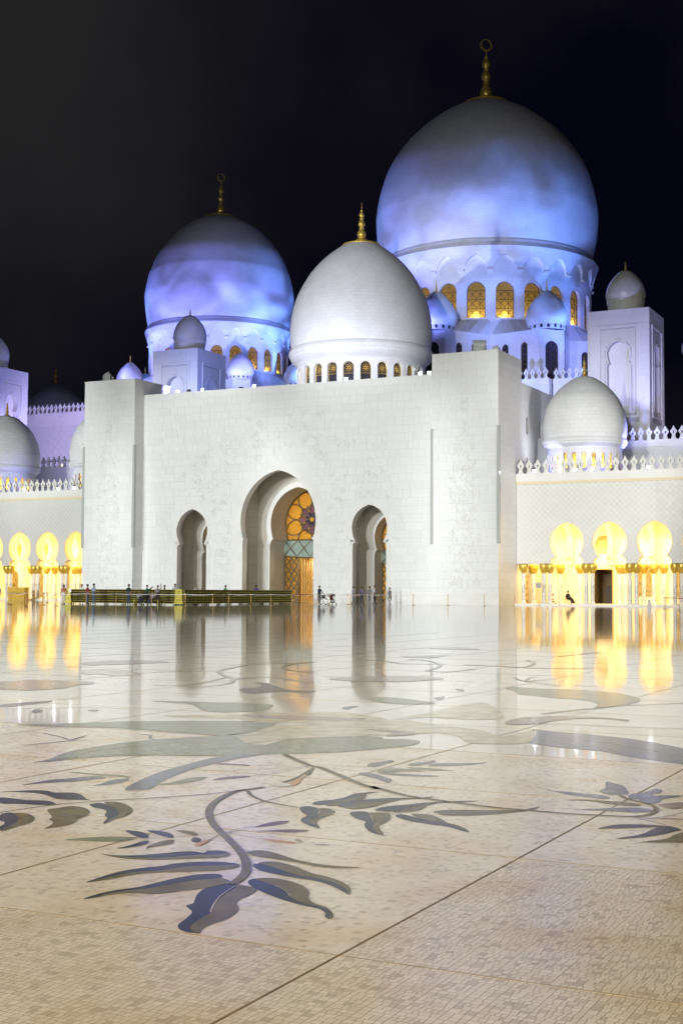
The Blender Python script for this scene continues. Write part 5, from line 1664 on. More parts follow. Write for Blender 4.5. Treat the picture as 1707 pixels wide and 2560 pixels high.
def mid_dome(name, label, c, R, zw, zb, N, win, rd, z0, glass, style, prof=PRF_F, below=None, fscale=None, glow=0, cat='dome', frame=None):
    """egg dome with moulded cornice over an arcaded drum. zw widest height, zb underside of shell, z0 foot"""
    t = site(name, label, cat, (c[0], c[1], z0))
    sh = below + [(r * R, zw + h * R) for r, h in prof]
    mb = MB(); mb.lathe(spline(sh, 5), 96, c)
    obj('dome_shell', mb, DOMEM, t, smooth=True)
    face = CAMDIR(c)
    k = R / 8.38
    cn = [(sh[0][0] + .0, zb + .02), (sh[0][0] + .16 * k, zb - .12 * k), (sh[0][0] + .30 * k, zb - .45 * k), (sh[0][0] + .30 * k, zb - .75 * k), (sh[0][0] + .12 * k, zb - .95 * k), (sh[0][0] + .12 * k, zb - 1.1 * k), (sh[0][0] - .12 * k, zb - 1.45 * k), (rd + .06 * k, zb - 1.9 * k), (rd + .02, zb - 2.05 * k)]
    mb = MB(); mb.lathe(spline(cn, 3), 96, c)
    obj('cornice', mb, DRUM, t, smooth=True)
    op = win()[0]
    drum(t, c, lambda q: rd, z0, zb - 2.0 * k, N, win, face, .45 * k, rd, span=radians(100))
    for a, vis in ring_bays(N, face, radians(95)):
        if vis:
            win_glass(t, c, rd, .42 * k, op, a, glass, frame or FRAME, style)
            d = (a - face + pi) % (2 * pi) - pi
            if glow and abs(d) < radians(80):
                r = rd - .42 * k - .55
                lamp('drum_lamp', (c[0] + r * sin(a), c[1] - r * cos(a), op.z0 + .3), glow, (1.0, 0.76, 0.34), .08)
            # eyebrow moulding
            def bend(u, z, y=-.04):
                t2 = a + u / rd
                return (c[0] + (rd - y) * sin(t2), c[1] - (rd - y) * cos(t2), z)
            e = MB(); e.tube([bend(x, z) for x, z in op.outline(.16 * k) if z > op.zb - .2 * k], .045 * k, 5)
            obj('window_hood', e, MARBS, t)
    mb = MB(); mb.lathe([(rd - .42 * k - 1.3 * k, z0), (rd - .42 * k - 1.3 * k, zb - 2 * k), (rd - .3, zb - 2 * k)], 40, c)
    obj('inner_drum', mb, mat('drum_inner', (0.55, 0.42, 0.22), 0.7), t)
    f = (fscale or 1) * k
    mb = MB(); mb.lathe([(r * f, zw + prof[-3][1] * R - .05 * k + h * f) for r, h in spline(FIN_B, 2)], 28, c)
    obj('finial', mb, GOLD, t, smooth=True)
    return t
mid_dome('entrance_dome', 'white dome with star-lattice windows rising above the portal wall', CF, 8.38, 32.16, 29.6, 24,
         lambda: [Arch(0, .62, 26.55, .62, 26.57, .62, 26.57, 27.2, 23.2)], 7.55, 22.3, GLASSD, 1,
         below=[(8.22, 29.6), (8.33, 30.4), (8.40, 31.2)], frame=GOLD)

# ------------------------------------------------------------------ crestings
def merlon_mesh():
    hw = [(0, .31), (.08, .31), (.1, .27), (.25, .21), (.42, .17), (.55, .20), (.68, .30), (.80, .365), (.90, .375), (.98, .33), (1.06, .25), (1.18, .17), (1.32, .085), (1.44, .03), (1.5, .003)]
    hole = {.55: .0, .68: .055, .80: .085, .90: .05, .98: .0}
    mb = MB()
    for y, s in ((-.09, 1), (.09, -1)):
        for (za, wa), (zb, wb) in zip(hw, hw[1:]):
            ha, hb = hole.get(za, 0), hole.get(zb, 0)
            for sg in (-1, 1):
                mb.add([(sg * ha, y, za), (sg * wa, y, za), (sg * wb, y, zb), (sg * hb, y, zb)], [(0, 1, 2, 3)])
    for (za, wa), (zb, wb) in zip(hw, hw[1:]):
        for sg in (-1, 1):
            mb.add([(sg * wa, -.09, za), (sg * wa, .09, za), (sg * wb, .09, zb), (sg * wb, -.09, zb)], [(0, 1, 2, 3)])
            ha, hb = hole.get(za, 0), hole.get(zb, 0)
            if ha or hb:
                mb.add([(sg * ha, -.09, za), (sg * ha, .09, za), (sg * hb, .09, zb), (sg * hb, -.09, zb)], [(0, 1, 2, 3)])
    # raised inner outline
    P = [(w * .62, z) for z, w in hw if .3 < z < 1.3]
    for sg in (-1, 1):
        mb.tube([(sg * x, -.095, z) for x, z in P], .018, 4)
    mb.v = [(x * .93, y, z * .95) for x, y, z in mb.v]
    me = mb.mesh('merlon')
    me.materials.append(mat('merlon_marble', (0.74, 0.73, 0.69), 0.5))
    return me
MERLON = merlon_mesh()
def crest(parent, x0, x1, y, z, pitch=.845, rz=0.0, base=True):
    n = max(1, int(abs(x1 - x0) / pitch))
    for i in range(n):
        x = x0 + (i + .5) * (x1 - x0) / n
        o = obj('merlon', MERLON, None, parent)
        o.matrix_basis = Matrix.Translation((x, y, z)) @ Matrix.Rotation(rz, 4, 'Z')

# ------------------------------------------------------------------ arcades
def column_meshes():
    sh = MB(); sh.lathe([(.215, .34), (.20, .42), (.20, 3.16)], 16)
    bs = MB(); bs.box(-.33, -.33, .0, .33, .33, .16)
    bs.lathe([(.31, .16), (.31, .22), (.25, .26), (.27, .30), (.22, .345), (.18, .35)], 16)
    cp = MB(); cp.lathe([(.20, 3.14), (.24, 3.18), (.23, 3.24), (.30, 3.32), (.39, 3.5), (.43, 3.74), (.435, 3.95), (.41, 4.05), (.34, 4.06)], 28, lobes=14, depth=.12)
    for k in range(14):
        a = 2 * pi * k / 14
        cp.tube([(.23 * cos(a), .23 * sin(a), 3.22), (.36 * cos(a), .36 * sin(a), 3.45), (.44 * cos(a), .44 * sin(a), 3.72), (.47 * cos(a), .47 * sin(a), 3.66)], .03, 4, .012)
    inl = MB()
    r = random.Random(9)
    for a0 in (-1.9, -1.2, -.5, .2, .9):
        z = .55
        top = r.uniform(1.9, 2.6)
        while z < top:
            a = a0 + r.uniform(-.1, .1)
            s = r.uniform(.022, .042)
            c, sn = cos(a - .35), sin(a - .35)
            p = Vector((.206 * c, .206 * sn, z))
            t = Vector((-sn, c, 0))
            u = Vector((0, 0, 1))
            inl.add([tuple(p - t * s), tuple(p - u * s * 1.4), tuple(p + t * s), tuple(p + u * s * 1.4)], [(0, 1, 2, 3)])
            z += r.uniform(.09, .16)
    ms = sh.mesh('shaft', True); ms.materials.append(mat('column_marble', (0.78, 0.77, 0.74), 0.3))
    mbs = bs.mesh('column_base'); mbs.materials.append(MARBS)
    mc = cp.mesh('capital', True); mc.materials.append(GOLDC)
    mi = inl.mesh('flower_inlay'); mi.materials.append(mat('column_inlay', (0.10, 0.075, 0.07), 0.3))
    return ms, mbs, mc, mi
COLM = column_meshes()
def column(parent, x, y, z=0.0):
    c = obj('column', COLM[0], None, parent)
    c.matrix_basis = Matrix.Translation((x, y, z))
    for nm, me in (('column_base', COLM[1]), ('capital', COLM[2]), ('flower_inlay', COLM[3])):
        obj(nm, me, None, c)
    return c

YA = 125.1
def clip_half(poly, p, n):
    out = []
    for i in range(len(poly)):
        a, b = Vector(poly[i]), Vector(poly[(i + 1) % len(poly)])
        da, db = (a - p).dot(n), (b - p).dot(n)
        if da >= 0:
            out.append(tuple(a))
        if da * db < 0:
            t = da / (da - db)
            out.append(tuple(a.lerp(b, t)))
    return out

def diag_tiles(parent, x0, x1, z0, z1, arches, y, side, limit, m, seed):
    """square slabs set on the diagonal, cut at the wall's edges and at the arches"""
    rnd = random.Random(seed)
    h = side / sqrt(2)
    items = []
    i = 0
    z = z0 - h
    row = 0
    while z < z1 + h:
        x = x0 - h + (h if row % 2 else 0)
        while x < x1 + h:
            P = [(x, z - h), (x + h, z), (x, z + h), (x - h, z)]
            for p, n in (((x0, 0), (1, 0)), ((x1, 0), (-1, 0)), ((0, z0), (0, 1)), ((0, z1), (0, -1))):
                P = clip_half(P, Vector(p), Vector(n)) if P else P
            for a in arches:
                if not P or abs(x - a.c) > a.wb + h * 2 or z > a.za + h * 2:
                    continue
                O = a.outline(.03)
                best = None
                for q, r in zip(O, O[1:]):
                    mid = (Vector(q) + Vector(r)) / 2
                    d = (mid - Vector((x, z))).length
                    if best is None or d < best[0]:
                        best = (d, Vector(q), Vector(r))
                inside = abs(x - a.c) < a.hw(z)
                if best[0] > h * 1.45:
                    if inside:
                        P = []
                    continue
                d = (best[2] - best[1])
                if d.length < 1e-6:
                    continue
                d.normalize()
                n = Vector((-d.y, d.x))          # outline runs left foot -> apex -> right foot
                P = clip_half(P, best[1], n)
            if len(P) >= 3:
                A = abs(sum(P[k][0] * P[(k + 1) % len(P)][1] - P[(k + 1) % len(P)][0] * P[k][1] for k in range(len(P)))) / 2
                if A > 0.004:
                    cx, cz = sum(p[0] for p in P) / len(P), sum(p[1] for p in P) / len(P)
                    P = [(cx + (p[0] - cx) * (1 - .02 / side * .7), cz + (p[1] - cz) * (1 - .02 / side * .7)) for p in P]
                    items.append((A + cx * 1e-3, P))
            x += 2 * h
        z += h
        row += 1
    items.sort(key=lambda q: -q[0])
    rest = MB()
    full = {}
    for k, (A, P) in enumerate(items):
        pr = .02 + rnd.choice((0, .002, .004))
        if k < limit:
            mb = MB(); mb.prism(P, y - pr, y)
            obj('wall_tile', mb, m, parent)
        else:
            rest.prism(P, y - pr, y)
    if rest.f:
        obj('wall_tile_field', rest, m, parent, kind='stuff')

WARMW = mat('arcade_plaster', (0.86, 0.78, 0.62), 0.6)
def arcade(label, xa, xb, centres, pairs, limit, seed, lampX, inner):
    t = site('arcade', label, 'arcade', ((xa + xb) / 2, YA, 0))
    centres = sorted(centres)
    ar = [Arch(c, 1.56, 4.15, 1.09, 4.75, 1.64, 6.13, 8.05, 4.06) for c in centres]
    mb = MB()
    arch_wall(mb, xa, xb, 4.06, 11.9, ar, YA)
    obj('backing_wall', mb, MARBJ, t)
    diag_tiles(t, xa, xb, 4.1, 11.88, ar, YA, .42, limit, MARBT, seed)
    for a in ar:
        mb = MB(); reveal(mb, a, YA - .03, YA + .75)
        obj('arch_reveal', mb, WARMW, t)
        mb = MB(); band(mb, a, .09, YA - .045, YA)
        obj('arch_edge', mb, CREAM, t)
    mb = MB()
    arch_wall(mb, xa, xb, 4.06, 9.2, ar, YA + .75)
    for a, b in zip([xa] + [c + 1.56 for c in centres], [c - 1.56 for c in centres] + [xb]):
        mb.add([(a, YA, 4.06), (b, YA, 4.06), (b, YA + .75, 4.06), (a, YA + .75, 4.06)], [(3, 2, 1, 0)])
    obj('lintel', mb, WARMW, t)
    mb = MB()
    mb.box(xa, YA - .10, 11.9, xb, YA + .6, 12.16)
    obj('cream_course', mb, CREAM, t)
    mb = MB()
    mb.box(xa, YA - .14, 12.163, xb, YA + .6, 12.86)
    mb.box(xa, YA - .20, 12.863, xb, YA + .6, 12.95)
    obj('frieze', mb, MARBS, t)
    crest(t, xa + .05, xb, YA + .02, 12.952)
    mb = MB()
    mb.add([(xa, YA + .6, 12.6), (xb, YA + .6, 12.6), (xb, 139.0, 12.6), (xa, 139.0, 12.6)], [(0, 1, 2, 3)])
    obj('roof', mb, ROOFM, t)
    mb = MB(); mb.box(xa, 124.3, 0, xb, 136, .15)
    obj('platform', mb, MARBS, t)
    # inside: ceiling, back wall, inner arches and columns
    YI, YW = YA + 4.3, YA + 8.6
    mb = MB()
    mb.add([(xa, YA + .75, 9.2), (xb, YA + .75, 9.2), (xb, YW, 9.2), (xa, YW, 9.2)], [(3, 2, 1, 0)])
    obj('ceiling', mb, WARMW, t)
    D = YW - YA - .75
    ta = Arch(D / 2, 3.1, 4.15, 2.6, 4.9, 3.3, 6.2, 8.6, 4.06)
    for c in pairs:                        # transverse arches across the walk
        if not xa + .4 < c < xb - .4:
            continue
        mb = MB()
        for dx in (-.28, .28):
            arch_wall(mb, 0, D, 4.06, 9.2, [ta], 0, lambda u, z, X=c + dx: (X, YA + .75 + u, z))
        reveal(mb, ta, -.28, .28, lambda u, z, y, X=c: (X + y, YA + .75 + u, z))
        obj('transverse_arch', mb, WARMW, t)
    for c in centres:                      # blind arches on the back wall
        a = Arch(c - 2.95, 1.1, 4.3, .85, 4.8, 1.12, 6.2, 7.85, 4.06)
        mb = MB(); band(mb, a, .22, YW - .12, YW - .003)
        obj('blind_arch', mb, WARMW, t)
    for c in pairs:
        for d in (-.31, .31):
            if xa + .2 < c + d < xb - .1:
                column(t, c + d, YA + .36, .15 * 0)
    for x in inner:
        column(t, x, YI, 0)
    for x, p in lampX:
        lamp('arcade_lamp', (x * 1.02, YA + 2.5, 5.6), p, WARM, .25)
        lamp('arcade_lamp', (x * 1.0527, YI + 2.3, 5.4), p * 1.1, WARM, .25)
    return t, YI, YW

R_C = [-38.08, -33.85, -29.56, -25.3, -21.05]
R_P = [-42.9, -40.18, -35.95, -31.7, -27.45, -23.2, -18.9]
rarc, YI, YW = arcade('arcade with bright keyhole arches and a dark doorway', -43.2, -18.0, R_C, R_P, 300, 41, [(c, 430) for c in R_P[1:]] + [(-42.3, 160)], [-42.85, -40.05, -38.0, -34.0, -33.46, -31.65, -30.66, -29.68, -26.2, -25.6])
mb = MB()
DO = Arch(-36.86, .92, 3.58, .92, 3.59, .92, 3.59, 3.64, 0)
arch_wall(mb, -43.2, -18.0, 0, 4.06, [DO], YW)
FAN = Arch(-36.8, .75, 5.22, .78, 5.25, .97, 6.1, 7.16, 5.2)
arch_wall(mb, -43.2, -18.0, 4.06, 9.2, [FAN], YW)
reveal(mb, FAN, YW, YW + .5)
obj('back_wall', mb, WARMW, rarc)
mb = MB()
mb.prism(FAN.outline()[::-1], YW + .45, YW + .5)
fg = obj('flower_fanlight', mb, mat('bronze_fanlight', (0.42, 0.28, 0.09), 0.4, metal=.3), rarc)
for k in range(12):
    a = k * pi / 6
    q = (FAN.c + .5 * cos(a), 6.1 + .5 * sin(a))
    mb = MB(); mb.lathe([(.11, 0), (.09, .03), (.001, .03)], 8)
    o = obj('rosette', mb, mat('pale_rosette', (0.70, 0.58, 0.34), 0.5), fg)
    o.matrix_basis = Matrix.Translation((q[0], YW + .45, q[1])) @ Matrix.Rotation(pi / 2, 4, 'X')
mb = MB()
mb.box(-38.0, YW + 3.0, 0, -35.7, YW + 3.1, 3.7)
mb.add([(-37.8, YW, 0), (-37.8, YW + 3, 0), (-37.8, YW + 3, 3.7), (-37.8, YW, 3.7)], [(0, 1, 2, 3)])
mb.add([(-35.92, YW, 0), (-35.92, YW + 3, 0), (-35.92, YW + 3, 3.7), (-35.92, YW, 3.7)], [(0, 1, 2, 3)])
mb.add([(-37.8, YW, 3.7), (-35.92, YW, 3.7), (-35.92, YW + 3, 3.7), (-37.8, YW + 3, 3.7)], [(0, 1, 2, 3)])
obj('doorway_room', mb, mat('dim_room', (0.10, 0.065, 0.03), 0.7), rarc)
mb = MB(); mb.box(-37.3, YW + 2.8, 0, -36.3, YW + 2.95, 2.0)
obj('inner_door', mb, mat('dark_door', (0.035, 0.02, 0.012), 0.5), rarc)
mb = MB()
mb.box(-37.92, YW - .06, 0, -37.79, YW + .02, 3.72); mb.box(-35.93, YW - .06, 0, -35.80, YW + .02, 3.72)
mb.box(-37.79, YW - .06, 3.63, -35.93, YW + .02, 3.72)
obj('door_frame', mb, mat('gilt_door_frame', (0.55, 0.36, 0.10), 0.4, metal=.4), rarc)
for x, w in ((-33.15, .24), (-32.2, .32), (-29.4, .3)):
    a = Arch(x, w, 2.9, w, 2.92, w, 2.92, 3.7, .9)
    mb = MB(); mb.prism(a.outline()[::-1], YW - .05, YW - .003)
    obj('glazed_panel', mb, mat('gilt_glazing', (0.36, 0.26, 0.09), 0.3, metal=.2, noise=.6, nscale=3), rarc)
mb = MB(); mb.box(-43.19, 127.2, .15, -43.1, 128.5, 3.0)
obj('side_door', mb, mat('brown_side_door', (0.30, 0.17, 0.04), .5), rarc)
mb = MB()
for k in range(4):
    mb.box(-43.098, 127.3, .5 + k * .62, -43.08, 128.4, .95 + k * .62)
obj('side_door_panel', mb, MATS['gilt_door_frame'], rarc)
L_C = [-97.13, -101.34, -105.49, -109.7, -113.9]
L_P = [-94.9, -99.06, -103.2, -107.36, -111.6, -115.9]
larc, _, _ = arcade('arcade beside the shoe racks with bright keyhole arches and gilded capitals', -118.0, -92.32, L_C, L_P, 0, 43, [(c, 400) for c in L_P], [-95.4, -97.2, -98.0, -99.9, -100.6, -102.2, -103.6, -104.9, -106.4, -107.2])
mb = MB()
arch_wall(mb, -118, -92.32, 0, 9.2, [], YW)
obj('back_wall', mb, WARMW, larc)
for x, w in ((-113.6, .7), (-109.4, .5), (-105.2, .5)):
    a = Arch(x, w, 2.9, w, 2.92, w, 2.92, 3.7, .3)
    mb = MB(); mb.prism(a.outline()[::-1], YW - .05, YW - .003)
    obj('glazed_panel', mb, MATS['gilt_glazing'], larc)
for x in (-112.5, -108.3):
    a = Arch(x, .8, 5.0, .8, 5.05, .95, 5.8, 7.0, 4.85)
    mb = MB(); mb.prism(a.outline()[::-1], YW - .06, YW - .003)
    obj('flower_fanlight', mb, MATS['bronze_fanlight'], larc)

# ------------------------------------------------------------------ terraces and halls behind
def terrace(label, xa, xb, y, z, zbot, depth=6, tiles=False):
    t = site('terrace_wall', label, 'wall', ((xa + xb) / 2, y, zbot))
    mb = MB(); mb.box(xa, y, zbot, xb, y + depth, z - .75)
    obj('wall', mb, MARBT if not tiles else MARBJ, t)
    mb = MB()
    mb.box(xa, y - .12, z - .748, xb, y + depth, z - .12)
    mb.box(xa, y - .2, z - .118, xb, y + depth, z)
    obj('frieze', mb, MARBS, t)
    crest(t, xa, xb, y - .02, z + .002)
    if tiles:
        diag_tiles(t, xa, xb, zbot, z - 2.2, [], y, .95, 300, MARBT, 3)
        mb = MB(); mb.box(xa, y - .06, z - 2.18, xb, y - .002, z - .752)
        obj('plain_course', mb, MARBS, t)
    return t
terrace('white upper terrace wall with cresting behind the dome over the doorway arcade', -43.2, -20, 139.0, 17.35, 12.6)
terrace('white upper terrace wall with cresting behind the dome beside the shoe racks', -126, -92.4, 139.0, 17.32, 12.6)
terrace('tall diagonal-tiled hall wall behind the turret over the doorway arcade', -34.5, -18, 165.0, 28.95, 12, 10, True)
terrace('crested hall wall below the podium of the largest dome', -51.8, -41.9, 164.5, 28.75, 12, 1.0)
terrace('crested return of the hall wall beside the entrance hall', -58.0, -51.9, 163.2, 28.75, 12, 1.2)
terrace('tall diagonal-tiled hall wall below a distant unlit dome', -150, -101.2, 165.0, 28.85, 12, 3, True)

# domes on the arcade roofs
AD_P = [(1.0, .0), (.986, .12), (.932, .377), (.81, .66), (.715, .79), (.606, .92), (.44, 1.06), (.26, 1.18), (.12, 1.225), (.001, 1.235)]
def arcade_dome(label, c):
    return mid_dome('arcade_dome', label, c, 4.24, 18.0, 16.7, 24,
                    lambda: [Arch(0, .21, 14.9, .21, 14.92, .21, 14.92, 15.13, 13.6)], 3.73, 12.6, AMBER, 2,
                    prof=AD_P, below=[(4.13, 16.7), (4.2, 17.2)], fscale=.86, glow=40)
arcade_dome('white dome with little lit windows on the doorway arcade roof', (-37.95, 131.0))
arcade_dome('white dome with little lit windows over the arcade with gilded capitals', (-112.95, 131.0))
arcade_dome('white dome on the arcade roof, half hidden by the tower at the shoe racks', (-97.6, 131.0))

# ------------------------------------------------------------------ turrets
def turret(label, xa, y0, seed, zfoot, cat='turret'):
    w = 7.0
    xb = xa + w
    zt = 33.06
    t = site('domed_turret', label, cat, (xa + w / 2, y0 + w / 2, zfoot))
    for rz, org in ((0, (xa, y0, 0)), (pi / 2, (xb, y0, 0))):
        M = Matrix.Translation(org) @ Matrix.Rotation(rz, 4, 'Z')
        a = Arch(3.5, 1.27, 26.6, 1.0, 27.05, 1.27, 28.1, 29.5, 21.6)
        mb = MB(); arch_wall(mb, 0, w, zfoot, zt, [a], 0); reveal(mb, a, 0, .8)
        mb.v = [tuple(M @ Vector(p)) for p in mb.v]
        obj('backing_wall', mb, MARBJ, t)
        mb = MB(); mb.prism(a.outline()[::-1], .78, .8, M)
        obj('niche_back', mb, MARBS, t)
        mb = MB()
        for x0, x1, z0, z1 in ((1.15, 1.45, 20.8, 31.3), (5.55, 5.85, 20.8, 31.3), (1.45, 5.55, 31.0, 31.3), (1.45, 5.55, 20.8, 21.05)):
            mb.box(x0, -.10, z0, x1, -.002, z1, M)
        obj('panel_frame', mb, MARBS, t)
        mb = MB(); band(mb, a, .14, -.07, -.002); mb.v = [tuple(M @ Vector(p)) for p in mb.v]
        obj('niche_surround', mb, MARBS, t)
        tm = MB()
        s = .30
        z = 21.3
        k = 0
        while z < 30.8:
            x = 1.6 + (s / 2 if k % 2 else 0)
            while x < 5.4:
                if abs(x - 3.5) > a.hw(z) + .28 or z > a.za + .3:
                    tm.add([(x, -.03, z - s / 2), (x + s / 2, -.012, z), (x, -.03, z + s / 2), (x - s / 2, -.012, z)], [(0, 1, 2, 3)], M)
                x += s
            z += s / 2
            k += 1
        obj('lozenge_field', tm, MARBT, t, kind='stuff')
    clad(t, [((xa, y0, 0), 0, 0, w, zfoot, zt, [], [(1.15, 5.85, 20.8, 31.3)]), ((xb, y0, 0), pi / 2, 0, w, zfoot, zt, [], [(1.15, 5.85, 20.8, 31.3)])], 0.84, MARB, widths=(.6, .8, 1.0, 1.4), seed=seed)
    mb = MB()
    mb.add([(xa, y0, zt), (xb, y0, zt), (xb, y0 + w, zt), (xa, y0 + w, zt)], [(0, 1, 2, 3)])
    mb.add([(xa, y0, zfoot), (xa, y0 + w, zfoot), (xa, y0 + w, zt), (xa, y0, zt)], [(0, 1, 2, 3)])
    mb.add([(xa, y0 + w, zfoot), (xb, y0 + w, zfoot), (xb, y0 + w, zt), (xa, y0 + w, zt)], [(0, 1, 2, 3)])
    obj('rear_wall', mb, MARBS, t)
    c = (xa + w / 2, y0 + w / 2)
    mb = MB(); mb.lathe([(2.03, zt), (2.03, 34.3), (2.13, 34.32), (2.15, 34.7), (2.13, 34.72)], 56, c)
    obj('dome_plinth', mb, DOMES, t)
    mb = MB(); mb.lathe(spline([(2.14, 34.72), (2.22, 35.1), (2.24, 35.5), (2.07, 36.3), (1.72, 37.0), (1.18, 37.68), (.6, 38.15), (.01, 38.25)], 5), 56, c)
    obj('dome_shell', mb, mat('polished_dome', (0.66, 0.66, 0.62), 0.22, noise=.05), t, smooth=True)
    mb = MB(); mb.lathe([(r * .25, 38.1 + h * .25) for r, h in FIN_B], 20, c)
    obj('finial', mb, GOLD, t, smooth=True)
    return t
turret('square turret with a keyhole niche and a small dome over the doorway arcade', -41.9, 146.0, 51, 16)
turret('square turret with a small dome in front of the second largest dome', -101.15, 146.0, 52, 16)
turret('square turret whose niched side rises over the arcade with gilded capitals', -135.1, 146.0, 53, 16)

# distant unlit dome
DC = (-194.2, 241.5)
t = site('distant_dome', 'distant unlit grey dome with a gold finial behind the hall cresting', 'dome', (DC[0], DC[1], 20))
mb = MB(); mb.lathe(spline([(8.22, 30.6), (9.3, 36.8)] + [(r * 9.4, 37.9 + h * 8.2) for r, h in PRF_F], 5), 72, DC)
obj('dome_shell', mb, DOMEM, t, smooth=True)
mb = MB(); mb.lathe([(8.2, 20), (8.2, 30.7)], 72, DC)
obj('drum_wall', mb, DRUM, t, smooth=True)
mb = MB(); mb.lathe([(r, 47.5 + h) for r, h in spline(FIN_B, 2)], 28, DC)
obj('finial', mb, GOLD, t, smooth=True)

# third star podium, only its near corner reaches the frame
podium('star-shaped white podium at the far end of the hall, beyond the tiled wall', (-22.7, 182.7), .745, 20, 33.2, 11.28, 35.3)
small_dome('small blue-lit onion dome on the podium beyond the tiled hall wall', None, (-22.7 - 14.4, 182.7), .76, 33.25)

# ------------------------------------------------------------------ roof floodlights
def floodlight(label, loc, yaw, tilt, s=.5, lit=True, warm=False, group=None, dark=False, power=0, half=35, col=VIO):
    t = thing('floodlight', label, 'lamp', loc, yaw, group)
    R = Matrix.Translation((0, 0, .42 * s)) @ Matrix.Rotation(-tilt, 4, 'X')
    hm = HOUSD if dark else HOUS
    mb = MB(); mb.box(-.4 * s, -.05 * s, -.3 * s, .4 * s, .30 * s, .3 * s, R)
    mb.box(-.3 * s, .30 * s, -.2 * s, .3 * s, .5 * s, .2 * s, R)
    mb.box(-.44 * s, -.12 * s, .3 * s, .44 * s, .2 * s, .34 * s, R)
    obj('housing', mb, hm, t)
    mb = MB(); mb.box(-.34 * s, -.075 * s, -.25 * s, .34 * s, -.052 * s, .25 * s, R)
    obj('lens', mb, (LENSW if warm else LENS) if lit else HOUSD, t)
    mb = MB()
    mb.box(-.46 * s, -.06 * s, 0, -.42 * s, .06 * s, .46 * s); mb.box(.42 * s, -.06 * s, 0, .46 * s, .06 * s, .46 * s)
    mb.box(-.46 * s, -.1 * s, -.02, .46 * s, .1 * s, .03 * s)
    obj('bracket', mb, HOUSD, t)
    return t
PT = 22.985
for x, lit in ((-82.9, True), (-81.3, True), (-79.9, False), (-78.1, True), (-71.6, True)):
    floodlight('lit floodlight on the portal roof edge near the small turret' if lit else 'dark unlit floodlight between lit ones on the portal roof edge', (x, YP + .45, PT), 0 if x > -80 else .4, 0.35, .45, lit, dark=not lit, group='floodlights on the portal roof edge' if lit else None)
for x in (-60.6, -52.3, -51.3):
    floodlight('lit floodlight on the portal roof below the star-lattice windows', (x, YP + .45, PT), .2, 0.35, .5, True, group='floodlights below the entrance dome')
floodlight('tilted floodlight with a pale housing on the tower beside the doorway arcade', (-45.4, 120.6, 24.62), pi + .5, .8, 1.5, True)
floodlight('second floodlight on the edge of the tower beside the doorway arcade', (-44.0, 121.8, 24.62), pi - .6, .6, .9, True)
floodlight('tilted white floodlight on the tower at the shoe racks', (-89.6, 120.8, 24.62), pi - .6, .9, 1.4, False)
for x in (-41.35, -37.2, -35.55, -30.05, -23.3):
    floodlight('bright blue-white spotlight between the cresting of the doorway arcade', (x, YA - .02, 12.96), 0, .2, .5, True, group='spotlights in the doorway arcade cresting')
for x in (-105.0, -99.85, -97.5):
    floodlight('blue-white spotlight between the cresting beside the shoe racks', (x, YA - .02, 12.96), 0, .2, .5, True, group='spotlights in the cresting beside the shoe racks')
for x in (-115.6, -114.5, -110.3, -109.1):
    floodlight('warm lamp between the cresting of the upper terrace', (x, 138.95, 17.33), 0, .2, .5, True, True, group='warm lamps on the upper terrace')
floodlight('warm lamp in the terrace cresting below the keyhole turret', (-29.7, 138.95, 17.36), 0, .2, .5, True, True)
t = thing('camera_pole', 'dark box lamp on a thin pole behind the arcade cresting', 'lamp', (-26.6, 127.5, 12.6))
mb = MB(); mb.tube([(0, 0, 0), (0, 0, 2.2)], .05, 8)
obj('pole', mb, HOUSD, t)
mb = MB(); mb.box(-.28, -.3, 2.2, .28, .3, 2.65); mb.box(-.32, -.34, 2.65, .32, .34, 2.7)
obj('housing', mb, HOUSD, t)

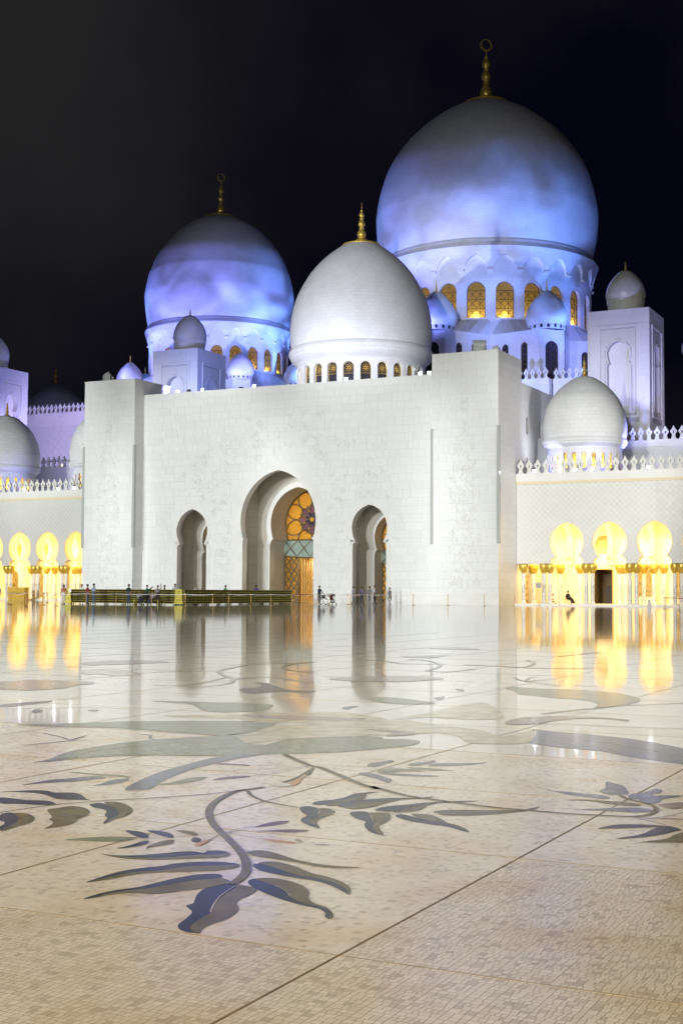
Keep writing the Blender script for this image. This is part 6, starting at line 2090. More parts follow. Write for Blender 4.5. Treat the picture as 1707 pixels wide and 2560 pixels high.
# violet and pale projectors on the roofs, one spot added for the distant dome
for loc, aim, half, p, c in (
    ((-78.5, 123.6, 23.3), (-70, 140, 31), 40, 1900, (.66, .69, 1.0)), ((-68, 123.2, 23.3), (-68, 140, 30), 42, 1900, (.66, .69, 1.0)), ((-57, 123.6, 23.3), (-65, 140, 31), 40, 2000, (.66, .69, 1.0)),
    ((-82, 123.6, 23.4), (-96, 147, 29), 34, 13000, (.34, .36, 1.0)), ((-80.0, 124.5, 23.4), (-99, 152, 30), 30, 5000, VIO),
    ((-87, 138, 23), (-94.5, 149.5, 29), 38, 3500, BLU),
    ((-31, 127.6, 13.2), (-38, 146, 28), 24, 13000, (.30, .33, 1.0)), ((-24, 127.6, 13.2), (-36, 148, 28), 22, 5500, (.36, .36, 1.0)),
    ((-31.5, 141, 17.6), (-33, 149.5, 27), 42, 900, (.5, .42, 1.0)), ((-27, 141.5, 17.6), (-27, 165, 23), 48, 8000, (.66, .54, 1.0)),
    ((-35, 126.6, 13.3), (-38, 131, 16), 48, 420, VIO), ((-41.5, 127.0, 13.3), (-38.5, 131, 16.5), 48, 420, VIO), ((-33, 132, 13.2), (-37, 131.5, 16.5), 50, 130, VIO),
    ((-36.5, 136.5, 13.2), (-43.2, 132, 18), 45, 1100, (.8, .82, 1.0)), ((-39.2, 127.2, 13.2), (-43.2, 131, 19), 45, 900, (.85, .85, 1.0)),
    ((-34, 134, 13.0), (-30, 139, 15.5), 60, 130, VIO), ((-25, 134, 13.0), (-25, 139, 15.5), 60, 130, VIO),
    ((-105.5, 132.5, 13.1), (-109, 139, 17), 55, 520, (.45, .46, 1.0)), ((-107.2, 134.5, 13.1), (-112, 139, 17), 55, 420, (.45, .46, 1.0)),
    ((-107, 127.0, 13.3), (-112, 131, 17), 48, 420, VIO), ((-103.5, 128, 13.3), (-98.5, 131, 17), 48, 420, PAL),
    ((-110, 141, 17.6), (-120, 165, 23), 46, 17000, (.55, .5, 1.0)), ((-118, 141, 17.6), (-134, 165, 23), 46, 19000, (.62, .52, 1.0)),
    ((-112, 141.5, 17.7), (-129, 150, 27), 40, 9000, VIO),
    ((-55, 152, 23), (-48, 165, 26), 45, 900, BLU),
    ((-172, 212, 29), (-192, 240, 42), 32, 3600, (.5, .5, 1.0)),  # added to lift the unlit distant dome, no projector stands there
    ((-30, 170, 29.5), (-37, 182, 35), 40, 5000, BLU),
):
    spot('roof_projector_and_fill', loc, aim, half, p, c, 0.9, 0.3)

# ------------------------------------------------------------------ shoe racks
RACK = mat('olive_rack', (0.46, 0.39, 0.07), 0.5, noise=.1)
RACKD = mat('dark_rack_inside', (0.035, 0.028, 0.015), 0.7)
RACKY = mat('yellow_rack_end', (0.55, 0.47, 0.06), 0.5, noise=.12, nscale=3)
def rack_proto():
    t = thing('shoe_rack', 'x', 'rack')
    W, D, H = 1.9, .38, 1.34
    mb = MB(); mb.box(0, D - .02, .1, W, D, H - .02)
    obj('back_panel', mb, RACKD, t)
    for i in range(7):
        z = .12 + i * (H - .14) / 6
        mb = MB(); mb.box(.022, 0, z - .018, W - .022, D - .021, z + .024)
        obj('shelf', mb, RACK, t)
    for x in (0.0, W / 3 - .01, 2 * W / 3 - .01, W - .02):
        mb = MB(); mb.box(x, .015, .1, x + .02, D - .021, H - .03)
        obj('divider', mb, mat('rack_divider', (0.16, 0.135, 0.03), 0.6), t)
    for x in (.06, W - .12):
        mb = MB(); mb.box(x, .04, 0, x + .06, .1, .1); mb.box(x, D - .1, 0, x + .06, D - .04, .1)
        obj('foot', mb, RACKD, t)
    return t
proto = rack_proto()
GR1, GR2 = 'shoe racks standing in line with the portal wall', 'shoe racks standing in a row towards the tall arch'
proto.location = (-76.0, 97.2, 0)
tag(proto, 'olive shoe rack of the row facing the courtyard', 'rack', GR1)
ORD = ['first', 'second', 'third', 'fourth', 'fifth', 'sixth', 'seventh', 'eighth', 'ninth', 'tenth']
proto['label'] = 'first olive shoe rack from the outer end board in the row facing the courtyard'
for i in range(1, 6):
    dup(proto, (-76.0 + i * 1.93, 97.2, 0), 0, ORD[i] + ' olive shoe rack from the outer end board in the row facing the courtyard')
for i in range(10):
    o = dup(proto, (-63.75, 97.3 + i * 1.94, 0), pi / 2, ORD[i] + ' olive shoe rack from the corner end board in the row towards the tall arch')
    o['group'] = GR2
def rack_end(label, x, y, rz):
    t = thing('rack_end', label, 'panel', (x, y, 0), rz)
    P = [(-.42, .08), (.42, .08), (.42, .16), (.34, .55), (.33, 1.28), (.27, 1.38), (-.27, 1.38), (-.33, 1.28), (-.34, .55), (-.42, .16)]
    mb = MB(); mb.prism(P, -.04, .04)
    obj('end_board', mb, RACKY, t)
    mb = MB()
    for x, z in ((0, 1.15), (0, .95), (-.15, .45), (.15, .45)):
        mb.box(x - .03, -.05, z - .05, x + .03, -.042, z + .05)
    obj('hand_hole', mb, RACKD, t)
    mb = MB(); mb.box(-.38, -.06, 0, -.28, .06, .08); mb.box(.28, -.06, 0, .38, .06, .08)
    obj('foot', mb, RACKD, t)
rack_end('yellow end board at the outer end of the shoe rack row facing the courtyard', -76.1, 96.9, 0.15)
rack_end('yellow end board where the shoe racks turn towards the tall arch', -64.25, 97.1, 0.1)
t = thing('notice_card', 'small white notice standing by the yellow rack end near the gilded arcade', 'sign', (-74.8, 95.6, 0))
mb = MB(); mb.tube([(0, 0, 0), (0, 0, 1.1)], .015, 6); mb.lathe([(.14, 0), (.14, .02), (.001, .02)], 14)
obj('post', mb, GOLD, t)
mb = MB(); mb.box(-.14, -.02, 1.05, .14, 0, 1.42)
obj('card', mb, mat('white_card', (0.8, 0.8, 0.8), .6), t)

# ------------------------------------------------------------------ stanchions and ropes
POSTM = mat('copper_gilt_post', (0.62, 0.40, 0.16), 0.28, metal=.9)
def stan_proto():
    t = thing('rope_stanchion', 'x', 'stanchion')
    mb = MB(); mb.lathe([(.001, .0), (.17, .0), (.17, .015), (.14, .03), (.04, .045), (.027, .06)], 20)
    obj('base', mb, POSTM, t, smooth=True)
    mb = MB(); mb.lathe([(.027, .05), (.027, .92)], 12)
    obj('pole', mb, POSTM, t, smooth=True)
    mb = MB(); mb.lathe([(.03, .90), (.042, .92), (.042, .97), (.03, .99), (.04, 1.01), (.02, 1.04), (.001, 1.045)], 14)
    obj('cap', mb, POSTM, t, smooth=True)
    return t
sp = stan_proto()
ROWS = {
    'A': ([(-71.9, 88.3), (-66.6, 87.2), (-65.1, 89.2), (-62.5, 90.5), (-59.3, 90.6), (-57.2, 91.4)], 'gilt rope post in front of the shoe rack row facing the courtyard', 'rope posts before the racks'),
    'B': ([(-59.8, 98.1), (-58.3, 99.3), (-57.4, 101.2), (-56.6, 103.5), (-57.6, 109.5), (-57.2, 112.1), (-56.5, 114.5), (-55.4, 116.0), (-54.1, 117.8)], 'gilt rope post along the racks that run towards the tall arch', 'rope posts along the racks'),
    'C': ([(-50.2, 115.7), (-46.1, 114.3), (-42.6, 114.5), (-41.2, 118.6)], 'gilt rope post in front of the tower by the doorway arcade', 'rope posts before the tower'),
    'D': ([(-79.4, 92.8), (-73.4, 86.1), (-84.2, 100.3), (-66.7, 79.9), (-70.4, 86.6), (-82.9, 102.5), (-66.2, 82.9)], 'gilt rope post standing before the arcade with gilded capitals', 'rope posts before the gilded arcade')}
first = True
for key, (pts, lab, grp) in ROWS.items():
    for pi_, p in enumerate(pts):
        lab = {'A': ORD[pi_] + ' gilt rope post from the gilded arcade, before the racks facing the courtyard', 'B': ORD[pi_] + ' gilt rope post from the rack corner along the racks towards the tall arch', 'C': ORD[pi_] + ' gilt rope post from the small arch before the tower by the doorway arcade', 'D': lab}[key]
        if first:
            sp.location = (*p, 0); tag(sp, lab, 'stanchion', grp); first = False
        else:
            o = dup(sp, (*p, 0), 0, lab); o['group'] = grp
ROPE = mat('white_rope', (0.80, 0.79, 0.76), 0.7)
def rope(a, b, label, group, sag=.05, m=ROPE, z=.96, r=.022, name='barrier_rope'):
    mb = MB()
    P = []
    for i in range(13):
        t = i / 12
        P.append((a[0] + (b[0] - a[0]) * t, a[1] + (b[1] - a[1]) * t, z - sag * 4 * t * (1 - t)))
    mb.tube(P, r, 6)
    o = obj(name, mb, m, smooth=True)
    return tag(o, label, 'rope', group)
A = ROWS['A'][0]; B = ROWS['B'][0]; Cc = ROWS['C'][0]; D = ROWS['D'][0]
for i, (a, b) in enumerate(zip(A, A[1:])):
    rope(a, b, ORD[i] + ' white rope span from the gilded arcade, before the racks facing the courtyard', 'ropes before the racks')
rope(A[-1], B[0], 'white rope spanning the gap where the shoe racks turn', None)
for i, (a, b) in enumerate(zip(B, B[1:])):
    rope(a, b, ORD[i] + ' white rope span from the rack corner along the racks towards the tall arch', 'ropes along the racks')
rope(B[-1], Cc[0], 'long white rope between the small arch and the tower by the doorway arcade', None, .04, r=.014)
for i, (a, b) in enumerate(zip(Cc, Cc[1:])):
    rope(a, b, ORD[i] + ' white rope span from the small arch before the tower by the doorway arcade', 'ropes before the tower', .05, r=.014)
for a, b in ((D[3], D[1]), (D[1], D[0]), (D[6], D[4]), (D[4], A[0]), (D[0], D[2]), (D[2], D[5])):
    rope(a, b, 'white rope strung before the arcade with gilded capitals', 'ropes before the gilded arcade')
# red belts
BELT = mat('red_belt', (0.42, 0.03, 0.03), 0.7)
def belt_post(label, p, group=None):
    t = thing('belt_post', label, 'stanchion', (*p, 0), 0, group)
    mb = MB(); mb.lathe([(.001, 0), (.18, 0), (.18, .015), (.05, .035), (.03, .05)], 20)
    obj('base', mb, POSTM, t, smooth=True)
    mb = MB(); mb.lathe([(.03, .04), (.03, .88)], 12)
    obj('pole', mb, POSTM, t, smooth=True)
    mb = MB(); mb.box(-.045, -.045, .86, .045, .045, .96)
    obj('belt_head', mb, HOUSD, t)
bp = [(-24.35, 106.4), (-21.4, 98.0), (-17.5, 97.0)]
for q in bp:
    belt_post('belt post with a red belt in front of the doorway arcade', q, 'red belt posts')
def belt(a, b, label, group=None, z=.92):
    mb = MB()
    d = Vector((b[0] - a[0], b[1] - a[1]))
    n = Vector((-d.y, d.x)).normalized() * .003
    mb.add([(a[0] - n.x, a[1] - n.y, z - .028), (b[0] - n.x, b[1] - n.y, z - .028), (b[0] + n.x, b[1] + n.y, z - .028), (a[0] + n.x, a[1] + n.y, z - .028),
            (a[0] - n.x, a[1] - n.y, z + .028), (b[0] - n.x, b[1] - n.y, z + .028), (b[0] + n.x, b[1] + n.y, z + .028), (a[0] + n.x, a[1] + n.y, z + .028)],
           [(0, 3, 2, 1), (4, 5, 6, 7), (0, 1, 5, 4), (1, 2, 6, 5), (2, 3, 7, 6), (3, 0, 4, 7)])
    return tag(obj('barrier_belt', mb, BELT), label, 'belt', group)
belt(bp[0], bp[1], 'red belt between posts in front of the doorway arcade', 'red belts of the doorway arcade'); belt(bp[1], bp[2], 'red belt between posts in front of the doorway arcade', 'red belts of the doorway arcade')
q = [(-58.6, 119.6), (-55.8, 119.8)]
for p in q:
    belt_post('belt post with a red belt inside the small arch nearest the doorway arcade', p, 'red belt posts at the small arch')
belt(q[0], q[1], 'red belt across the small arch nearest the doorway arcade')
belt((-64.0, 117.3), (-63.2, 119.0), 'short red belt at the end of the shoe racks by the tall arch')

# ------------------------------------------------------------------ signs
t = thing('sign_stand', 'grey information board on a gilt pole before the bright doorway arcade', 'sign', (-40.6, 124.1, 0))
mb = MB(); mb.lathe([(.001, 0), (.16, 0), (.16, .02), (.03, .04), (.022, .06), (.022, 1.75), (.001, 1.75)], 16)
obj('pole', mb, POSTM, t)
mb = MB(); mb.box(-.28, -.05, 1.7, .28, -.024, 2.2)
obj('board', mb, mat('grey_board', (0.40, 0.40, 0.40), .5), t)
mb = MB(); mb.box(-.22, -.056, 1.78, .22, -.052, 1.82); mb.box(-.22, -.056, 1.9, .22, -.052, 1.93); mb.box(-.22, -.056, 2.02, .18, -.052, 2.05)
obj('printed_line', mb, mat('grey_print', (0.22, 0.22, 0.22), .6), t)
t = thing('floor_sign', 'white folding floor sign before the doorway arcade', 'sign', (-24.1, 100.2, 0), .2)
for s in (-1, 1):
    mb = MB(); mb.add([(-.16, s * .22, 0), (.16, s * .22, 0), (.10, s * .02, .72), (-.10, s * .02, .72), (-.16, s * .20, 0), (.16, s * .20, 0), (.10, 0, .72), (-.10, 0, .72)], [(0, 1, 2, 3), (7, 6, 5, 4), (0, 4, 5, 1), (1, 5, 6, 2), (2, 6, 7, 3), (3, 7, 4, 0)])
    obj('board', mb, mat('white_sign_plastic', (0.62, 0.63, 0.62), .4), t)
mb = MB(); mb.box(-.06, -.04, .71, .06, .04, .78)
obj('handle', mb, HOUSD, t)
t = thing('info_post', 'thin gilt post with a white notice before the tall arch', 'sign', (-61.8, 118.4, 0))
mb = MB(); mb.lathe([(.001, 0), (.15, 0), (.15, .02), (.025, .04), (.02, 1.15), (.001, 1.16)], 14)
obj('post', mb, POSTM, t)
mb = MB(); mb.box(-.14, -.03, 1.15, .14, -.01, 1.55)
obj('card', mb, MATS['white_card'], t)
t = thing('info_post', 'thin gilt post with a white notice before the small arch nearest the doorway arcade', 'sign', (-57.2, 116.4, 0))
mb = MB(); mb.lathe([(.001, 0), (.15, 0), (.15, .02), (.025, .04), (.02, 1.1), (.001, 1.11)], 14)
obj('post', mb, POSTM, t)
mb = MB(); mb.box(-.12, -.03, 1.1, .12, -.01, 1.5)
obj('card', mb, MATS['white_card'], t)

# low golden counter beside the arcade
t = thing('reception_counter', 'low golden counter before the arcade with gilded capitals', 'counter', (-103.45, 122.6, 0))
mb = MB(); mb.box(-1.2, -.4, 0, 1.2, .4, 1.45)
obj('counter_body', mb, mat('golden_counter', (0.62, 0.40, 0.06), .45), t)
mb = MB(); mb.box(-1.25, -.45, 1.452, 1.25, .45, 1.52)
obj('counter_top', mb, mat('golden_counter_top', (0.70, 0.48, 0.10), .35), t)
mb = MB()
for k in range(4):
    mb.box(-1.0 + k * .65, -.42, .06, -.96 + k * .65, -.402, 1.4)
obj('panel_rib', mb, MATS['golden_counter_top'], t)

# ------------------------------------------------------------------ people
SKIN = {'l': (0.42, 0.25, 0.17), 'm': (0.28, 0.16, 0.10), 'd': (0.15, 0.085, 0.055)}
def cloth(col):
    n = 'cloth_%d_%d_%d' % tuple(int(c * 255) for c in col)
    return mat(n, col, .85, noise=.12, nscale=6)
def person(label, loc, yaw, top, bottom, skin='m', pose='stand', h=1.72, hair=(0.012, 0.01, 0.009), shoes=(0.03, 0.03, 0.035), long=False, veil=None):
    """one skinned body; hair and dress are children"""
    k = h / 1.72
    J = {}
    def j(n, x, y, z, r): J[n] = (Vector((x, y, z)) * k, r * k)
    sit = pose.startswith('sit')
    hz = .93 if not sit else .52
    j('pelvis', 0, 0, hz, .135)
    lean = .10 if sit else 0.0
    j('waist', 0, .01 + lean * .3, hz + .17, .125)
    j('chest', 0, .0 + lean, hz + .38, .145)
    j('neck0', 0, lean, hz + .53, .07)
    j('neck1', 0, -.01 + lean, hz + .59, .05)
    j('head', 0, -.015 + lean, hz + .70, .092)
    j('crown', 0, -.005 + lean, hz + .765, .07)
    E = [('pelvis', 'waist', 'b'), ('waist', 'chest', 't'), ('chest', 'neck0', 't'), ('neck0', 'neck1', 's'), ('neck1', 'head', 's'), ('head', 'crown', 's')]
    for s, n in ((1, 'L'), (-1, 'R')):
        j('hip' + n, .095 * s, 0, hz - .05, .10)
        if sit:
            cross = pose == 'sitcross' and s == 1
            j('knee' + n, .12 * s, -.44, hz + (.04 if cross else -.02), .065)
            j('ank' + n, .10 * s, -.52 if not cross else -.80, .09 if not cross else .24, .042)
            j('toe' + n, .11 * s, -.68 if not cross else -.95, .05 if not cross else .25, .035)
        else:
            st = {'walk': .16, 'stand': .02}.get(pose, .03) * s
            j('knee' + n, .10 * s, -.02 - st * .6, .50, .062)
            j('ank' + n, .105 * s, .02 + st, .085, .042)
            j('toe' + n, .125 * s, -.14 + st, .035, .035)
        E += [('pelvis', 'hip' + n, 'b'), ('hip' + n, 'knee' + n, 'b'), ('knee' + n, 'ank' + n, 'b'), ('ank' + n, 'toe' + n, 'f')]
        j('sh' + n, .185 * s, lean, hz + .47, .062)
        sz = hz + .47
        if pose == 'photo':
            el, wr, ha = (.24 * s, -.20, sz - .10), (.10 * s, -.36, sz + .10), (.06 * s, -.42, sz + .16)
        elif pose == 'push':
            el, wr, ha = (.23 * s, -.10, sz - .26), (.19 * s, -.34, sz - .36), (.17 * s, -.42, sz - .38)
        elif pose == 'akimbo':
            el, wr, ha = (.36 * s, .06, sz - .22), (.20 * s, -.02, sz - .42), (.15 * s, -.06, sz - .44)
        elif pose == 'wave' and s == 1:
            el, wr, ha = (.30 * s, -.05, sz + .10), (.24 * s, -.10, sz + .36), (.23 * s, -.11, sz + .45)
        elif sit:
            el, wr, ha = (.25 * s, -.02 + lean, sz - .26), (.17 * s, -.24, sz - .36), (.13 * s, -.32, sz - .38)
        else:
            el, wr, ha = (.25 * s, .03, sz - .28), (.25 * s, -.05, sz - .52), (.245 * s, -.08, sz - .60)
        j('el' + n, *el, .047); j('wr' + n, *wr, .032); j('ha' + n, *ha, .034)
        E += [('chest', 'sh' + n, 't'), ('sh' + n, 'el' + n, 't'), ('el' + n, 'wr' + n, 's' if not long else 't'), ('wr' + n, 'ha' + n, 's')]
        d = (Vector(ha) - Vector(wr)).normalized()
        sd = d.cross(Vector((1, 0, 0)))
        sd = sd.normalized() if sd.length > .1 else Vector((0, 1, 0))
        for f in range(4):
            o = (f - 1.5) * .02
            p = Vector(ha) + d * (.085 - abs(f - 1.3) * .010) + sd * o * 1.2
            q = Vector(ha) + d * .035 + sd * o
            J['f%s%d' % (n, f)] = (q * k, .0105 * k); J['g%s%d' % (n, f)] = (p * k + Vector((0, -.012, 0)), .008 * k)
            E += [('ha' + n, 'f%s%d' % (n, f), 's'), ('f%s%d' % (n, f), 'g%s%d' % (n, f), 's')]
        p = Vector(ha) + d * .02 + sd * .05
        J['th' + n] = (p * k, .011 * k)
        E.append(('ha' + n, 'th' + n, 's'))
    names = list(J)
    idx = {n: i for i, n in enumerate(names)}
    me = bpy.data.meshes.new('body')
    me.from_pydata([tuple(J[n][0]) for n in names], [(idx[a], idx[b]) for a, b, _ in E], [])
    ob = bpy.data.objects.new('person', me)
    COL.objects.link(ob)
    md = ob.modifiers.new('skin', 'SKIN')
    md.use_smooth_shade = True
    for i, n in enumerate(names):
        v = me.skin_vertices[0].data[i]
        v.radius = (J[n][1] * (1.25 if n in ('chest', 'waist', 'pelvis') else 1.0), J[n][1] * (.85 if n in ('chest', 'waist', 'pelvis') else 1.0))
        v.use_root = (n == 'pelvis')
    sb = ob.modifiers.new('sub', 'SUBSURF')
    sb.levels = 1; sb.render_levels = 1
    dg = bpy.context.evaluated_depsgraph_get()
    new = bpy.data.meshes.new_from_object(ob.evaluated_get(dg))
    ob.modifiers.clear()
    ob.data = new
    new.materials.clear()
    for m_ in (mat('skin_' + skin, SKIN[skin], .6), cloth(top), cloth(bottom), cloth(shoes)):
        new.materials.append(m_)
    segs = [(J[a][0], J[b][0], {'s': 0, 't': 1, 'b': 2, 'f': 3}[c]) for a, b, c in E]
    for p in new.polygons:
        c = p.center
        best = (9, 0)
        for a, b, mi in segs:
            ab = b - a
            t = max(0, min(1, (c - a).dot(ab) / max(ab.length_squared, 1e-9)))
            d = (c - (a + ab * t)).length
            if d < best[0]:
                best = (d, mi)
        p.material_index = best[1]
        p.use_smooth = True
    ob.name = 'person'
    ob.location = (*loc, 0) if len(loc) == 2 else loc
    ob.rotation_euler = (0, 0, yaw)
    tag(ob, label, 'person')
    hd = J['head'][0]
    # face
    f = MB()
    f.lathe([(.001, -.012 * k), (.013 * k, 0), (.001, .03 * k)], 6, (hd.x, hd.y - .10 * k))
    f.v = [(x, y, z + hd.z) for x, y, z in f.v]
    obj('nose', f, MATS['skin_' + skin], ob)
    e = MB()
    for s in (-1, 1):
        e.box(hd.x + s * .035 * k - .012 * k, hd.y - .097 * k, hd.z + .018 * k, hd.x + s * .035 * k + .012 * k, hd.y - .080 * k, hd.z + .030 * k)
    e.box(hd.x - .025 * k, hd.y - .092 * k, hd.z - .055 * k, hd.x + .025 * k, hd.y - .078 * k, hd.z - .047 * k)
    obj('face_features', e, mat('face_dark', (0.05, 0.025, 0.02), .5), ob)
    # hair cap or veil
    hb = MB()
    col = hair if veil is None else veil
    R = .108 if veil is None else .125
    n, m_ = 14, 7
    vs = []
    for a in range(m_ + 1):
        ph = pi * (a / m_) * (.62 if veil is None else .80)
        for b in range(n):
            th = 2 * pi * b / n
            front = max(0, -sin(th))
            ph2 = ph * (1 - .38 * front)
            vs.append((hd.x + R * k * sin(ph2) * cos(th) * .92, hd.y + .012 * k + R * k * sin(ph2) * sin(th) * 1.05, hd.z + .035 * k + R * k * cos(ph2) * 1.08))
    fs = [(a * n + b, a * n + (b + 1) % n, (a + 1) * n + (b + 1) % n, (a + 1) * n + b) for a in range(m_) for b in range(n)]
    hb.add(vs, fs)
    obj('hair' if veil is None else 'veil', hb, cloth(col), ob, smooth=True)
    return ob, J

FC = 0.5       # towards the camera is about -y
person('person in a red shirt and jeans standing behind the rope', (-70.9, 93.0), 2.6, (0.32, 0.03, 0.05), (0.05, 0.07, 0.16), 'm', 'stand')
person('person in a pale blue shirt and jeans beside the one in red', (-72.2, 95.6), 2.9, (0.36, 0.42, 0.55), (0.10, 0.13, 0.22), 'm', 'stand', 1.78)
person('person in a dark green t-shirt and blue jeans with hands at the waist', (-67.8, 94.7), 2.9, (0.02, 0.04, 0.03), (0.035, 0.06, 0.13), 'm', 'akimbo', 1.74)
o, J = person('person in dark green raising a camera with both hands', (-66.8, 96.0), 1.9, (0.02, 0.10, 0.075), (0.012, 0.012, 0.02), 'm', 'photo', 1.68, long=True)
cm = thing('handheld_camera', 'small camera held up by the person in dark green', 'camera', (-66.8, 96.0, 0), 1.9)
mb = MB(); mb.box(-.07, -.50, 1.50, .07, -.44, 1.59)
obj('camera_body', mb, HOUSD, cm)
mb = MB(); mb.tube([(0, -.50, 1.545), (0, -.55, 1.545)], .032, 10)
obj('lens', mb, HOUSD, cm)
person('person in an orange top and white trousers by the yellow rack end', (-75.2, 95.2), .4, (0.40, 0.10, 0.05), (0.55, 0.53, 0.5), 'd', 'stand', 1.66, long=True, veil=(0.03, 0.015, 0.01))
person('person in a white shirt behind the rack end near the gilded arcade', (-77.2, 100.4), .4, (0.62, 0.62, 0.66), (0.05, 0.05, 0.07), 'd', 'stand', 1.75)
person('person in a grey shirt lifting one hand beside the yellow rack end', (-65.4, 95.6), .9, (0.30, 0.29, 0.27), (0.04, 0.035, 0.03), 'm', 'wave', 1.66)
person('seated person in a white shirt and dark jeans before the racks', (-67.9, 96.5, -.04), .9, (0.62, 0.63, 0.68), (0.04, 0.06, 0.12), 'm', 'sitcross', 1.72, shoes=(.7, .7, .7), long=True)
person('seated person in pale blue leaning beside the one in white', (-66.6, 96.45, -.04), .2, (0.42, 0.36, 0.38), (0.09, 0.12, 0.2), 'l', 'sit', 1.66)
t = thing('bench', 'low olive bench carrying two seated people before the racks', 'bench', (-67.3, 96.75, 0))
mb = MB(); mb.box(-1.4, -.22, .36, 1.4, .22, .42)
obj('seat', mb, RACK, t)
for x in (-1.25, 1.25):
    mb = MB(); mb.box(x - .04, -.2, 0, x + .04, .2, .358)
    obj('leg', mb, RACK, t)
for i, (x, y, c, lab, hh, skn) in enumerate(((-68.9, 103.5, (0.62, 0.62, 0.66), 'person in a white shirt looking over the racks at the small arch', 1.82, 'm'), (-67.2, 104.5, (0.58, 0.58, 0.6), 'person in a white shirt with grey hair behind the racks', 1.8, 'l'),
                                       (-70.4, 104, (0.05, 0.05, 0.06), 'person in black half hidden behind the racks by the small arch', 1.72, 'm'), (-66.2, 108, (0.04, 0.30, 0.06), 'person in bright green behind the racks', 1.74, 'm'),
                                       (-67.5, 116, (0.12, 0.05, 0.25), 'person in a purple shirt behind the racks before the tall arch', 1.8, 'd'))):
    person(lab, (x, y), .6 + i * .7, c, (0.05, 0.05, 0.06), skn, 'stand', hh, hair=(.25, .24, .23) if 'grey hair' in lab else (0.012, 0.01, 0.009), long=True)
person('person in dark blue pushing a wheelchair by the tall arch', (-59.4, 114.2), -1.9 + pi, (0.03, 0.035, 0.08), (0.02, 0.02, 0.03), 'm', 'push', 1.76, long=True)
person('person in a pale grey shirt waiting at the small arch', (-57.3, 117.4), 2.4, (0.40, 0.40, 0.46), (0.20, 0.21, 0.24), 'l', 'walk', 1.70)
person('person in a dull purple shirt waiting at the small arch', (-56.9, 118.5), 3.0, (0.15, 0.11, 0.20), (0.06, 0.06, 0.09), 'm', 'stand', 1.68)
person('person in grey with hands at the waist at the small arch', (-56.5, 119.4), 2.8, (0.20, 0.20, 0.20), (0.14, 0.14, 0.15), 'm', 'akimbo', 1.72)
person('person in a white shirt and black trousers walking at the small arch', (-55.9, 119.3), 2.0, (0.60, 0.60, 0.68), (0.015, 0.015, 0.02), 'm', 'walk', 1.82)
person('person in a long grey robe leaving along the tower base', (-54.4, 119.6), 1.4, (0.20, 0.21, 0.22), (0.20, 0.21, 0.22), 'l', 'walk', 1.62, long=True, veil=(0.18, 0.18, 0.19))
person('person in purple walking past the rope posts of the gilded arcade', (-79.9, 92.0), 1.2, (0.16, 0.04, 0.26), (0.10, 0.04, 0.18), 'm', 'walk', 1.66, long=True, veil=(0.14, 0.04, 0.22))

# wheelchair
t = thing('wheelchair', 'black folding wheelchair pushed past the tall arch', 'wheelchair', (-58.75, 114.0, 0), 1.25)
def ringtube(mb, c, r, tr, n=24):
    mb.tube([(c[0], c[1] + r * cos(2 * pi * k / n), c[2] + r * sin(2 * pi * k / n)) for k in range(n + 1)], tr, 6, cap=False)
CH = mat('chrome_tube', (0.55, 0.55, 0.57), .25, metal=.9)
RUB = mat('rubber', (0.02, 0.02, 0.02), .8)
FAB = mat('black_fabric', (0.025, 0.025, 0.03), .9)
for s in (-1, 1):
    mb = MB(); ringtube(mb, (.3 * s, .12, .31), .30, .02)
    w = obj('wheel', mb, RUB, t)
    mb = MB()
    for k in range(8):
        a = pi * k / 4
        mb.tube([(.3 * s, .12, .31), (.3 * s, .12 + .29 * cos(a), .31 + .29 * sin(a))], .004, 4)
    obj('spokes', mb, CH, w)
    mb = MB(); ringtube(mb, (.26 * s, -.42, .10), .09, .018, 14)
    obj('caster', mb, RUB, t)
    mb = MB(); mb.tube([(.25 * s, .25, .95), (.25 * s, .16, .9), (.25 * s, .14, .5), (.25 * s, -.32, .48), (.25 * s, -.42, .12)], .014, 6)
    mb.tube([(.27 * s, .14, .72), (.27 * s, -.22, .70), (.27 * s, -.26, .5)], .014, 6)
    obj('side_frame', mb, CH, t)
    mb = MB(); mb.tube([(.25 * s, .24, .95), (.25 * s, .36, .95)], .018, 6)
    obj('handle', mb, RUB, t)
mb = MB(); mb.box(-.24, -.30, .46, .24, .14, .50)
obj('seat', mb, FAB, t)
mb = MB(); mb.box(-.24, .12, .52, .24, .15, .92)
obj('backrest', mb, FAB, t)
mb = MB(); mb.box(-.2, -.62, .12, .2, -.46, .14)
obj('footrest', mb, CH, t)

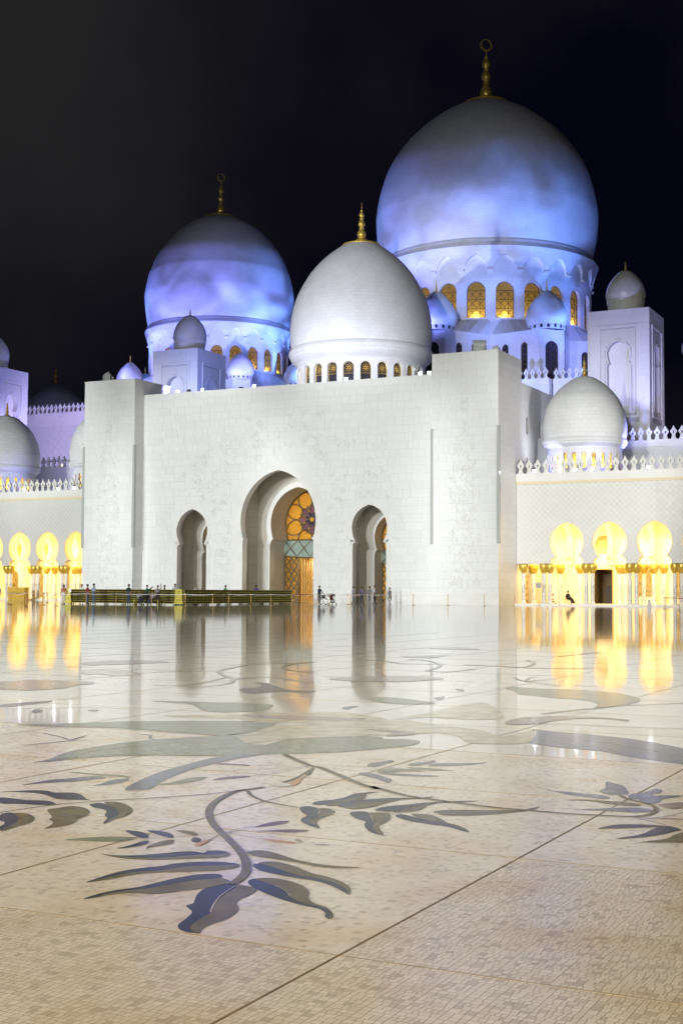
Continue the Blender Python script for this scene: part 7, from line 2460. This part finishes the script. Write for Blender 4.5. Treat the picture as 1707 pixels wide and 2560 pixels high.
def stroller(label, loc, yaw, m):
    t = thing('stroller', label, 'stroller', loc, yaw)
    for s in (-1, 1):
        for y in (-.34, .30):
            mb = MB(); ringtube(mb, (.23 * s, y, .085), .075, .02, 14)
            obj('wheel', mb, RUB, t)
        mb = MB(); mb.tube([(.22 * s, -.34, .1), (.22 * s, .08, .52), (.22 * s, .42, .98)], .013, 6)
        mb.tube([(.22 * s, .30, .1), (.22 * s, -.10, .55)], .013, 6)
        obj('frame_tube', mb, CH, t)
        mb = MB(); mb.tube([(.22 * s, .40, .97), (.22 * s, .52, 1.02)], .018, 6)
        obj('handle', mb, RUB, t)
    mb = MB()
    prof = [(-.30, .42), (-.05, .38), (.10, .45), (.22, .80), (.25, .92)]
    for (y0, z0), (y1, z1) in zip(prof, prof[1:]):
        mb.add([(-.2, y0, z0), (.2, y0, z0), (.2, y1, z1), (-.2, y1, z1), (-.2, y0, z0 + .04), (.2, y0, z0 + .04), (.2, y1, z1 + .04), (-.2, y1, z1 + .04)], [(0, 3, 2, 1), (4, 5, 6, 7), (0, 1, 5, 4), (1, 2, 6, 5), (2, 3, 7, 6), (3, 0, 4, 7)])
    obj('seat', mb, m, t)
    mb = MB()
    n = 7
    for i in range(n):
        a0, a1 = radians(200 - i * 15), radians(200 - (i + 1) * 15)
        c = (.16, .86)
        P = [(-.22, c[0] + .30 * -cos(a0) * -1, c[1] + .26 * sin(a0) * -1)]
        mb.add([(-.22, c[0] + .32 * cos(a0), c[1] - .30 * sin(a0) * -.6), (.22, c[0] + .32 * cos(a0), c[1] + .30 * sin(a0) * .6), (.22, c[0] + .32 * cos(a1), c[1] + .30 * sin(a1) * .6), (-.22, c[0] + .32 * cos(a1), c[1] + .30 * sin(a1) * .6)], [(0, 1, 2, 3)])
    obj('hood', mb, m, t, smooth=True)
    mb = MB(); mb.box(-.17, -.2, .16, .17, .2, .3)
    obj('basket', mb, FAB, t)
    return t
stroller('red baby stroller parked under the doorway arcade', (-40.1, 126.6, .15), 1.0, mat('red_fabric', (0.45, 0.03, 0.03), .8))
stroller('dark baby stroller beside the wheelchair by the tall arch', (-57.7, 113.6, 0), 1.1, mat('dark_red_fabric', (0.08, 0.02, 0.025), .8))

# seated woman in black under the arcade
o, J = person('person in a long black robe seated on a chair under the doorway arcade', (-38.45, 126.9, .13), .95, (0.012, 0.011, 0.012), (0.012, 0.011, 0.012), 'l', 'sitcross', 1.68, long=True, veil=(0.012, 0.011, 0.012))
mb = MB()
prof = [((-.02, .02), .25, .20, .62), ((-.30, -.3), .24, .16, .55), ((-.5, -.5), .22, .13, .38), ((-.68, -.7), .20, .12, .22)]
rings = []
for i, (cy, z, w, hgt) in enumerate(((.10, .60, .22, .20), (-.20, .56, .23, .15), (-.44, .50, .22, .15), (-.60, .34, .20, .14), (-.74, .17, .19, .10))):
    rings.append([(w * cos(2 * pi * q / 12), cy, z + hgt * sin(2 * pi * q / 12)) for q in range(12)])
for a, b in zip(rings, rings[1:]):
    mb.add(a + b, [(q, (q + 1) % 12, 12 + (q + 1) % 12, 12 + q) for q in range(12)])
obj('robe', mb, cloth((0.012, 0.011, 0.012)), o, smooth=True)
t = thing('chair', 'pale chair under the person in a black robe', 'chair', (-38.45, 126.9, .15), .95)
mb = MB(); mb.box(-.23, -.22, .40, .23, .24, .44)
obj('seat', mb, mat('pale_chair', (0.62, 0.52, 0.30), .5), t)
mb = MB(); mb.box(-.23, .24, .5, .23, .27, .92)
obj('backrest', mb, MATS['pale_chair'], t)
for x in (-.2, .2):
    for y in (-.19, .25):
        mb = MB(); mb.box(x - .018, y - .018, 0, x + .018, y + .018, .5 if y > 0 else .398)
        obj('leg', mb, MATS['pale_chair'], t)
